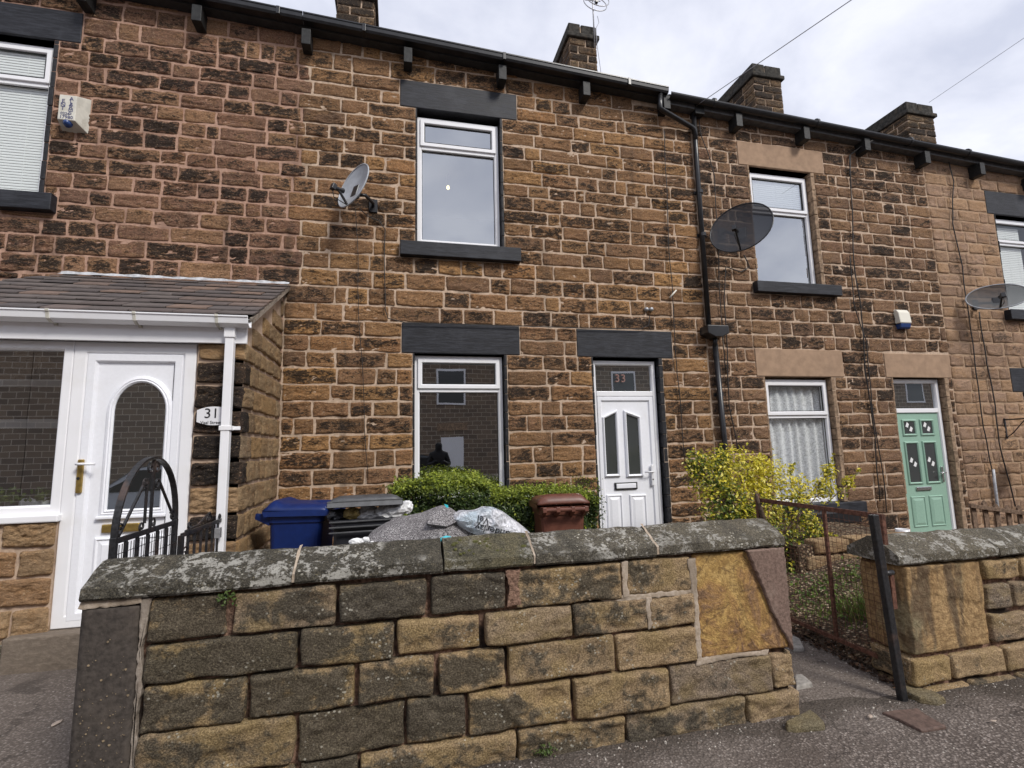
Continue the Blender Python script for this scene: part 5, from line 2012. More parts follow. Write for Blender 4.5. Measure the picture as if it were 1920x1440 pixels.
sc.bar((GX, y0g + .04, zr + .02), (GX, ym - .06, zr + .30), .012, .012, (1, 0, 0)).bar((GX, y1g - .03, zr + .04), (GX, ym + .09, zr + .29), .012, .012, (1, 0, 0))
for c, r0, a0, sg in (((ym - .02, top - .06), .035, 1.2, 1), ((ym + .06, top - .06), .035, 1.9, -1), ((ym - .07, zr + .28), .035, .3, -1), ((ym + .075, zr + .27), .035, 2.8, 1),
                      ((y0g + .05, zr + .05), .035, .5, 1), ((y1g - .05, zr + .05), .035, 2.6, -1), ((ym - .08, zr + .035), .03, -1.2, -1), ((ym + .05, zr + .04), .035, -1.8, 1)):
    scroll(sc, c, r0, 1.3, a0, plane, sgn=sg)
obj('scrollwork', sc, M['black_iron'], ig)
ms = MB()
k = y0g + .03
while k < y1g:
    ms.bar((GX + .012, k, .2), (GX + .012, k, zr - .02), .003, .003, (1, 0, 0))
    k += .03
k = .22
while k < zr - .02:
    ms.bar((GX + .012, y0g, k), (GX + .012, y1g, k), .003, .003)
    k += .06
tag(obj('wire_mesh', ms, M['black_iron'], ig, fix=False), kind='stuff')

RX = -1.37
rl = thing('iron_railing', 'short black iron railing with scrolls between gate and porch', 'railing', (RX, -1.85, .03))
ya, yb = PX(340, 1002, RX)[1], PY - .05
zr2 = 1.035
obj('rail', MB().bar((RX, ya, zr2), (RX, yb, zr2), .014, .028), M['black_iron'], rl, bevel=.002)
obj('rail', MB().bar((RX, ya, .15), (RX, yb, .15), .014, .028), M['black_iron'], rl, bevel=.002)
for i in range(8):
    y = ya + (yb - ya) * i / 7
    obj('bar', MB().bar((RX, y, .03), (RX, y, zr2), .014 if 0 < i < 7 else .03, .014 if 0 < i < 7 else .03, (1, 0, 0)), M['black_iron'], rl)
sc = MB()
plane2 = lambda y, z: (RX, y, z)
y1_, y2_ = ya + (yb - ya) * .35, ya + (yb - ya) * .62
sc.tube([(RX, ya + .06, zr2 + .02), (RX, y1_, zr2 + .03), (RX, (y1_ + y2_) / 2, zr2 + .065), (RX, y2_, zr2 + .09), (RX, y2_ + .06, zr2 + .03)], .006, 6)
scroll(sc, (y2_ - .03, zr2 + .055), .032, 1.2, 1.5, plane2, sgn=-1)
scroll(sc, (ya + .12, zr2 + .045), .03, 1.2, -1.2, plane2)
scroll(sc, (ya + .07, zr2 - .13), .05, 1.2, .4, plane2)
scroll(sc, (yb - .09, zr2 + .03), .025, 1.1, -.5, plane2)
obj('scrollwork', sc, M['black_iron'], rl)
obj('latch', MB().box(RX - .02, RX + .02, yb - .13, yb - .08, zr2 - .13, zr2 - .05), M['galv'], rl, bevel=.004)

# rusty mesh gate in the gateway, standing open against the bed
MX = 3.105
mg = thing('mesh_gate', 'rusty iron framed wire mesh gate hung on a black post', 'gate', (MX, -2.65, .1), 'iron gates')
ga, gb = -3.26, -2.07
zt_ = 1.05
obj('top_bar', MB().bar((MX, ga, zt_), (MX, gb, zt_), .012, .034), M['rust'], mg, bevel=.003)
obj('stile', MB().bar((MX, ga + .02, .86), (MX, ga + .02, zt_ + .015), .034, .03, (1, 0, 0)), M['rust'], mg, bevel=.003)
obj('stile', MB().bar((MX, gb, .1), (MX, gb, zt_ + .05), .03, .03, (1, 0, 0)), M['rust'], mg, bevel=.003)
obj('middle_bar', MB().bar((MX, -2.78, .12), (MX, -2.78, zt_), .026, .02, (1, 0, 0)), M['rust'], mg, bevel=.003)
obj('bottom_bar', MB().bar((MX, -3.1, .13), (MX, gb, .13), .012, .03), M['rust'], mg, bevel=.003)
ms = MB()
k = -3.2
while k < gb:
    o_ = random.uniform(-.008, .008)
    ms.tube([(MX + o_, k, .13), (MX + .004, k + random.uniform(-.006, .006), .6), (MX, k, zt_)], .0016, 4, cap=False)
    k += .042
k = .15
while k < zt_:
    ms.tube([(MX, -3.2, k), (MX + random.uniform(-.008, .008), -2.7, k + random.uniform(-.01, .01)), (MX, gb, k)], .0016, 4, cap=False)
    k += .042
tag(obj('wire_mesh', ms, M['rust'], mg, fix=False), kind='stuff')
# black steel post
a, b = P(1632, 965, -3.36), PZ(1688, 1283, -.01)
gpst = thing('gate_post', 'leaning black steel gate post beside the yellow pier', 'post', (b[0], -3.36, 0))
yp = -3.36
pb_ = P(1690, 1285, yp)
obj('post', MB().bar((pb_[0], yp, -.05), (a[0] + .02, yp, a[2]), 0.045, .04, (0, 1, 0)), M['black_iron'], gpst, bevel=.005)
hz = P(1664, 1075, yp)
obj('hinge_pin', MB().tube([(hz[0] - .03, yp, hz[2]), (hz[0] + .05, yp + .01, hz[2])], .016, 10), M['black_iron'], gpst, smooth=True)
obj('hinge_strap', MB().bar((hz[0] + .045, yp + .015, hz[2] - .02), (hz[0] + .05, yp + .02, hz[2] - .22), .03, .01, (0, 1, 0)), M['rust'], gpst)

# old twisted stake near the bush
tw = thing('wooden_stake', 'gnarled dead branch stub standing behind the coping', 'branch', (2.97, -2.05, .05))
q0, q1 = P(1432, 975, -2.1), P(1418, 925, -2.1)
obj('stem', MB().tube([(q0[0], -2.1, .05), (q0[0] + .01, -2.1, q0[2] - .05), (q0[0] - .01, -2.1, q0[2] + .04), (q1[0] - .02, -2.12, q1[2])], [.03, .026, .022, .012], 8), M['bark'], tw, smooth=True)

# ------------------------------------------------------------------ foliage
def leaves(pts, nrm, size, mb, h=None, aspect=.6, flop=.6):
    n = len(pts)
    d = rng.normal(size=(n, 3)) * flop + nrm
    d /= np.linalg.norm(d, axis=1)[:, None]
    r_ = rng.normal(size=(n, 3))
    a = np.cross(d, r_)
    a /= np.linalg.norm(a, axis=1)[:, None]
    b = np.cross(d, a)
    s_ = size * rng.uniform(.65, 1.35, n)
    A, B = a * (s_ * .5)[:, None], b * (s_ * .5 * aspect)[:, None]
    fold = d * (s_ * .12)[:, None]
    V = np.stack([pts - A, pts - A * .1 + B + fold, pts + A, pts - A * .1 - B + fold], 1).reshape(-1, 3)
    F = np.arange(4 * n).reshape(-1, 4)
    # two triangles folded on the midrib
    F = np.concatenate([np.stack([F[:, 0], F[:, 1], F[:, 2]], 1), np.stack([F[:, 0], F[:, 2], F[:, 3]], 1)])
    hh = np.repeat(h if h is not None else np.zeros(n), 4)
    mb.add(V, F, h=hh)


def hedge():
    x0, x1 = P(738, 905, -.7)[0], P(1098, 905, -.7)[0]
    y0, y1 = -1.05, -.35
    root = thing('hedge', 'clipped box hedge under the ground floor window with bright new tips', 'hedge', ((x0 + x1) / 2, -.7, .02))
    n = 52000
    # surface shell samples: top, front, left end, right end
    pts, nr, hh = [], [], []
    top = lambda x: 1.12 + .05 * math.sin(x * 2.3 + .4) + (.07 if x < .9 else -.02)
    for i in range(n):
        k = random.random()
        x = random.uniform(x0, x1)
        if k < .42:
            y = random.uniform(y0, y1)
            z = top(x)
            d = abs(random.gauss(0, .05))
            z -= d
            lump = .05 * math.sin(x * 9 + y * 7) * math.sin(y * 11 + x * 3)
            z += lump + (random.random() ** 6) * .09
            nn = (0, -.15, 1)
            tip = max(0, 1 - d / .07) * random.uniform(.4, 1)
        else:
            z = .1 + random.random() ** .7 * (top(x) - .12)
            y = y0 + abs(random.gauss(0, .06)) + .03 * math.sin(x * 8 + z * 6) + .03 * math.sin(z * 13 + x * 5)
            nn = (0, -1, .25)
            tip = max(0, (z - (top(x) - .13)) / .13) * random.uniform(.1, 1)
            if random.random() < .06: tip = random.uniform(.4, .9)
        if k > .93:
            x = (x0 if random.random() < .5 else x1) + random.gauss(0, .04)
            y = random.uniform(y0, y1)
            nn = (-1 if x < (x0 + x1) / 2 else 1, -.2, .2)
        pts.append((x, y, z))
        nr.append(nn)
        hh.append(tip)
    mb = MB()
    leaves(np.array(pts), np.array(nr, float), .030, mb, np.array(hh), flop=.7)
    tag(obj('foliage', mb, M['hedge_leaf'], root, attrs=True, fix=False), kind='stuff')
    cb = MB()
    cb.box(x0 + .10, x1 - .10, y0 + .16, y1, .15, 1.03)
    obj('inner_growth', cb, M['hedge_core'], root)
    for i in range(9):
        x = x0 + .15 + (x1 - x0 - .3) * i / 8
        obj('stem', MB().tube([(x, -.7, .02), (x + random.uniform(-.05, .05), -.7, .5), (x + random.uniform(-.1, .1), -.68, .95)], [.02, .014, .008], 6), M['bark'], root)


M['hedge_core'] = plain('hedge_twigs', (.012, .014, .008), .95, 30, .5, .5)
hedge()


def bush():
    root = thing('variegated_bush', 'yellow green variegated bush growing in front of the right window', 'bush', (3.95, -1.2, .2))
    blobs = []
    for (px, py, y, r0, tip) in ((1330, 895, -1.0, .26, .35), (1385, 885, -1.0, .30, .85), (1440, 900, -1.05, .27, .95), (1360, 950, -1.1, .30, .25), (1420, 955, -1.15, .28, .55), (1500, 920, -1.15, .17, .9),
                                 (1545, 915, -1.2, .14, .7), (1310, 870, -.95, .17, .2), (1350, 860, -.95, .14, .3), (1555, 885, -1.2, .10, .7), (1590, 905, -1.2, .08, .7), (1490, 960, -1.2, .20, .35), (1450, 1010, -1.25, .26, .15),
                                 (1500, 1030, -1.3, .24, .15), (1480, 1080, -1.4, .2, .1), (1530, 1000, -1.3, .14, .3), (1395, 1000, -1.1, .3, .1), (1520, 985, -1.3, .12, .4), (1425, 870, -1.0, .13, .95)):
        c = P(px, py, y)
        blobs.append((c, r0, tip))
    pts, nr, hh = [], [], []
    for c, r0, tip in blobs:
        n = int(10500 * r0 ** 1.8)
        d = rng.normal(size=(n, 3))
        d /= np.linalg.norm(d, axis=1)[:, None]
        rad = r0 * rng.uniform(0.05, 1, n) ** .42 * (1 + .25 * rng.normal(size=n) * (rng.random(n) < .25))
        p = c + d * rad[:, None] * np.array([1, .85, 1])
        keep = p[:, 1] < -.16
        pts.append(p[keep])
        nr.append((d * .6 + np.array([0, -.3, .7]))[keep])
        hh.append(np.clip(rng.random(n)[keep] * .7 + tip - .36 + (rad[keep] / r0 - .7) * .9, 0, 1))
    # long shoots
    for (pa, pb, y) in (((1540, 950), (1562, 850), -1.2), ((1560, 940), (1612, 880), -1.25), ((1340, 880), (1352, 832), -.95), ((1300, 900), (1288, 845), -.9), ((1500, 990), (1570, 1005), -1.35), ((1480, 890), (1490, 868), -1.1)):
        a, b = P(*pa, y), P(*pb, y)
        for i in range(70):
            u = random.random()
            pts.append((a + (b - a) * u + rng.normal(size=3) * .035 * (1.15 - u))[None])
            nr.append(np.array([[0, -.5, .6]]))
            hh.append(np.array([random.uniform(.2, .9)]))
    mb = MB()
    leaves(np.concatenate(pts), np.concatenate(nr), .040, mb, np.concatenate(hh), aspect=.5, flop=.8)
    tag(obj('foliage', mb, M['bush_leaf2'], root, attrs=True, fix=False), kind='stuff')
    base = np.array([3.9, -1.3, .2])
    for c, r0, tip in blobs:
        m = (base + c) / 2 + rng.normal(size=3) * .06
        obj('branch', MB().tube([base + rng.normal(size=3) * np.array([.25, .06, 0]), m, c], [.013, .009, .004], 6), M['bark'], root)


def variegated():
    t = NT('variegated_leaf2')
    r_ = t.island()
    g = t.ramp(r_, [(0, (.035, .07, .010)), (.4, (.075, .13, .018)), (.8, (.14, .2, .03)), (1, (.2, .27, .04))])
    yv = t.ramp(r_, [(0, (.36, .36, .03)), (.35, (.62, .55, .04)), (.75, (.80, .68, .07)), (1, (.85, .78, .25))])
    col = t.mix(t.sstep(t.attr('h'), .22, .6), g, yv)
    t.done(col, .4, None, .4)
    tl = t.n.new('ShaderNodeBsdfTranslucent')
    t.l.new(col, tl.inputs[0])
    mx = t.n.new('ShaderNodeMixShader')
    mx.inputs[0].default_value = .25
    t.l.new(t.b.outputs[0], mx.inputs[1])
    t.l.new(tl.outputs[0], mx.inputs[2])
    t.l.new(mx.outputs[0], t.out.inputs[0])
    return t.m


M['bush_leaf2'] = variegated()
bush()

# low plants and grass beyond the mesh gate
def tufts():
    mb = MB()
    V, F = [], []
    for (px, py, n, hgt) in ((1622, 1172, 200, .19), (1606, 1160, 60, .14), (1520, 1150, 60, .07), (1560, 1120, 60, .08), (1650, 1140, 70, .12), (1500, 1100, 40, .07), (1590, 1090, 50, .07)):
        c = PZ(px, py, .08)
        for i in range(n):
            x, y = c[0] + random.gauss(0, .13), c[1] + random.gauss(0, .10)
            if x < 3.2: x = 3.2 + random.random() * .1
            z = float(bed_z(np.array([x]), np.array([y]))[0]) - .01
            hh_ = hgt * random.uniform(.5, 1.2)
            l = Vector((random.gauss(0, .3), random.gauss(0, .3), 1)).normalized() * hh_
            s_ = Vector((random.gauss(0, 1), random.gauss(0, 1), 0)).normalized() * .004
            p0 = Vector((x, y, z))
            p1 = p0 + l * .6
            p2 = p0 + l + Vector((l.x, l.y, -.1 * hh_)) * .5
            mb.add([p0 - s_, p0 + s_, p1 + s_ * .7, p1 - s_ * .7, p2], [(0, 1, 2, 3), (3, 2, 4)])
    tag(obj('grass', mb, M['grass']), 'tufts of long green grass behind the mesh gate', 'grass', kind='stuff')
    lb = MB()
    pts = []
    for (px, py, n, s_) in ((1530, 1110, 160, .12), (1500, 1060, 140, .14), (1560, 1060, 120, .12), (1580, 1130, 120, .12), (1620, 1100, 120, .12), (1640, 1060, 80, .1)):
        c = PZ(px, py, .2)
        for i in range(n):
            x, y = c[0] + random.gauss(0, s_ * 1.5), c[1] + random.gauss(0, s_)
            x = max(x, 3.2)
            z = float(bed_z(np.array([x]), np.array([y]))[0]) + abs(random.gauss(0, .06))
            pts.append((x, y, z))
    leaves(np.array(pts), np.array([(0, -.3, .8)] * len(pts)), .035, lb, flop=.8)
    tag(obj('ground_cover', lb, M['green_leaf'], fix=False), 'scattered small green weeds on the bank behind the mesh gate', 'weeds', kind='stuff')


tufts()

# ------------------------------------------------------------------ wheelie bins
def wheelie(label, colour, lidmat, loc, rotz, lid_open=0.0, w=.58, d=.72, h=1.0):
    root = thing('wheelie_bin', label, 'bin', local=True, group='wheelie bins in the front yard')
    c = M[colour]
    # body, tapering downwards; front looks to -Y
    b = MB()
    secs = [(.03, .40, .46, .03), (.10, .42, .50, .02), (.55, .50, .60, .008), (h - .09, .545, .655, 0), (h - .075, .575, .69, 0), (h - .03, .58, .70, 0), (h - .025, .60, .72, 0), (h, .60, .72, 0)]
    v, f = [], []
    rr = .05
    for z, ww_, dd_, sh in secs:
        ring = []
        for sx, sy, a0 in ((1, 1, 0), (-1, 1, 90), (-1, -1, 180), (1, -1, 270)):
            for k in range(4):
                an = R(a0 + 30 * k)
                ring.append((sx * (ww_ * w / .6 / 2 - rr) + rr * math.cos(an), sy * (dd_ * d / .72 / 2 - rr) + rr * math.sin(an) + sh * 1.6, z))
        v += ring
    n = 16
    for i in range(len(secs) - 1):
        for j in range(n):
            f.append((i * n + j, i * n + (j + 1) % n, (i + 1) * n + (j + 1) % n, (i + 1) * n + j))
    f.append(tuple(range(n)))
    body = obj('body', b.add(v, f), c, root, bevel=.004)
    # hinge lugs and handle at the rear (+Y)
    hb = MB()
    hb.tube([(-w * .46, d / 2 + .075, h - .02), (w * .46, d / 2 + .075, h - .02)], .018, 10)
    for sx in (-.42, -.15, .15, .42):
        hb.prismx([(d / 2 - .03, h - .10), (d / 2 - .03, h), (d / 2 + .09, h + .005), (d / 2 + .095, h - .04)], sx * w - .018, sx * w + .018)
    obj('handle', hb, c, root, bevel=.004)
    for sx in (-1, 1):
        wh = obj('wheel', MB().lathe([(0, -.025), (.085, -.025), (.10, -.018), (.10, .018), (.085, .025), (0, .025)], 20, (sx * (w / 2 - .03), d / 2 - .06, .10), 'X'), M['rubber'], root, smooth=False)
    obj('axle', MB().tube([(-w / 2 + .02, d / 2 - .06, .10), (w / 2 - .02, d / 2 - .06, .10)], .012, 8), M['rubber'], root)
    # lid: built flat about the hinge line then tipped open
    hy, hz_ = d / 2 + .02, h + .012
    lv = MB()
    nx, ny = 15, 17
    V = []
    for j in range(ny):
        for i in range(nx):
            u, q = i / (nx - 1), j / (ny - 1)
            x = (u - .5) * (w + .035)
            y = (q) * -(d + .055)
            e = min(min(u, 1 - u) * 6, min(q, 1 - q) * 8, 1)
            z = .012 + .055 * (e ** .6) + .03 * math.exp(-((q - .12) / .1) ** 2) * (1 if .08 < u < .92 else .3)
            z -= .022 * (1 if (.30 < u < .70 and .66 < q < .84) else 0)
            z += .012 * (q - .5) * -1
            V.append((x, y, z))
    for j in range(ny):
        for i in range(nx):
            x, y, z = V[j * nx + i]
            V.append((x * .96, y * .97 - .008, min(z - .008, .004) if (i in (0, nx - 1) or j in (0, ny - 1)) else z - .008))
    F = []
    o = nx * ny
    for j in range(ny - 1):
        for i in range(nx - 1):
            a = j * nx + i
            F.append((a, a + 1, a + nx + 1, a + nx))
            F.append((o + a, o + a + nx, o + a + nx + 1, o + a + 1))
    for i in range(nx - 1):
        F.append((i, o + i, o + i + 1, i + 1))
        a = (ny - 1) * nx + i
        F.append((a, a + 1, o + a + 1, o + a))
    for j in range(ny - 1):
        a = j * nx
        F.append((a, a + nx, o + a + nx, o + a))
        a = j * nx + nx - 1
        F.append((a, o + a, o + a + nx, a + nx))
    # front lip
    V2 = np.array(V)
    ca, sa = math.cos(lid_open), math.sin(lid_open)
    lip = MB()
    rot = lambda p: (p[0], hy + p[1] * ca + p[2] * sa * 1.0, hz_ - p[1] * sa + p[2] * ca)
    lv.add([rot(p) for p in V2], F)
    lid = obj('lid', lv, M[lidmat], root, smooth=True)
    lp = MB()
    L = d + .055
    for sgn in (0,):
        q = [(-w / 2 - .018, -L + .01, .014), (w / 2 + .018, -L + .01, .014), (w / 2 + .018, -L - .012, -.034), (-w / 2 - .018, -L - .012, -.034)]
        lp.add([rot(p) for p in q], [(0, 1, 2, 3)])
        for sx in (-1, 1):
            q = [(sx * (w / 2 + .018), 0, .012), (sx * (w / 2 + .018), -L, .012), (sx * (w / 2 + .022), -L - .01, -.034), (sx * (w / 2 + .022), -.02, -.03)]
            lp.add([rot(p) for p in q], [(0, 1, 2, 3)])
    obj('lid_skirt', lp, M[lidmat], lid, fix=False)
    root.location = loc
    root.rotation_euler = (0, 0, rotz)
    return root, body, lid


q = P(552, 960, -1.05)
blue, bb, bl = wheelie('dark blue wheelie bin with closed lid in the corner by the porch', 'bin_blue', 'bin_blue', (q[0] + .075, -.98, .03), R(80), w=.50, d=.50)
tg = MB().box(.10, .17, -.375, -.355, .88, .895)
q = P(688, 970, -1.70)
grey, gb_, gl_ = wheelie('black wheelie bin overfull with lid propped open by rubbish', 'bin_grey', 'bin_grey_lid', (q[0] - .03, -1.46, .03), R(4), lid_open=-R(-9), w=.53)
# rim bands, crest and lettering on the grey bin front (local space)
WL[grey.name] = np.zeros(3)


def add_local(root, name, mb, mat, **k):
    o = obj(name, mb, mat, None, **k)
    loc = Vector(o.location)
    o.parent = root
    o.location = loc
    return o


yf_ = -.315
cr_ = MB()
for s_ in (-1, 1):
    for k in range(2):
        zc_ = .715 + k * .04 + (0 if s_ < 0 else -.02)
        xc_ = .075 + s_ * .013
        cr_.add([(xc_ - .018, -.327, zc_ + .012), (xc_ + .006, -.327, zc_ + .016), (xc_ + .018, -.327, zc_ - .008), (xc_ - .004, -.327, zc_ - .014)], [(0, 1, 2, 3)])
add_local(grey, 'crest', cr_, M['white_ink'], fix=False)
add_local(grey, 'lettering', MB().text('OUR BARNSLEY', .042, (.11, -.326, .655), depth=.002, spacing=1.35), M['white_ink'])
for zz_ in (.905, .945, .985):
    add_local(grey, 'rim_ridge', MB().box(-.268, .268, -.368, -.352, zz_ - .006, zz_ + .006), M['bin_grey_lid'], bevel=.003)
rb = MB()
for i in range(60):
    x = random.uniform(-.25, .25)
    c = Vector((x, random.uniform(-.34, -.05), 1.0 + random.uniform(0, .05)))
    rb.add([c + Vector((random.uniform(-.05, .05), random.uniform(-.03, .03), random.uniform(-.02, .05))) for _ in range(4)], [(0, 1, 2), (0, 2, 3), (0, 3, 1), (1, 2, 3)])


def crumple(name, c, r0, mat, sx=1, sz=1, seed=0, parent=None, lab=None, cat=None, grp=None):
    bm = bmesh.new()
    bmesh.ops.create_icosphere(bm, subdivisions=3, radius=1)
    V = np.array([v.co[:] for v in bm.verts])
    F = [tuple(v.index for v in f.verts) for f in bm.faces]
    bm.free()
    n = fbm(V * 2.2 + seed, 3, .6)
    rg = 1 - np.abs(fbm(V * 3.5 + seed * 2, 2)) * 2
    V = V * (1 + .35 * n + .22 * rg)[:, None] * np.array([sx, .8, sz]) * r0 + np.array(c)
    o = obj(name, MB().add(V, F), mat, parent)
    if lab: tag(o, lab, cat, grp)
    return o


M['bin_liner'] = plain('grey_clear_liner', (.62, .62, .62), .3, 40, .2, .5)
for (dx, dy, dz, r0, m, sx, nm, lab) in ((.19, -.26, 1.03, .085, 'bin_liner', 1.3, 'rubbish_bag', 'crumpled pale plastic bag bulging from the black bin'), (.02, -.22, 1.02, .075, 'bin_liner', 1.2, 'rubbish_bag', 'grey plastic bag under the propped bin lid'),
                                         (-.10, -.24, 1.035, .05, 'foil', 1.2, 'packaging', 'gold coloured packaging under the propped bin lid'), (-.2, -.2, 1.02, .06, 'bin_grey', 1.3, 'rubbish_bag', 'black plastic bag at the left of the overfull bin'), (.325, -.24, 1.06, .06, 'paper', .8, 'paper_bag', 'white plastic bag hanging out of the bin corner')):
    ca, sa = math.cos(R(4)), math.sin(R(4))
    gx, gy = grey.location.x + dx * ca - dy * sa, grey.location.y + dx * sa + dy * ca
    crumple(nm, (gx, gy, dz + .03), r0, M[m], sx, .8, dx * 31, lab=lab, cat='rubbish')
q = P(1052, 950, -1.3)
brown, bb2, bl2 = wheelie('brown garden waste bin standing in front of the hedge', 'bin_brown', 'bin_brown', (q[0] + .0, -1.16, .0), R(176), w=.47, d=.54)

# ------------------------------------------------------------------ heap of carpet underlay and plastic sleeve
def heap():
    root = thing('underlay_pile', 'pile of grey speckled carpet underlay offcuts behind the garden wall', 'carpet', (.25, -2.6, .03))
    prof = [(-.30, .88), (-.22, .95), (-.16, 1.03), (-.06, 1.09), (.08, 1.115), (.20, 1.14), (.30, 1.165), (.36, 1.14), (.42, 1.09), (.52, 1.03), (.62, .99), (.78, .96), (.95, .93)]
    px_ = [p[0] for p in prof]
    pz_ = [p[1] for p in prof]
    xs = np.linspace(-.30, .95, 60)
    ys = np.linspace(-2.93, -2.25, 26)
    X, Y = np.meshgrid(xs, ys)
    X, Y = X.ravel(), Y.ravel()
    tp = np.interp(X, px_, pz_)
    v = (Y - ys[0]) / (ys[-1] - ys[0])
    fall = -.10 * np.clip(1 - v / .35, 0, 1) ** 1.7 - .25 * np.clip((v - .6) / .4, 0, 1) ** 2
    fold = .03 * np.abs(np.sin((X * 1.0 + Y * 1.6) * 9)) * (np.sin(X * 7) > -.2)
    Z = tp + fall + fold * .5 + .012 * fbm(np.stack([X * 9, Y * 9, X * 0], 1), 3)
    m, l = len(xs), len(ys)
    idx = np.arange(m * l).reshape(l, m)
    V = np.stack([X, Y, Z], 1)
    F = [tuple(q) for q in np.stack([idx[:-1, :-1].ravel(), idx[:-1, 1:].ravel(), idx[1:, 1:].ravel(), idx[1:, :-1].ravel()], 1)]
    border = list(idx[0]) + list(idx[1:, -1]) + list(idx[-1, ::-1][1:]) + list(idx[::-1, 0][1:-1])
    o = len(V)
    low = V[border].copy()
    low[:, 2] = .03
    V = np.concatenate([V, low])
    nb_ = len(border)
    F += [(border[i], o + i, o + (i + 1) % nb_, border[(i + 1) % nb_]) for i in range(nb_)]
    obj('underlay', MB().add(V, F), M['underlay'], root, smooth=True)
    # a folded flap on top
    fl = MB()
    a = [P(800, 985, -2.9), P(838, 990, -2.92), P(862, 977, -2.86), P(840, 955, -2.8), P(812, 962, -2.82)]
    up_ = Vector((0, -.03, .02))
    fl.add([Vector(p) for p in a] + [Vector(p) + Vector((0, -.018, .012)) for p in a], [(0, 1, 2, 3, 4), (9, 8, 7, 6, 5)] + [(i, (i + 1) % 5, (i + 1) % 5 + 5, i + 5) for i in range(5)])
    obj('flap', fl, M['underlay'], root)
    t1 = [P(790, 1016, -2.96), P(825, 1009, -2.96), P(836, 1004, -2.95), P(846, 1006, -2.95), P(832, 1014, -2.96)]
    obj('tape', MB().add([tuple(p) for p in t1] + [tuple(p + np.array([0, .006, -.01])) for p in t1], [(0, 1, 2, 3, 4), (9, 8, 7, 6, 5)] + [(i, (i + 1) % 5, (i + 1) % 5 + 5, i + 5) for i in range(5)]), M['tape'], root)
    t2 = [P(833, 945, -2.7), P(840, 947, -2.7), P(841, 953, -2.7), P(836, 951, -2.7)]
    obj('tape', MB().add([tuple(p) for p in t2] + [tuple(p + np.array([0, .006, 0])) for p in t2], [(0, 1, 2, 3), (7, 6, 5, 4)] + [(i, (i + 1) % 4, (i + 1) % 4 + 4, i + 4) for i in range(4)]), M['tape'], root)


heap()


def sleeve():
    yb = -2.86
    ol = [(848, 972), (852, 962), (862, 956), (878, 957), (892, 955), (904, 949), (922, 950), (940, 957), (958, 970), (975, 982), (992, 997), (1003, 1006), (990, 1012), (960, 1012), (930, 1011), (900, 1006), (878, 997), (860, 986)]
    pts = [P(x, y, yb) for x, y in ol]
    c = np.mean(pts, 0)
    root = thing('plastic_bag', 'crumpled clear plastic sleeve printed underlay lying on the pile', 'bag', tuple(c))
    rings, nseg = 16, 72
    # resample outline
    pa = np.array(pts)[:, [0, 2]]
    seg = np.linalg.norm(np.roll(pa, -1, 0) - pa, axis=1)
    cum = np.concatenate([[0], np.cumsum(seg)])
    cl = np.vstack([pa, pa[:1]])
    tt = np.linspace(0, cum[-1], nseg, endpoint=False)
    out = np.stack([np.interp(tt, cum, cl[:, 0]), np.interp(tt, cum, cl[:, 1])], 1)
    cc = out.mean(0)

    def depth(x, z, u):
        q = np.stack([x * 13, z * 16, x * 0 + 3], 1)
        q2 = np.stack([x * 34 + z * 9, z * 38, x * 0 + 7], 1)
        b = np.sqrt(np.clip(1 - u ** 2, 0, 1))
        return b * .085 + b * (.022 * (1 - np.abs(fbm(q, 3)) * 2) + .008 * fbm(q2, 2))
    V, F = [], []
    for sgn in (-1, 1):
        for r_ in range(rings + 1):
            u = 1 - r_ / rings
            p = cc + (out - cc) * u
            dd = depth(p[:, 0], p[:, 1], np.full(nseg, u))
            V.append(np.stack([p[:, 0], yb + sgn * dd + .0, p[:, 1]], 1))
    V = np.concatenate(V)
    for s_ in range(2):
        o = s_ * (rings + 1) * nseg
        for r_ in range(rings):
            for j in range(nseg):
                F.append((o + r_ * nseg + j, o + r_ * nseg + (j + 1) % nseg, o + (r_ + 1) * nseg + (j + 1) % nseg, o + (r_ + 1) * nseg + j))
    obj('sleeve', MB().add(V, F), M['polythene'], root, smooth=False)

    def onbag(p):
        x, z = np.array([p.x]), np.array([p.z])
        d = np.array([p.x, p.z]) - cc
        L = np.linalg.norm(d) + 1e-9
        # distance ratio to the outline in that direction
        an = np.arctan2(out[:, 1] - cc[1], out[:, 0] - cc[0])
        j = np.argmin(np.abs(np.angle(np.exp(1j * (an - math.atan2(d[1], d[0]))))))
        u = min(.97, L / np.linalg.norm(out[j] - cc))
        return Vector((p.x, yb - float(depth(x, z, np.array([u]))[0]) - .006, p.z))
    tl = R(180 - 16)
    xd, zd = (math.cos(tl), 0, math.sin(tl)), (-math.sin(tl), 0, math.cos(tl))
    a = P(918, 990, yb)
    obj('lettering', MB().text('underlay', .062, tuple(a), xd, zd, depth=.001, fn=onbag), M['black_ink'], root)
    a = P(902, 971, yb)
    obj('lettering', MB().text('Vel', .058, tuple(a), xd, zd, depth=.001, fn=onbag), M['black_ink'], root)


sleeve()
for i, (px, py, r0, lab) in enumerate(((668, 1018, .022, 'larger white crumpled tissue behind the coping, left of the three scraps'), (686, 1014, .016, 'round white crumpled tissue behind the coping, middle of the three scraps'), (697, 1019, .009, 'smallest white scrap of tissue behind the coping'))):
    q = P(px, py, -2.93)
    crumple('tissue', (q[0], -2.90, max(q[2], .93)), r0 * 1.15, M['paper'], 1.5 if i == 0 else 1, .8, i * 7.7, lab=lab, cat='litter', grp='scraps of tissue behind the wall')

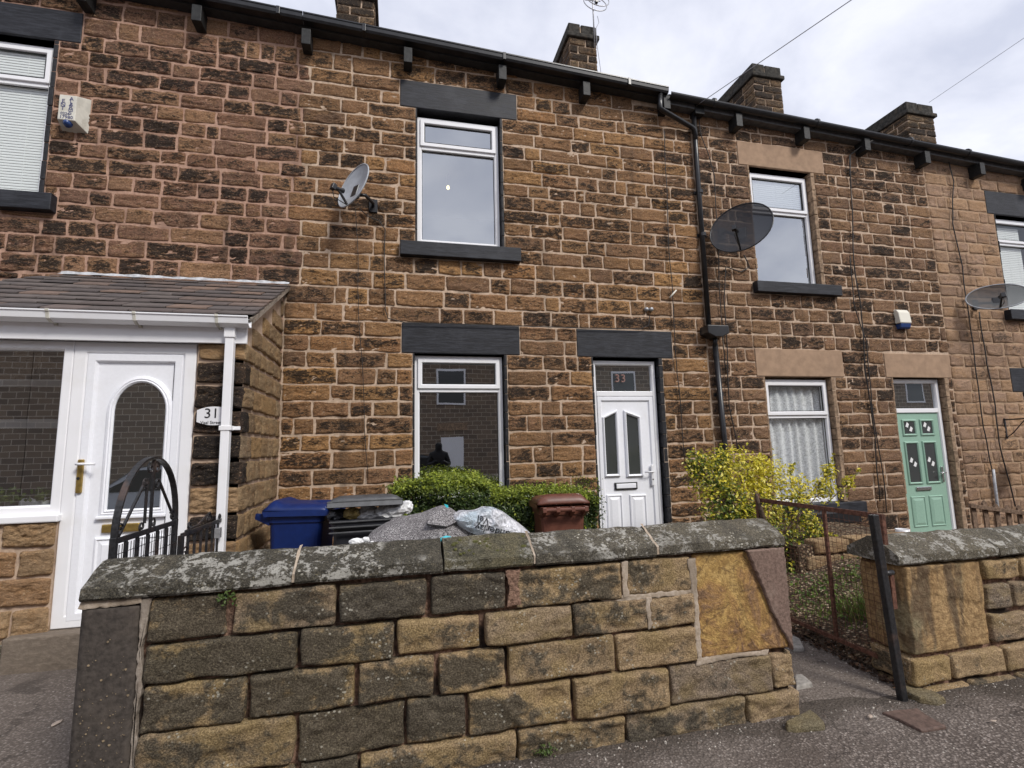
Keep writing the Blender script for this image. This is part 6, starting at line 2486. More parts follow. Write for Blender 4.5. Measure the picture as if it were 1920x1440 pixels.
# ------------------------------------------------------------------ satellite dishes
def dish(label, c, nrm, a, b, mat, arm_dir, mount, lnb_scale=1.0, roll=0.0, rim='dish_grey'):
    root = thing('satellite_dish', label, 'dish', local=True, group='satellite dishes on the fronts')
    # dish in local space: opens to -Y, Z up
    prof = []
    n = 40
    dm = MB()
    V, F = [], []
    rn = 9
    for r_ in range(rn + 1):
        u = r_ / rn
        for j in range(n):
            an = 2 * math.pi * j / n
            V.append((a * u * math.cos(an), -.17 * a * u * u * 1.0, b * u * math.sin(an)))
    for r_ in range(rn):
        for j in range(n):
            F.append((r_ * n + j, r_ * n + (j + 1) % n, (r_ + 1) * n + (j + 1) % n, (r_ + 1) * n + j))
    d = obj('reflector', dm.add(V, F), M[mat], root, smooth=True, fix=False)
    pts = [(a * math.cos(2 * math.pi * j / n), -.17 * a, b * math.sin(2 * math.pi * j / n)) for j in range(n + 1)]
    obj('rim', MB().tube(pts, .009, 6, cap=False), M[rim], root, smooth=True)
    # arm from the lower edge and LNB
    e = Vector((0, -.12 * a, -b * .93))
    l = Vector((0, -.78 * a, -b * .62)) * lnb_scale
    obj('arm', MB().bar(e, l, .022, .022), M['gutter'], root, bevel=.003)
    ln = MB().tube([l + Vector((0, -.05, -.015)), l + Vector((0, -.01, 0)), l + Vector((0, .0, .005)), l + Vector((0, .06, .03))], [.026, .026, .02, .03], 12)
    ln.box(l.x - .028, l.x + .028, l.y - .085, l.y - .04, l.z - .05, l.z + .02)
    obj('feed_horn', ln, M['gutter'], root, bevel=.003)
    cb = [(0, l.y - .06, l.z - .05), (0, l.y - .02, l.z - .12), (0, (l.y + e.y) / 2, (l.z + e.z) / 2 - .06), (0, e.y, e.z)]
    obj('lead', MB().tube(cb, .005, 6), M['cable'], root, smooth=True)
    obj('back_bracket', MB().box(-.05, .05, -.01, .05, -b * .45, b * .1), M['gutter'], root, bevel=.006)
    nv = Vector(nrm).normalized()
    up_ = Vector((0, 0, 1))
    xa = up_.cross(-nv).normalized()     # local -Y -> nrm
    za = (-nv).cross(xa) * -1
    ya = -nv
    xa = ya.cross(Vector((0, 0, 1))).normalized()
    za = xa.cross(ya)
    mt = Matrix((xa, ya, za)).transposed().to_4x4() @ Matrix.Rotation(roll, 4, 'Y')
    mt.translation = Vector(c)
    root.matrix_world = mt
    # wall mount in world space
    mi = mt.inverted()
    mp = Vector(mount)
    k = mt @ Vector((0, .05, -b * .2))
    arm = [mi @ q for q in (Vector((mp.x, -.01, mp.z)), Vector((mp.x, -.10, mp.z)), Vector((mp.x, k.y, k.z)) * .5 + Vector((k.x, k.y, k.z)) * .5, k)]
    add_local(root, 'mount', MB().tube(arm, .02, 8), M['gutter'], smooth=True)
    pl_ = MB()
    for dx, dz in ((-.06, -.09), (.06, -.09), (.06, .09), (-.06, .09)):
        pass
    V = [mi @ Vector((mp.x + dx, y, mp.z + dz)) for y in (.012, -.035) for dx, dz in ((-.05, -.08), (.05, -.08), (.05, .08), (-.05, .08))]
    add_local(root, 'wall_plate', MB().add(V, [(0, 1, 2, 3), (7, 6, 5, 4), (0, 4, 5, 1), (1, 5, 6, 2), (2, 6, 7, 3), (3, 7, 4, 0)]), M['gutter'])
    return root


c = P(668, 352, -.33)
dish('small light grey satellite dish beside the upper window of the middle house', c, (-.72, -.63, .30), .24, .30, 'dish_grey', None, P(700, 388, 0))
c = P(1391, 432, -.42)
dish('big dark perforated satellite dish beside the drainpipe', c, (-.72, -.60, .34), .395, .395, 'dish_mesh', None, P(1352, 440, 0), rim='gutter')
c = P(1868, 560, -.35)
dish('wide grey perforated satellite dish on the far right house', c, (-.66, -.70, .30), .37, .21, 'dish_mesh_light', None, P(1826, 572, 0), rim='dish_grey', lnb_scale=.8)

# ------------------------------------------------------------------ alarm boxes
a0, a1 = P(112, 176, -.0), P(105, 248, 0)
ax0, ax1, az0, az1 = -3.70, -3.325, 5.06, 5.50
ab_ = thing('alarm_box', 'stained white bell alarm box with blue lettering beside the left window', 'alarm', ((ax0 + ax1) / 2, -.05, az0), 'burglar alarm boxes')
yfb = -.155
tq = {'tl': P(112, 176, yfb), 'tr': P(143, 181, yfb), 'bl': P(107, 222, yfb), 'br': P(141, 227, yfb)}
xl, xr = (tq['tl'][0] + tq['bl'][0]) / 2, (tq['tr'][0] + tq['br'][0]) / 2
zt_, zm = (tq['tl'][2] + tq['tr'][2]) / 2, (tq['bl'][2] + tq['br'][2]) / 2
xw = P(172, 195, 0)[0]
zw1, zw0 = P(172, 188, 0)[2], P(167, 253, 0)[2]
xlw = xl - .03
V = [(xl, yfb, zm), (xr, yfb, zm), (xr, yfb, zt_), (xl, yfb, zt_), (xlw, -.002, zw0), (xw, -.002, zw0), (xw, -.002, zw1), (xlw, -.002, zw1)]
obj('case', MB().add(V, [(0, 1, 2, 3), (1, 5, 6, 2), (3, 2, 6, 7), (0, 3, 7, 4), (0, 4, 5, 1), (4, 7, 6, 5)]), M['old_white'], ab_, bevel=.006)
tx = MB()
wf = xr - xl
hf = zt_ - zm
for k, ch in enumerate('ENT'):
    tx.text(ch, .062, (xl + wf * .26, yfb - .002, zm + hf * (.74 - k * .145)), depth=.002)
for k, ch in enumerate('ALARMS'):
    tx.text(ch, .058, (xl + wf * .72, yfb - .002, zm + hf * (.86 - k * .115)), depth=.002)
tx.text('0226', .042, (xl + wf * .42, yfb - .002, zm + hf * .24), depth=.002)
tx.text('17980', .05, (xl + wf * .5, yfb - .002, zm + hf * .10), depth=.002)
obj('lettering', tx, M['navy_ink'], ab_)
sc_ = Vector(((xl + xr) / 2, yfb * .72, zm * .62 + zw0 * .38))
obj('strobe', MB().lathe([(.0, -.05), (.022, -.045), (.038, -.02), (.042, .01)], 16, (sc_.x, sc_.y - .005, sc_.z), 'Y'), M['blue_plastic'], ab_, smooth=True)

q0, q1 = P(1677, 580, -.03), P(1703, 618, -.03)
ab2 = thing('alarm_box', 'small cream alarm box with blue base above the green door', 'alarm', (q0[0], -.04, q1[2]), 'burglar alarm boxes')
x0, x1, z1, z0 = q0[0], q1[0], q0[2], q1[2]
zm = z0 + (z1 - z0) * .27
prof = [(.008, z1), (-.055, z1 - .01), (-.085, z1 - .06), (-.10, zm + .02), (-.10, zm), (.008, zm)]
obj('cover', MB().prismx(prof, x0, x1), M['cream_plastic'], ab2, bevel=.012)
obj('strobe', MB().prismx([(.008, zm - .002), (-.095, zm - .002), (-.085, z0 + .02), (-.06, z0), (.008, z0)], x0 + .015, x1 - .012), M['blue_plastic'], ab2, bevel=.008)

# ------------------------------------------------------------------ drainpipe with hopper
dpz = thing('drainpipe', 'black drainpipe with swan neck and hopper on the party wall', 'drainpipe', (4.18, -.06, 0.1))
A = P(1238, 178, -.19)
pts = [P(1238, 176, -.19), P(1238, 203, -.19), P(1243, 207, -.17), P(1297, 238, -.08), P(1303, 244, -.07), P(1304, 262, -.07)]
obj('swan_neck', MB().tube(pts, .034, 12), M['gutter'], dpz, smooth=True)
obj('upper_pipe', MB().tube([P(1299, 186, -.06), P(1306, 300, -.06), P(1329, 612, -.06)], .034, 12), M['gutter'], dpz, smooth=True)
hq = P(1339, 622, -.1)
hopper = [(hq[0] - .16, hq[2] + .07), (hq[0] + .16, hq[2] + .07), (hq[0] + .16, hq[2] - .04), (hq[0] + .05, hq[2] - .09), (hq[0] - .05, hq[2] - .09), (hq[0] - .16, hq[2] - .04)]
obj('hopper', MB().prism(hopper, -.20, -.004), M['gutter'], dpz, bevel=.01)
obj('stub_pipe', MB().tube([P(1341, 630, -.08), P(1341, 650, -.08)], .028, 12), M['gutter'], dpz, smooth=True)
obj('lower_pipe', MB().tube([P(1341, 646, -.07), P(1359, 835, -.07), (P(1359, 835, -.07)[0], -.07, .05)], .037, 12), M['gutter'], dpz, smooth=True)
for px, py in ((1318, 440), (1312, 360), (1350, 740)):
    q = P(px, py, -.06)
    obj('pipe_clip', MB().tube([(q[0], -.06, q[2] - .025), (q[0], -.06, q[2] + .025)], .045, 12).box(q[0] - .07, q[0] + .07, -.03, .0, q[2] - .02, q[2] + .02), M['gutter'], dpz)
obj('bracket_block', MB().box(P(1292, 200, 0)[0], P(1309, 200, 0)[0], -.14, .0, P(1300, 215, -.1)[2], P(1300, 190, -.1)[2]), M['gutter_wood'], dpz, bevel=.005)

# ------------------------------------------------------------------ cables on the walls
def cable(label, pix, y=-.045, r0=.006, mat='cable', name='cable'):
    pts = [P(px, py, y if not isinstance(y, (list, tuple)) else y[i]) for i, (px, py) in enumerate(pix)]
    out = []
    for i in range(len(pts) - 1):
        n = max(2, int(np.linalg.norm(pts[i + 1] - pts[i]) / .12))
        for k in range(n):
            u = k / n
            p = pts[i] + (pts[i + 1] - pts[i]) * u
            p = p + np.array([math.sin(p[2] * 5.3 + i) * .008, -.003 * math.sin(p[2] * 9), 0])
            out.append(p)
    out.append(pts[-1])
    return tag(obj(name, MB().tube(out, r0, 6), M[mat], smooth=True), label, 'cable', 'cables clipped to the house fronts')


cable('black cable hanging straight down from the small grey dish', [(668, 392), (672, 560), (681, 740), (690, 900)], r0=.004)
cable('black cable from the small dish looping along the tops of the lintels', [(676, 392), (690, 405), (712, 415), (722, 430), (721, 580), (727, 597), (760, 605), (970, 611), (1085, 615), (1200, 617), (1215, 610), (1218, 592)], r0=.006)
cable('thin black cable right of the front door lintel', [(1246, 245), (1251, 400), (1262, 580), (1270, 700), (1285, 870)], r0=.006)
cable('thin black cable hanging left of the drainpipe top', [(1306, 195), (1314, 255), (1328, 290), (1340, 330), (1346, 460), (1354, 640), (1362, 700)], r0=.006)
cable('black cable running down right of the drainpipe', [(1395, 478), (1406, 500), (1390, 510), (1362, 500), (1358, 560), (1363, 660), (1368, 760), (1384, 850)], r0=.008)
cable('black cable down the wall left of the green door', [(1592, 290), (1596, 340), (1600, 480), (1614, 580), (1624, 700), (1640, 820), (1650, 940)], r0=.008)
cable('second black cable hugging the wall left of the green door', [(1594, 480), (1600, 570), (1625, 640), (1634, 760), (1655, 880), (1662, 960)], r0=.007)
cable('black cable down the far house from the eaves', [(1778, 300), (1788, 340), (1786, 420), (1804, 500), (1820, 620), (1834, 720), (1843, 800), (1860, 880), (1868, 930)], r0=.008)
cable('black cable dropping from the wide dish on the far house', [(1836, 585), (1850, 680), (1866, 760), (1874, 830), (1888, 890), (1904, 950)], r0=.009)
cable('short black cable on a bracket under the eaves', [(1636, 263), (1612, 276), (1594, 290), (1592, 330)], y=[-.2, -.12, -.05, -.045], r0=.009)
cc_ = thing('cable_clip', 'pair of pale round clips on the wall above the front door', 'clip', tuple(P(1215, 580, 0)))
for px in (1212, 1221):
    q = P(px, 580, -.035)
    obj('clip', MB().lathe([(0, -.03), (.022, -.03), (.03, -.01), (.03, .012)], 12, (q[0], -.03, q[2]), 'Y'), M['galv'], cc_, smooth=True)
bk = P(1262, 550, -.05)
tag(obj('broken_pipe_stub', MB().tube([P(1256, 558, -.05), P(1268, 544, -.05)], .011, 8), M['cream_plastic'], smooth=True), 'short white pipe stub stuck out of the wall above the door lintel', 'pipe')
tag(obj('conduit', MB().tube([P(1862, 880, -.05), P(1875, 990, -.05)], .02, 8), M['lead'], smooth=True), 'short grey conduit at the bottom of the far house wall', 'pipe')

# overhead wires
def wire(label, a, b, ext):
    a, b = np.array(a), np.array(b)
    e = a + (b - a) * ext
    pts = [a + (e - a) * i / 30 + np.array([0, 0, -.25 * 4 * (i / 30) * (1 - i / 30)]) * 0 for i in range(31)]
    tag(obj('overhead_wire', MB().tube(pts, .0048, 6), M['grey_cable'], smooth=True), label, 'wire', 'overhead telephone wires')


wire('thin telephone wire rising from the eaves above the drainpipe', P(1306, 198, -.15), P(1596, 0, -2.2), 3.2)
wire('thin telephone wire rising from the far right chimney', P(1742, 192, 2.95), P(1922, 70, 0.5), 3.2)

# aerial on the chimney of 33
q = P(1114, 62, 2.93)
ae = thing('television_aerial', 'ring shaped television aerial on a mast above the chimney', 'aerial', tuple(q))
zt_ = P(1116, -10, 2.93)[2]
obj('mast', MB().tube([(q[0], 2.93, q[2] - .35), (q[0], 2.93, zt_ + .6)], .014, 8), M['galv'], ae, smooth=True)
rc = P(1118, 2, 2.93)
for k in (-.06, .06):
    pts = [(rc[0] + .26 * math.cos(2 * math.pi * i / 28), 2.93 + k + .26 * math.sin(2 * math.pi * i / 28) * .35, rc[2] + .26 * math.sin(2 * math.pi * i / 28)) for i in range(29)]
    obj('ring', MB().tube(pts, .010, 6, cap=False), M['galv'], ae, smooth=True)
obj('boom', MB().tube([(rc[0] - .26, 2.93, rc[2] - .02), (rc[0] + .08, 2.9, rc[2] - .02)], .010, 6), M['galv'], ae, smooth=True)
obj('clamp', MB().box(rc[0] - .03, rc[0] + .03, 2.89, 2.96, rc[2] - .05, rc[2] + .02), M['gutter'], ae)
obj('lead', MB().tube([P(1120, 30, 2.93), P(1123, 42, 2.93), P(1118, 52, 2.9), P(1119, 80, 2.9), P(1126, 130, 2.9), P(1128, 150, 2.9)], .006, 6), M['grey_cable'], ae, smooth=True)

# ------------------------------------------------------------------ right-hand yard: picket fence, hanging basket, pot
pf = thing('picket_fence', 'weathered brown picket fence below the far house', 'fence', (7.6, -1.0, .1))
pa_, pb_ = P(1818, 948, -1.0), P(1990, 972, -1.0)
obj('rail', MB().bar(pa_, pb_, .035, .05), M['wood'], pf, bevel=.004)
obj('rail', MB().bar(pa_ - np.array([0, 0, .4]), pb_ - np.array([0, 0, .4]), .035, .05), M['wood'], pf, bevel=.004)
x = pa_[0] + .1
i = 0
while x < pb_[0]:
    zt_ = pa_[2] + (pb_[2] - pa_[2]) * (x - pa_[0]) / (pb_[0] - pa_[0]) + random.uniform(.03, .12)
    obj('picket', MB().prism([(x - .035, .0), (x + .035, .0), (x + .035, zt_ - .03), (x, zt_), (x - .035, zt_ - .03)], -.975, -.955), M['wood'], pf)
    x += .19
bq = P(1882, 787, -.01)
hb_ = thing('hanging_basket', 'dark hanging basket on a scrolled black wall bracket', 'basket', tuple(bq), None)
br_ = MB()
br_.bar((bq[0], -.02, bq[2] + .02), (bq[0], -.02, bq[2] - .30), .025, .012, (0, 1, 0)).bar((bq[0], -.02, bq[2]), (bq[0], -.45, bq[2]), .012, .02)
br_.tube([(bq[0], -.02, bq[2] - .28), (bq[0], -.12, bq[2] - .2), (bq[0], -.25, bq[2] - .05), (bq[0], -.30, bq[2])], .008, 6)
obj('wall_bracket', br_, M['black_iron'], hb_)
bc = (bq[0], -.42, bq[2] - .52)
obj('basket', MB().lathe([(0, -.16), (.10, -.14), (.17, -.06), (.19, 0), (.18, .01), (.1, -.02), (0, -.02)], 20, bc), M['gutter'], hb_, smooth=True)
for k in range(3):
    an = k * 2.1
    obj('chain', MB().tube([(bc[0] + .18 * math.cos(an), bc[1] + .18 * math.sin(an), bc[2]), (bq[0], -.42, bq[2] - .02)], .003, 5), M['black_iron'], hb_)
mb = MB()
pts = rng.normal(size=(160, 3)) * np.array([.08, .08, .03]) + np.array(bc) + np.array([0, 0, .02])
leaves(pts, np.array([(0, 0, 1.)] * 160), .04, mb)
obj('plant', mb, M['green_leaf'], hb_, fix=False)
for i, (px, lab) in enumerate(((1693, 'small white cup shaped pot left of the green door'),)):
    q = P(px, 1003, -1.0)
    tag(obj('plant_pot', MB().lathe([(0, 0), (.06, 0), (.075, .16), (.065, .16), (.055, .02), (0, .02)], 16, (q[0], -1.0, q[2] - .09)), M['white_plastic'], smooth=True), lab, 'pot')
# window box at 35
wb = MB().box(P(1500, 960, -.3)[0], P(1607, 955, -.3)[0], -.36, -.14, .47, .62)
wx = thing('trough', 'black trough planter standing below the right window', 'planter', (5.7, -.25, .35))
obj('trough', wb, M['gutter'], wx, bevel=.012)
obj('stand', MB().box(P(1510, 960, -.3)[0], P(1598, 955, -.3)[0], -.34, -.16, .2, .475), M['jamb_stone'], wx, bevel=.01)

# low terrace edging stones in 35's garden
te = thing('terrace_edging', 'low dry stone edging of the bank behind the mesh gate', 'wall', (4.9, -1.35, .25))
x = 4.0
i = 0
while x < 5.3:
    l_ = random.uniform(.28, .5)
    for lev in range(2):
        mb = MB()
        add_stone(mb, frame_front(-1.55), x + lev * .12 + .01, x + lev * .12 + l_ - .01, .26 + lev * .15, .40 + lev * .15, cell=.03, rough=.02, bulge=.02, back=.12)
        obj('stone', mb, M['stone_porch_side'], te, smooth=True, attrs=True, fix=False)
    x += l_
obj('bank', MB().box(3.95, 5.6, -1.54, -.14, .1, .50), M['soil'], te)

# ------------------------------------------------------------------ things lying on the ground
def rock(name, poly, z0, z1, mat, lab, cat, grp=None, top_scale=.93, seed=0):
    n = len(poly)
    c = np.mean(poly, 0)
    V, F = [], []
    for (zz_, s_) in ((z0, 1.0), (z0 + (z1 - z0) * .6, 1.0), (z1, top_scale)):
        for p in poly:
            V.append((*(c + (np.array(p) - c) * s_), zz_))
    V = np.array(V)
    V += np.stack([fbm(V * 9 + seed, 3), fbm(V * 9 + 50 + seed, 3), fbm(V * 7 + 90 + seed, 3) * .6], 1) * .012
    for r_ in range(2):
        F += [(r_ * n + i, r_ * n + (i + 1) % n, (r_ + 1) * n + (i + 1) % n, (r_ + 1) * n + i) for i in range(n)]
    F.append(tuple(2 * n + i for i in range(n)))
    mb = MB().add(V, F, rnd=random.random())
    return tag(obj(name, mb, M[mat], attrs=True, bevel=.008), lab, cat, grp)


def gpoly(pix, z=0.0):
    out = []
    for a, b in zip(pix, pix[1:] + pix[:1]):
        A_, B_ = PZ(*a, z)[:2], PZ(*b, z)[:2]
        k = max(1, int(np.linalg.norm(B_ - A_) / .06))
        out += [A_ + (B_ - A_) * i / k for i in range(k)]
    return out


M['loose_stone'] = garden_stone('loose_sandstone', [(0, (.24, .2, .12)), (1, (.27, .22, .14))], (.06, .05, .04), .25, .6, .1, .3)
M['pale_slab'] = plain('pale_flagstone', (.30, .28, .255), .9, 30, .25, .3, .2)
rock('loose_stone', gpoly([(1470, 1352), (1520, 1328), (1546, 1352), (1545, 1358), (1490, 1362), (1473, 1360)], .03), -.03, .03, 'loose_stone', 'flat loose stone wedged under the corner of the middle wall', 'stone', 'loose stones by the gateway')
rock('loose_stone', gpoly([(1492, 1275), (1505, 1274), (1528, 1292), (1500, 1297), (1492, 1298)], .0), -.03, .035, 'pale_slab', 'pale grey flat stone in the gateway behind the wall corner', 'stone', 'loose stones by the gateway')
rock('loose_stone', gpoly([(1695, 1290), (1755, 1305), (1775, 1318), (1758, 1322), (1725, 1318), (1700, 1305)], .0), -.03, .03, 'loose_stone', 'flat loose stone wedged under the foot of the yellow pier', 'stone', 'loose stones by the gateway')
rock('loose_stone', gpoly([(1484, 1188), (1500, 1196), (1508, 1214), (1486, 1216)], .05), .0, .05, 'pale_slab', 'small grey slab half hidden behind the ochre pier', 'stone', 'loose stones by the gateway')
rock('ground_cover_plate', gpoly([(1655, 1338), (1720, 1330), (1775, 1368), (1728, 1376)], .0), -.02, .012, 'rust_plate', 'flat reddish brown metal cover set in the pavement', 'cover', top_scale=.99) if False else None
M['rust_plate'] = plain('brown_metal_cover', (.115, .075, .06), .75, 35, .3, .3, .4)
rock('service_cover', gpoly([(1655, 1338), (1720, 1330), (1775, 1366), (1728, 1374)], .0), -.02, .014, 'rust_plate', 'flat reddish brown metal cover set in the pavement', 'cover', top_scale=.995)


def leaf_thing(px, py, z, size, mat, lab, seed, tilt=.3):
    c = PZ(px, py, z)
    r_ = random.Random(seed)
    an = r_.uniform(0, 6.28)
    ol = [(-1, 0), (-.6, .34), (-.1, .5), (.45, .36), (1, 0), (.45, -.34), (-.1, -.46), (-.6, -.3)]
    V = [(0, 0, 0)]
    for x, y in ol:
        V.append((x * size / 2, y * size / 2, (abs(y) * .35 + abs(x) * .15 * r_.uniform(.3, 1.6)) * size * tilt * 1.6))
    M4 = Matrix.Translation(c + np.array([0, 0, .004])) @ Matrix.Rotation(an, 4, 'Z') @ Matrix.Rotation(r_.uniform(-tilt, tilt), 4, 'X')
    V = [M4 @ Vector(v) for v in V]
    zmin = min(v.z for v in V)
    V = [v + Vector((0, 0, c[2] + .003 - zmin)) for v in V]
    top_ = V
    mb = MB().add(V, [(0, i + 1, (i + 1) % 8 + 1) for i in range(8)])
    o = obj('fallen_leaf', mb, M[mat], smooth=True, fix=False)
    m = o.modifiers.new('thickness', 'SOLIDIFY')
    m.thickness = .0015
    return tag(o, lab, 'leaf', 'fallen leaves')


leaf_thing(107, 1357, .03, .085, 'pale_leaf', 'pale dry leaf on the concrete left of the black gatepost', 3, .12)
DL = 'curled brown dead leaf among the litter along the mesh gate'
for i, (px, py, s_) in enumerate(((1545, 1190, .09), (1500, 1165, .07), (1585, 1222, .09), (1532, 1178, .07), (1615, 1205, .10), (1630, 1195, .09), (1640, 1215, .09), (1605, 1225, .06), (1560, 1215, .06), (1622, 1188, .10), (1650, 1225, .06), (1515, 1185, .05))):
    leaf_thing(px, py, .04 if py < 1200 else .025, s_, 'dead_leaf', DL, i * 7 + 1, .5)
leaf_thing(1553, 1208, .035, .07, 'pale_leaf', 'pale yellow leaf standing out among the brown ones by the gate', 77, .5)
leaf_thing(1632, 1345, .01, .05, 'pale_leaf', 'small pale twig like leaf on the pavement, left one', 5, .15)
leaf_thing(1862, 1353, .01, .04, 'pale_leaf', 'small pale scrap on the pavement near the right edge', 9, .15)

# gravel crumbs on the pavement and at the foot of the wall, litter in the gateway
gm = MB()
gm2 = MB()


def crumb(mb, c, s_):
    d = [Vector((random.uniform(.6, 1.2), 0, 0)), Vector((-.5 * random.uniform(.6, 1.2), .8, 0)), Vector((-.5, -.8 * random.uniform(.6, 1.2), 0)), Vector((0, 0, random.uniform(.5, .9)))]
    a = random.uniform(0, 6.28)
    rt = Matrix.Rotation(a, 3, 'Z')
    mb.add([Vector(c) + rt @ q * s_ for q in d], [(0, 1, 3), (1, 2, 3), (2, 0, 3), (0, 2, 1)])


for i in range(2600):
    x = random.uniform(-.6, 5.2)
    y = random.uniform(-4.9, -3.34) if random.random() < .6 else -3.345 - abs(random.gauss(0, .07))
    z = float(pave_z(np.array([x]), np.array([y]))[0])
    crumb(gm if random.random() < .7 else gm2, (x, y, z), random.choice([.003, .004, .005, .008]) * (1.4 if y > -3.5 and random.random() < .15 else 1))
for i in range(900):
    x, y = random.uniform(2.3, 3.2), random.uniform(-3.4, -1.2)
    y0_ = random.gauss(0, .1)
    if random.random() < .5: x = 3.1 + random.gauss(0, .08)
    z = float(path_z(np.array([x]), np.array([y]))[0])
    if x > 3.12: z = float(bed_z(np.array([x]), np.array([y]))[0])
    crumb(gm if random.random() < .6 else gm2, (x, y, z), random.choice([.003, .005, .008]))
M['grit_dark'] = plain('grit_brown', (.13, .10, .08), .9)
M['grit_pale'] = plain('grit_pale', (.45, .41, .36), .9)
tag(obj('gravel', gm, M['grit_dark']), 'loose brown grit scattered over the pavement', 'gravel', kind='stuff')
tag(obj('gravel', gm2, M['grit_pale']), 'loose pale grit scattered over the pavement', 'gravel', kind='stuff')
# strip of dark leaf litter along the gate foot
lb = MB()
pts = []
for i in range(1500):
    y = random.uniform(-3.3, -1.6)
    x = 3.12 + abs(random.gauss(0, .13)) - .07
    z = max(float(path_z(np.array([x]), np.array([y]))[0]), float(bed_z(np.array([x]), np.array([y]))[0]) if x > 3.12 else 0) + random.uniform(0, .02)
    pts.append((x, y, z))
leaves(np.array(pts), np.array([(0, 0, 1.)] * len(pts)), .03, lb, flop=.5)
M['litter'] = leaf_mat('leaf_litter', [(0, (.03, .02, .014)), (.5, (.075, .045, .03)), (.85, (.16, .085, .05)), (1, (.30, .2, .13))], .9)
tag(obj('leaf_litter', lb, M['litter'], fix=False), 'dark leaf litter along the foot of the mesh gate', 'litter', kind='stuff')
# little weeds in the joints of the wall
for i, (px, py, lab) in enumerate(((425, 1120, 'tiny green weed rooted under the coping at the left'), (1020, 1410, 'small green weed at the foot of the wall on the pavement'))):
    q = P(px, py, GY - .03)
    mb = MB()
    pts = rng.normal(size=(60, 3)) * np.array([.025, .008, .014]) + np.array([q[0], GY - .03, max(q[2], .015)])
    leaves(pts, np.array([(0, -.8, .5)] * 60), .016, mb)
    tag(obj('weed', mb, M['green_weed'], fix=False), lab, 'weed', 'weeds in the wall')

# ------------------------------------------------------------------ across the street (seen mirrored in the glass)
OY = -16.5
for k, (xa, xb, lab) in enumerate(((-29, -20.52, 'stone house across the street, farthest left'), (-20.5, -12.02, 'stone house across the street, second from the left end'), (-12, -3.5, 'stone house across the street, third from the left end'),
                                   (-3.48, 5.0, 'stone house across the street, straight behind the camera'), (5.02, 14, 'stone house across the street, just right of the camera'), (14.02, 23, 'stone house across the street, second from the right end'),
                                   (23.02, 32, 'stone house across the street, farthest right'))):
    oh = thing('facing_house', lab, 'house', ((xa + xb) / 2, OY, 0), 'houses across the street')
    obj('wall', MB().box(xa, xb, OY - 6, OY, -.1, 6.0), M['far_brick'], oh)
    obj('roof', MB().prismx([(OY + .3, 5.95), (OY - 3, 8.3), (OY - 6.3, 5.95)], xa, xb), M['slate'], oh)
    for wx0, wz in ((xa + 1.2, .9), (xa + 1.2, 3.6), (xa + 5.2, 3.6)):
        w_ = obj('window', MB().box(wx0, wx0 + 1.3, OY, OY + .04, wz, wz + 1.6), M['upvc'], oh)
        obj('pane', MB().quad((wx0 + .08, OY + .045, wz + .08), (wx0 + 1.22, OY + .045, wz + .08), (wx0 + 1.22, OY + .045, wz + 1.5), (wx0 + .08, OY + .045, wz + 1.5)), M['frosted'], w_, fix=False)
    dx = xa + 5.4
    obj('door', MB().box(dx, dx + 1.0, OY, OY + .05, .05, 2.1), M['upvc'], oh)
    obj('door_lintel', MB().box(dx - .2, dx + 1.2, OY, OY + .03, 2.4, 2.75), M['jamb_stone'], oh)
obj_ = None


def car(label, x, y, mat):
    root = thing('parked_car', label, 'car', local=True, group='cars parked behind the camera')
    sp_ = [(-2.0, .35), (-2.02, .62), (-1.9, .80), (-1.15, .92), (-.55, 1.38), (-.2, 1.45), (.7, 1.44), (1.25, 1.30), (1.75, .95), (2.0, .88), (2.03, .5), (1.98, .32)]
    b = MB()
    n = len(sp_)
    V = []
    for yy, s_ in ((-.82, .0), (-.86, .0), (.86, 0), (.82, 0)):
        for px_, pz_ in sp_:
            ins = .13 if pz_ > 1.0 else 0
            V.append((px_, yy - math.copysign(ins, yy), pz_))
    F = [tuple(range(n)), tuple(range(4 * n - 1, 3 * n - 1, -1))]
    for r_ in range(3):
        F += [(r_ * n + i, r_ * n + (i + 1) % n, (r_ + 1) * n + (i + 1) % n, (r_ + 1) * n + i) for i in range(n)]
    body = obj('body', b.add(V, F), mat, root, bevel=.03)
    for sy in (-1, 1):
        obj('side_window', MB().prism([(-.95, .95), (1.35, .98), (1.1, 1.28), (.6, 1.36), (-.45, 1.34)], sy * .80, sy * .775), M['seal'], root)
        for wx_ in (-1.25, 1.3):
            w_ = obj('wheel', MB().lathe([(0, -.1), (.2, -.1), (.31, -.09), (.32, 0), (.31, .09), (.2, .1), (0, .1)], 24, (wx_, sy * .78, .31), 'Y'), M['rubber'], root, smooth=True)
            obj('rim', MB().lathe([(0, sy * .105), (.19, sy * .105), (.2, sy * .09)], 20, (wx_, sy * .78, .31), 'Y'), M['galv'], w_)
        obj('headlight', MB().box(-2.0, -1.8, sy * .78 - .1 * sy, sy * .78 + .02 * sy, .66, .78), M['chrome'], root)
        obj('tail_light', MB().box(1.85, 2.03, sy * .78 - .1 * sy, sy * .80, .72, .9), M['tail'], root)
    root.location = (x, y, -.05)
    return root


M['tail'] = plain('red_lens', (.4, .01, .01), .3)
M['car_silver'] = plain('silver_paint', (.33, .34, .36), .25, metal=.4)
M['car_grey'] = plain('grey_paint', (.06, .065, .07), .2)
car('silver hatchback parked on the street behind the camera', -4.4, -8.6, M['car_silver'])
car('dark grey hatchback parked across the street behind the camera', .2, -12.8, M['car_grey'])


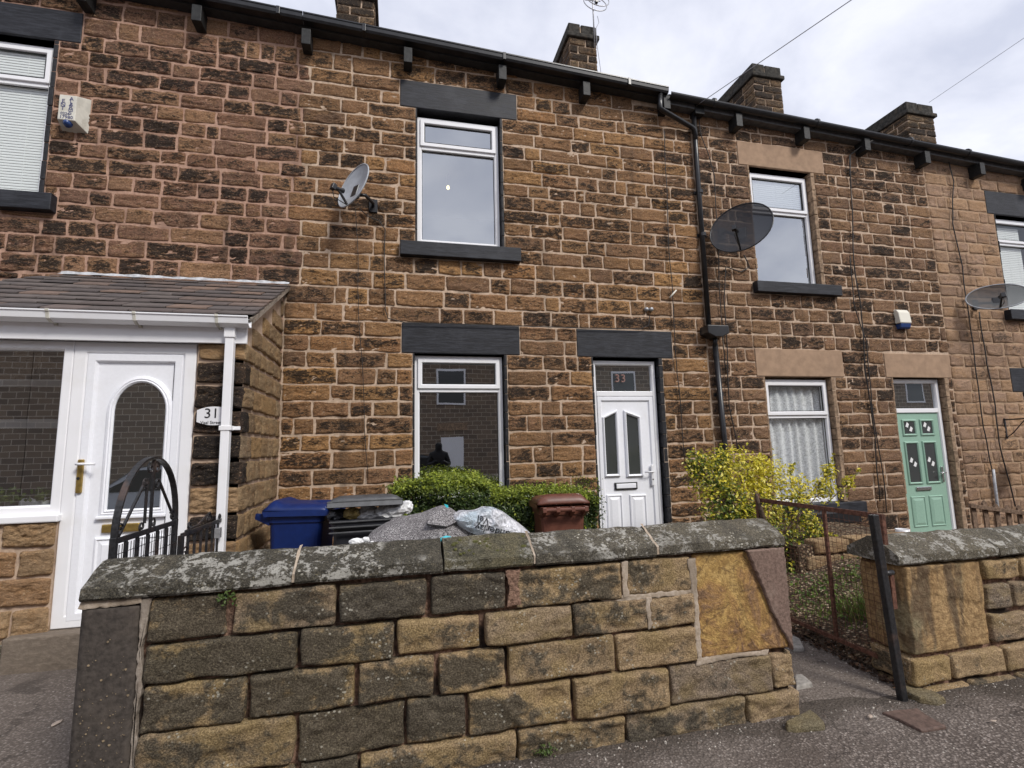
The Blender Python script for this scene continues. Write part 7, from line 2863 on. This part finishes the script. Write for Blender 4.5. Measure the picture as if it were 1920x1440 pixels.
def person():
    """someone in dark hooded clothes standing on the pavement edge, mirrored in the window"""
    root = thing('person', 'person in a dark hooded coat standing behind the camera, hands raised to the chest', 'person', (1.05, -7.0, .0))
    J = {'pel': (0, 0, .96), 'sp': (0, .01, 1.2), 'ch': (0, 0, 1.40), 'nk': (0, .01, 1.53), 'hd': (0, .03, 1.64), 'tp': (0, .02, 1.75),
         'hl': (-.10, 0, .92), 'kl': (-.12, .02, .50), 'al': (-.13, -.02, .09), 'tl': (-.15, .14, .04), 'hr': (.10, 0, .92), 'kr': (.12, .02, .50), 'ar': (.13, -.02, .09), 'tr': (.15, .14, .04),
         'sl': (-.19, 0, 1.42), 'el': (-.27, .06, 1.16), 'wl': (-.12, .27, 1.24), 'pl': (-.08, .33, 1.27), 'sr': (.19, 0, 1.42), 'er': (.27, .06, 1.16), 'wr': (.12, .27, 1.24), 'pr': (.08, .33, 1.27)}
    rad = {'pel': .17, 'sp': .16, 'ch': .18, 'nk': .085, 'hd': .115, 'tp': .085, 'hl': .12, 'kl': .085, 'al': .06, 'tl': .045, 'hr': .12, 'kr': .085, 'ar': .06, 'tr': .045,
           'sl': .095, 'el': .065, 'wl': .045, 'pl': .035, 'sr': .095, 'er': .065, 'wr': .045, 'pr': .035}
    E = [('pel', 'sp'), ('sp', 'ch'), ('ch', 'nk'), ('nk', 'hd'), ('hd', 'tp'), ('pel', 'hl'), ('hl', 'kl'), ('kl', 'al'), ('al', 'tl'), ('pel', 'hr'), ('hr', 'kr'), ('kr', 'ar'), ('ar', 'tr'),
         ('ch', 'sl'), ('sl', 'el'), ('el', 'wl'), ('wl', 'pl'), ('ch', 'sr'), ('sr', 'er'), ('er', 'wr'), ('wr', 'pr')]
    ks = list(J)
    me = bpy.data.meshes.new('body')
    me.from_pydata([J[k] for k in ks], [(ks.index(a), ks.index(b)) for a, b in E], [])
    o = bpy.data.objects.new('body', me)
    COL.objects.link(o)
    o.parent = root
    m = o.modifiers.new('skin', 'SKIN')
    m.use_smooth_shade = True
    for i, k in enumerate(ks):
        me.skin_vertices[0].data[i].radius = (rad[k], rad[k])
        me.skin_vertices[0].data[i].use_root = (k == 'pel')
    m2 = o.modifiers.new('subdivision', 'SUBSURF')
    m2.levels = m2.render_levels = 2
    me.materials.append(plain('dark_coat', (.012, .012, .014), .8, 20, .3))


person()
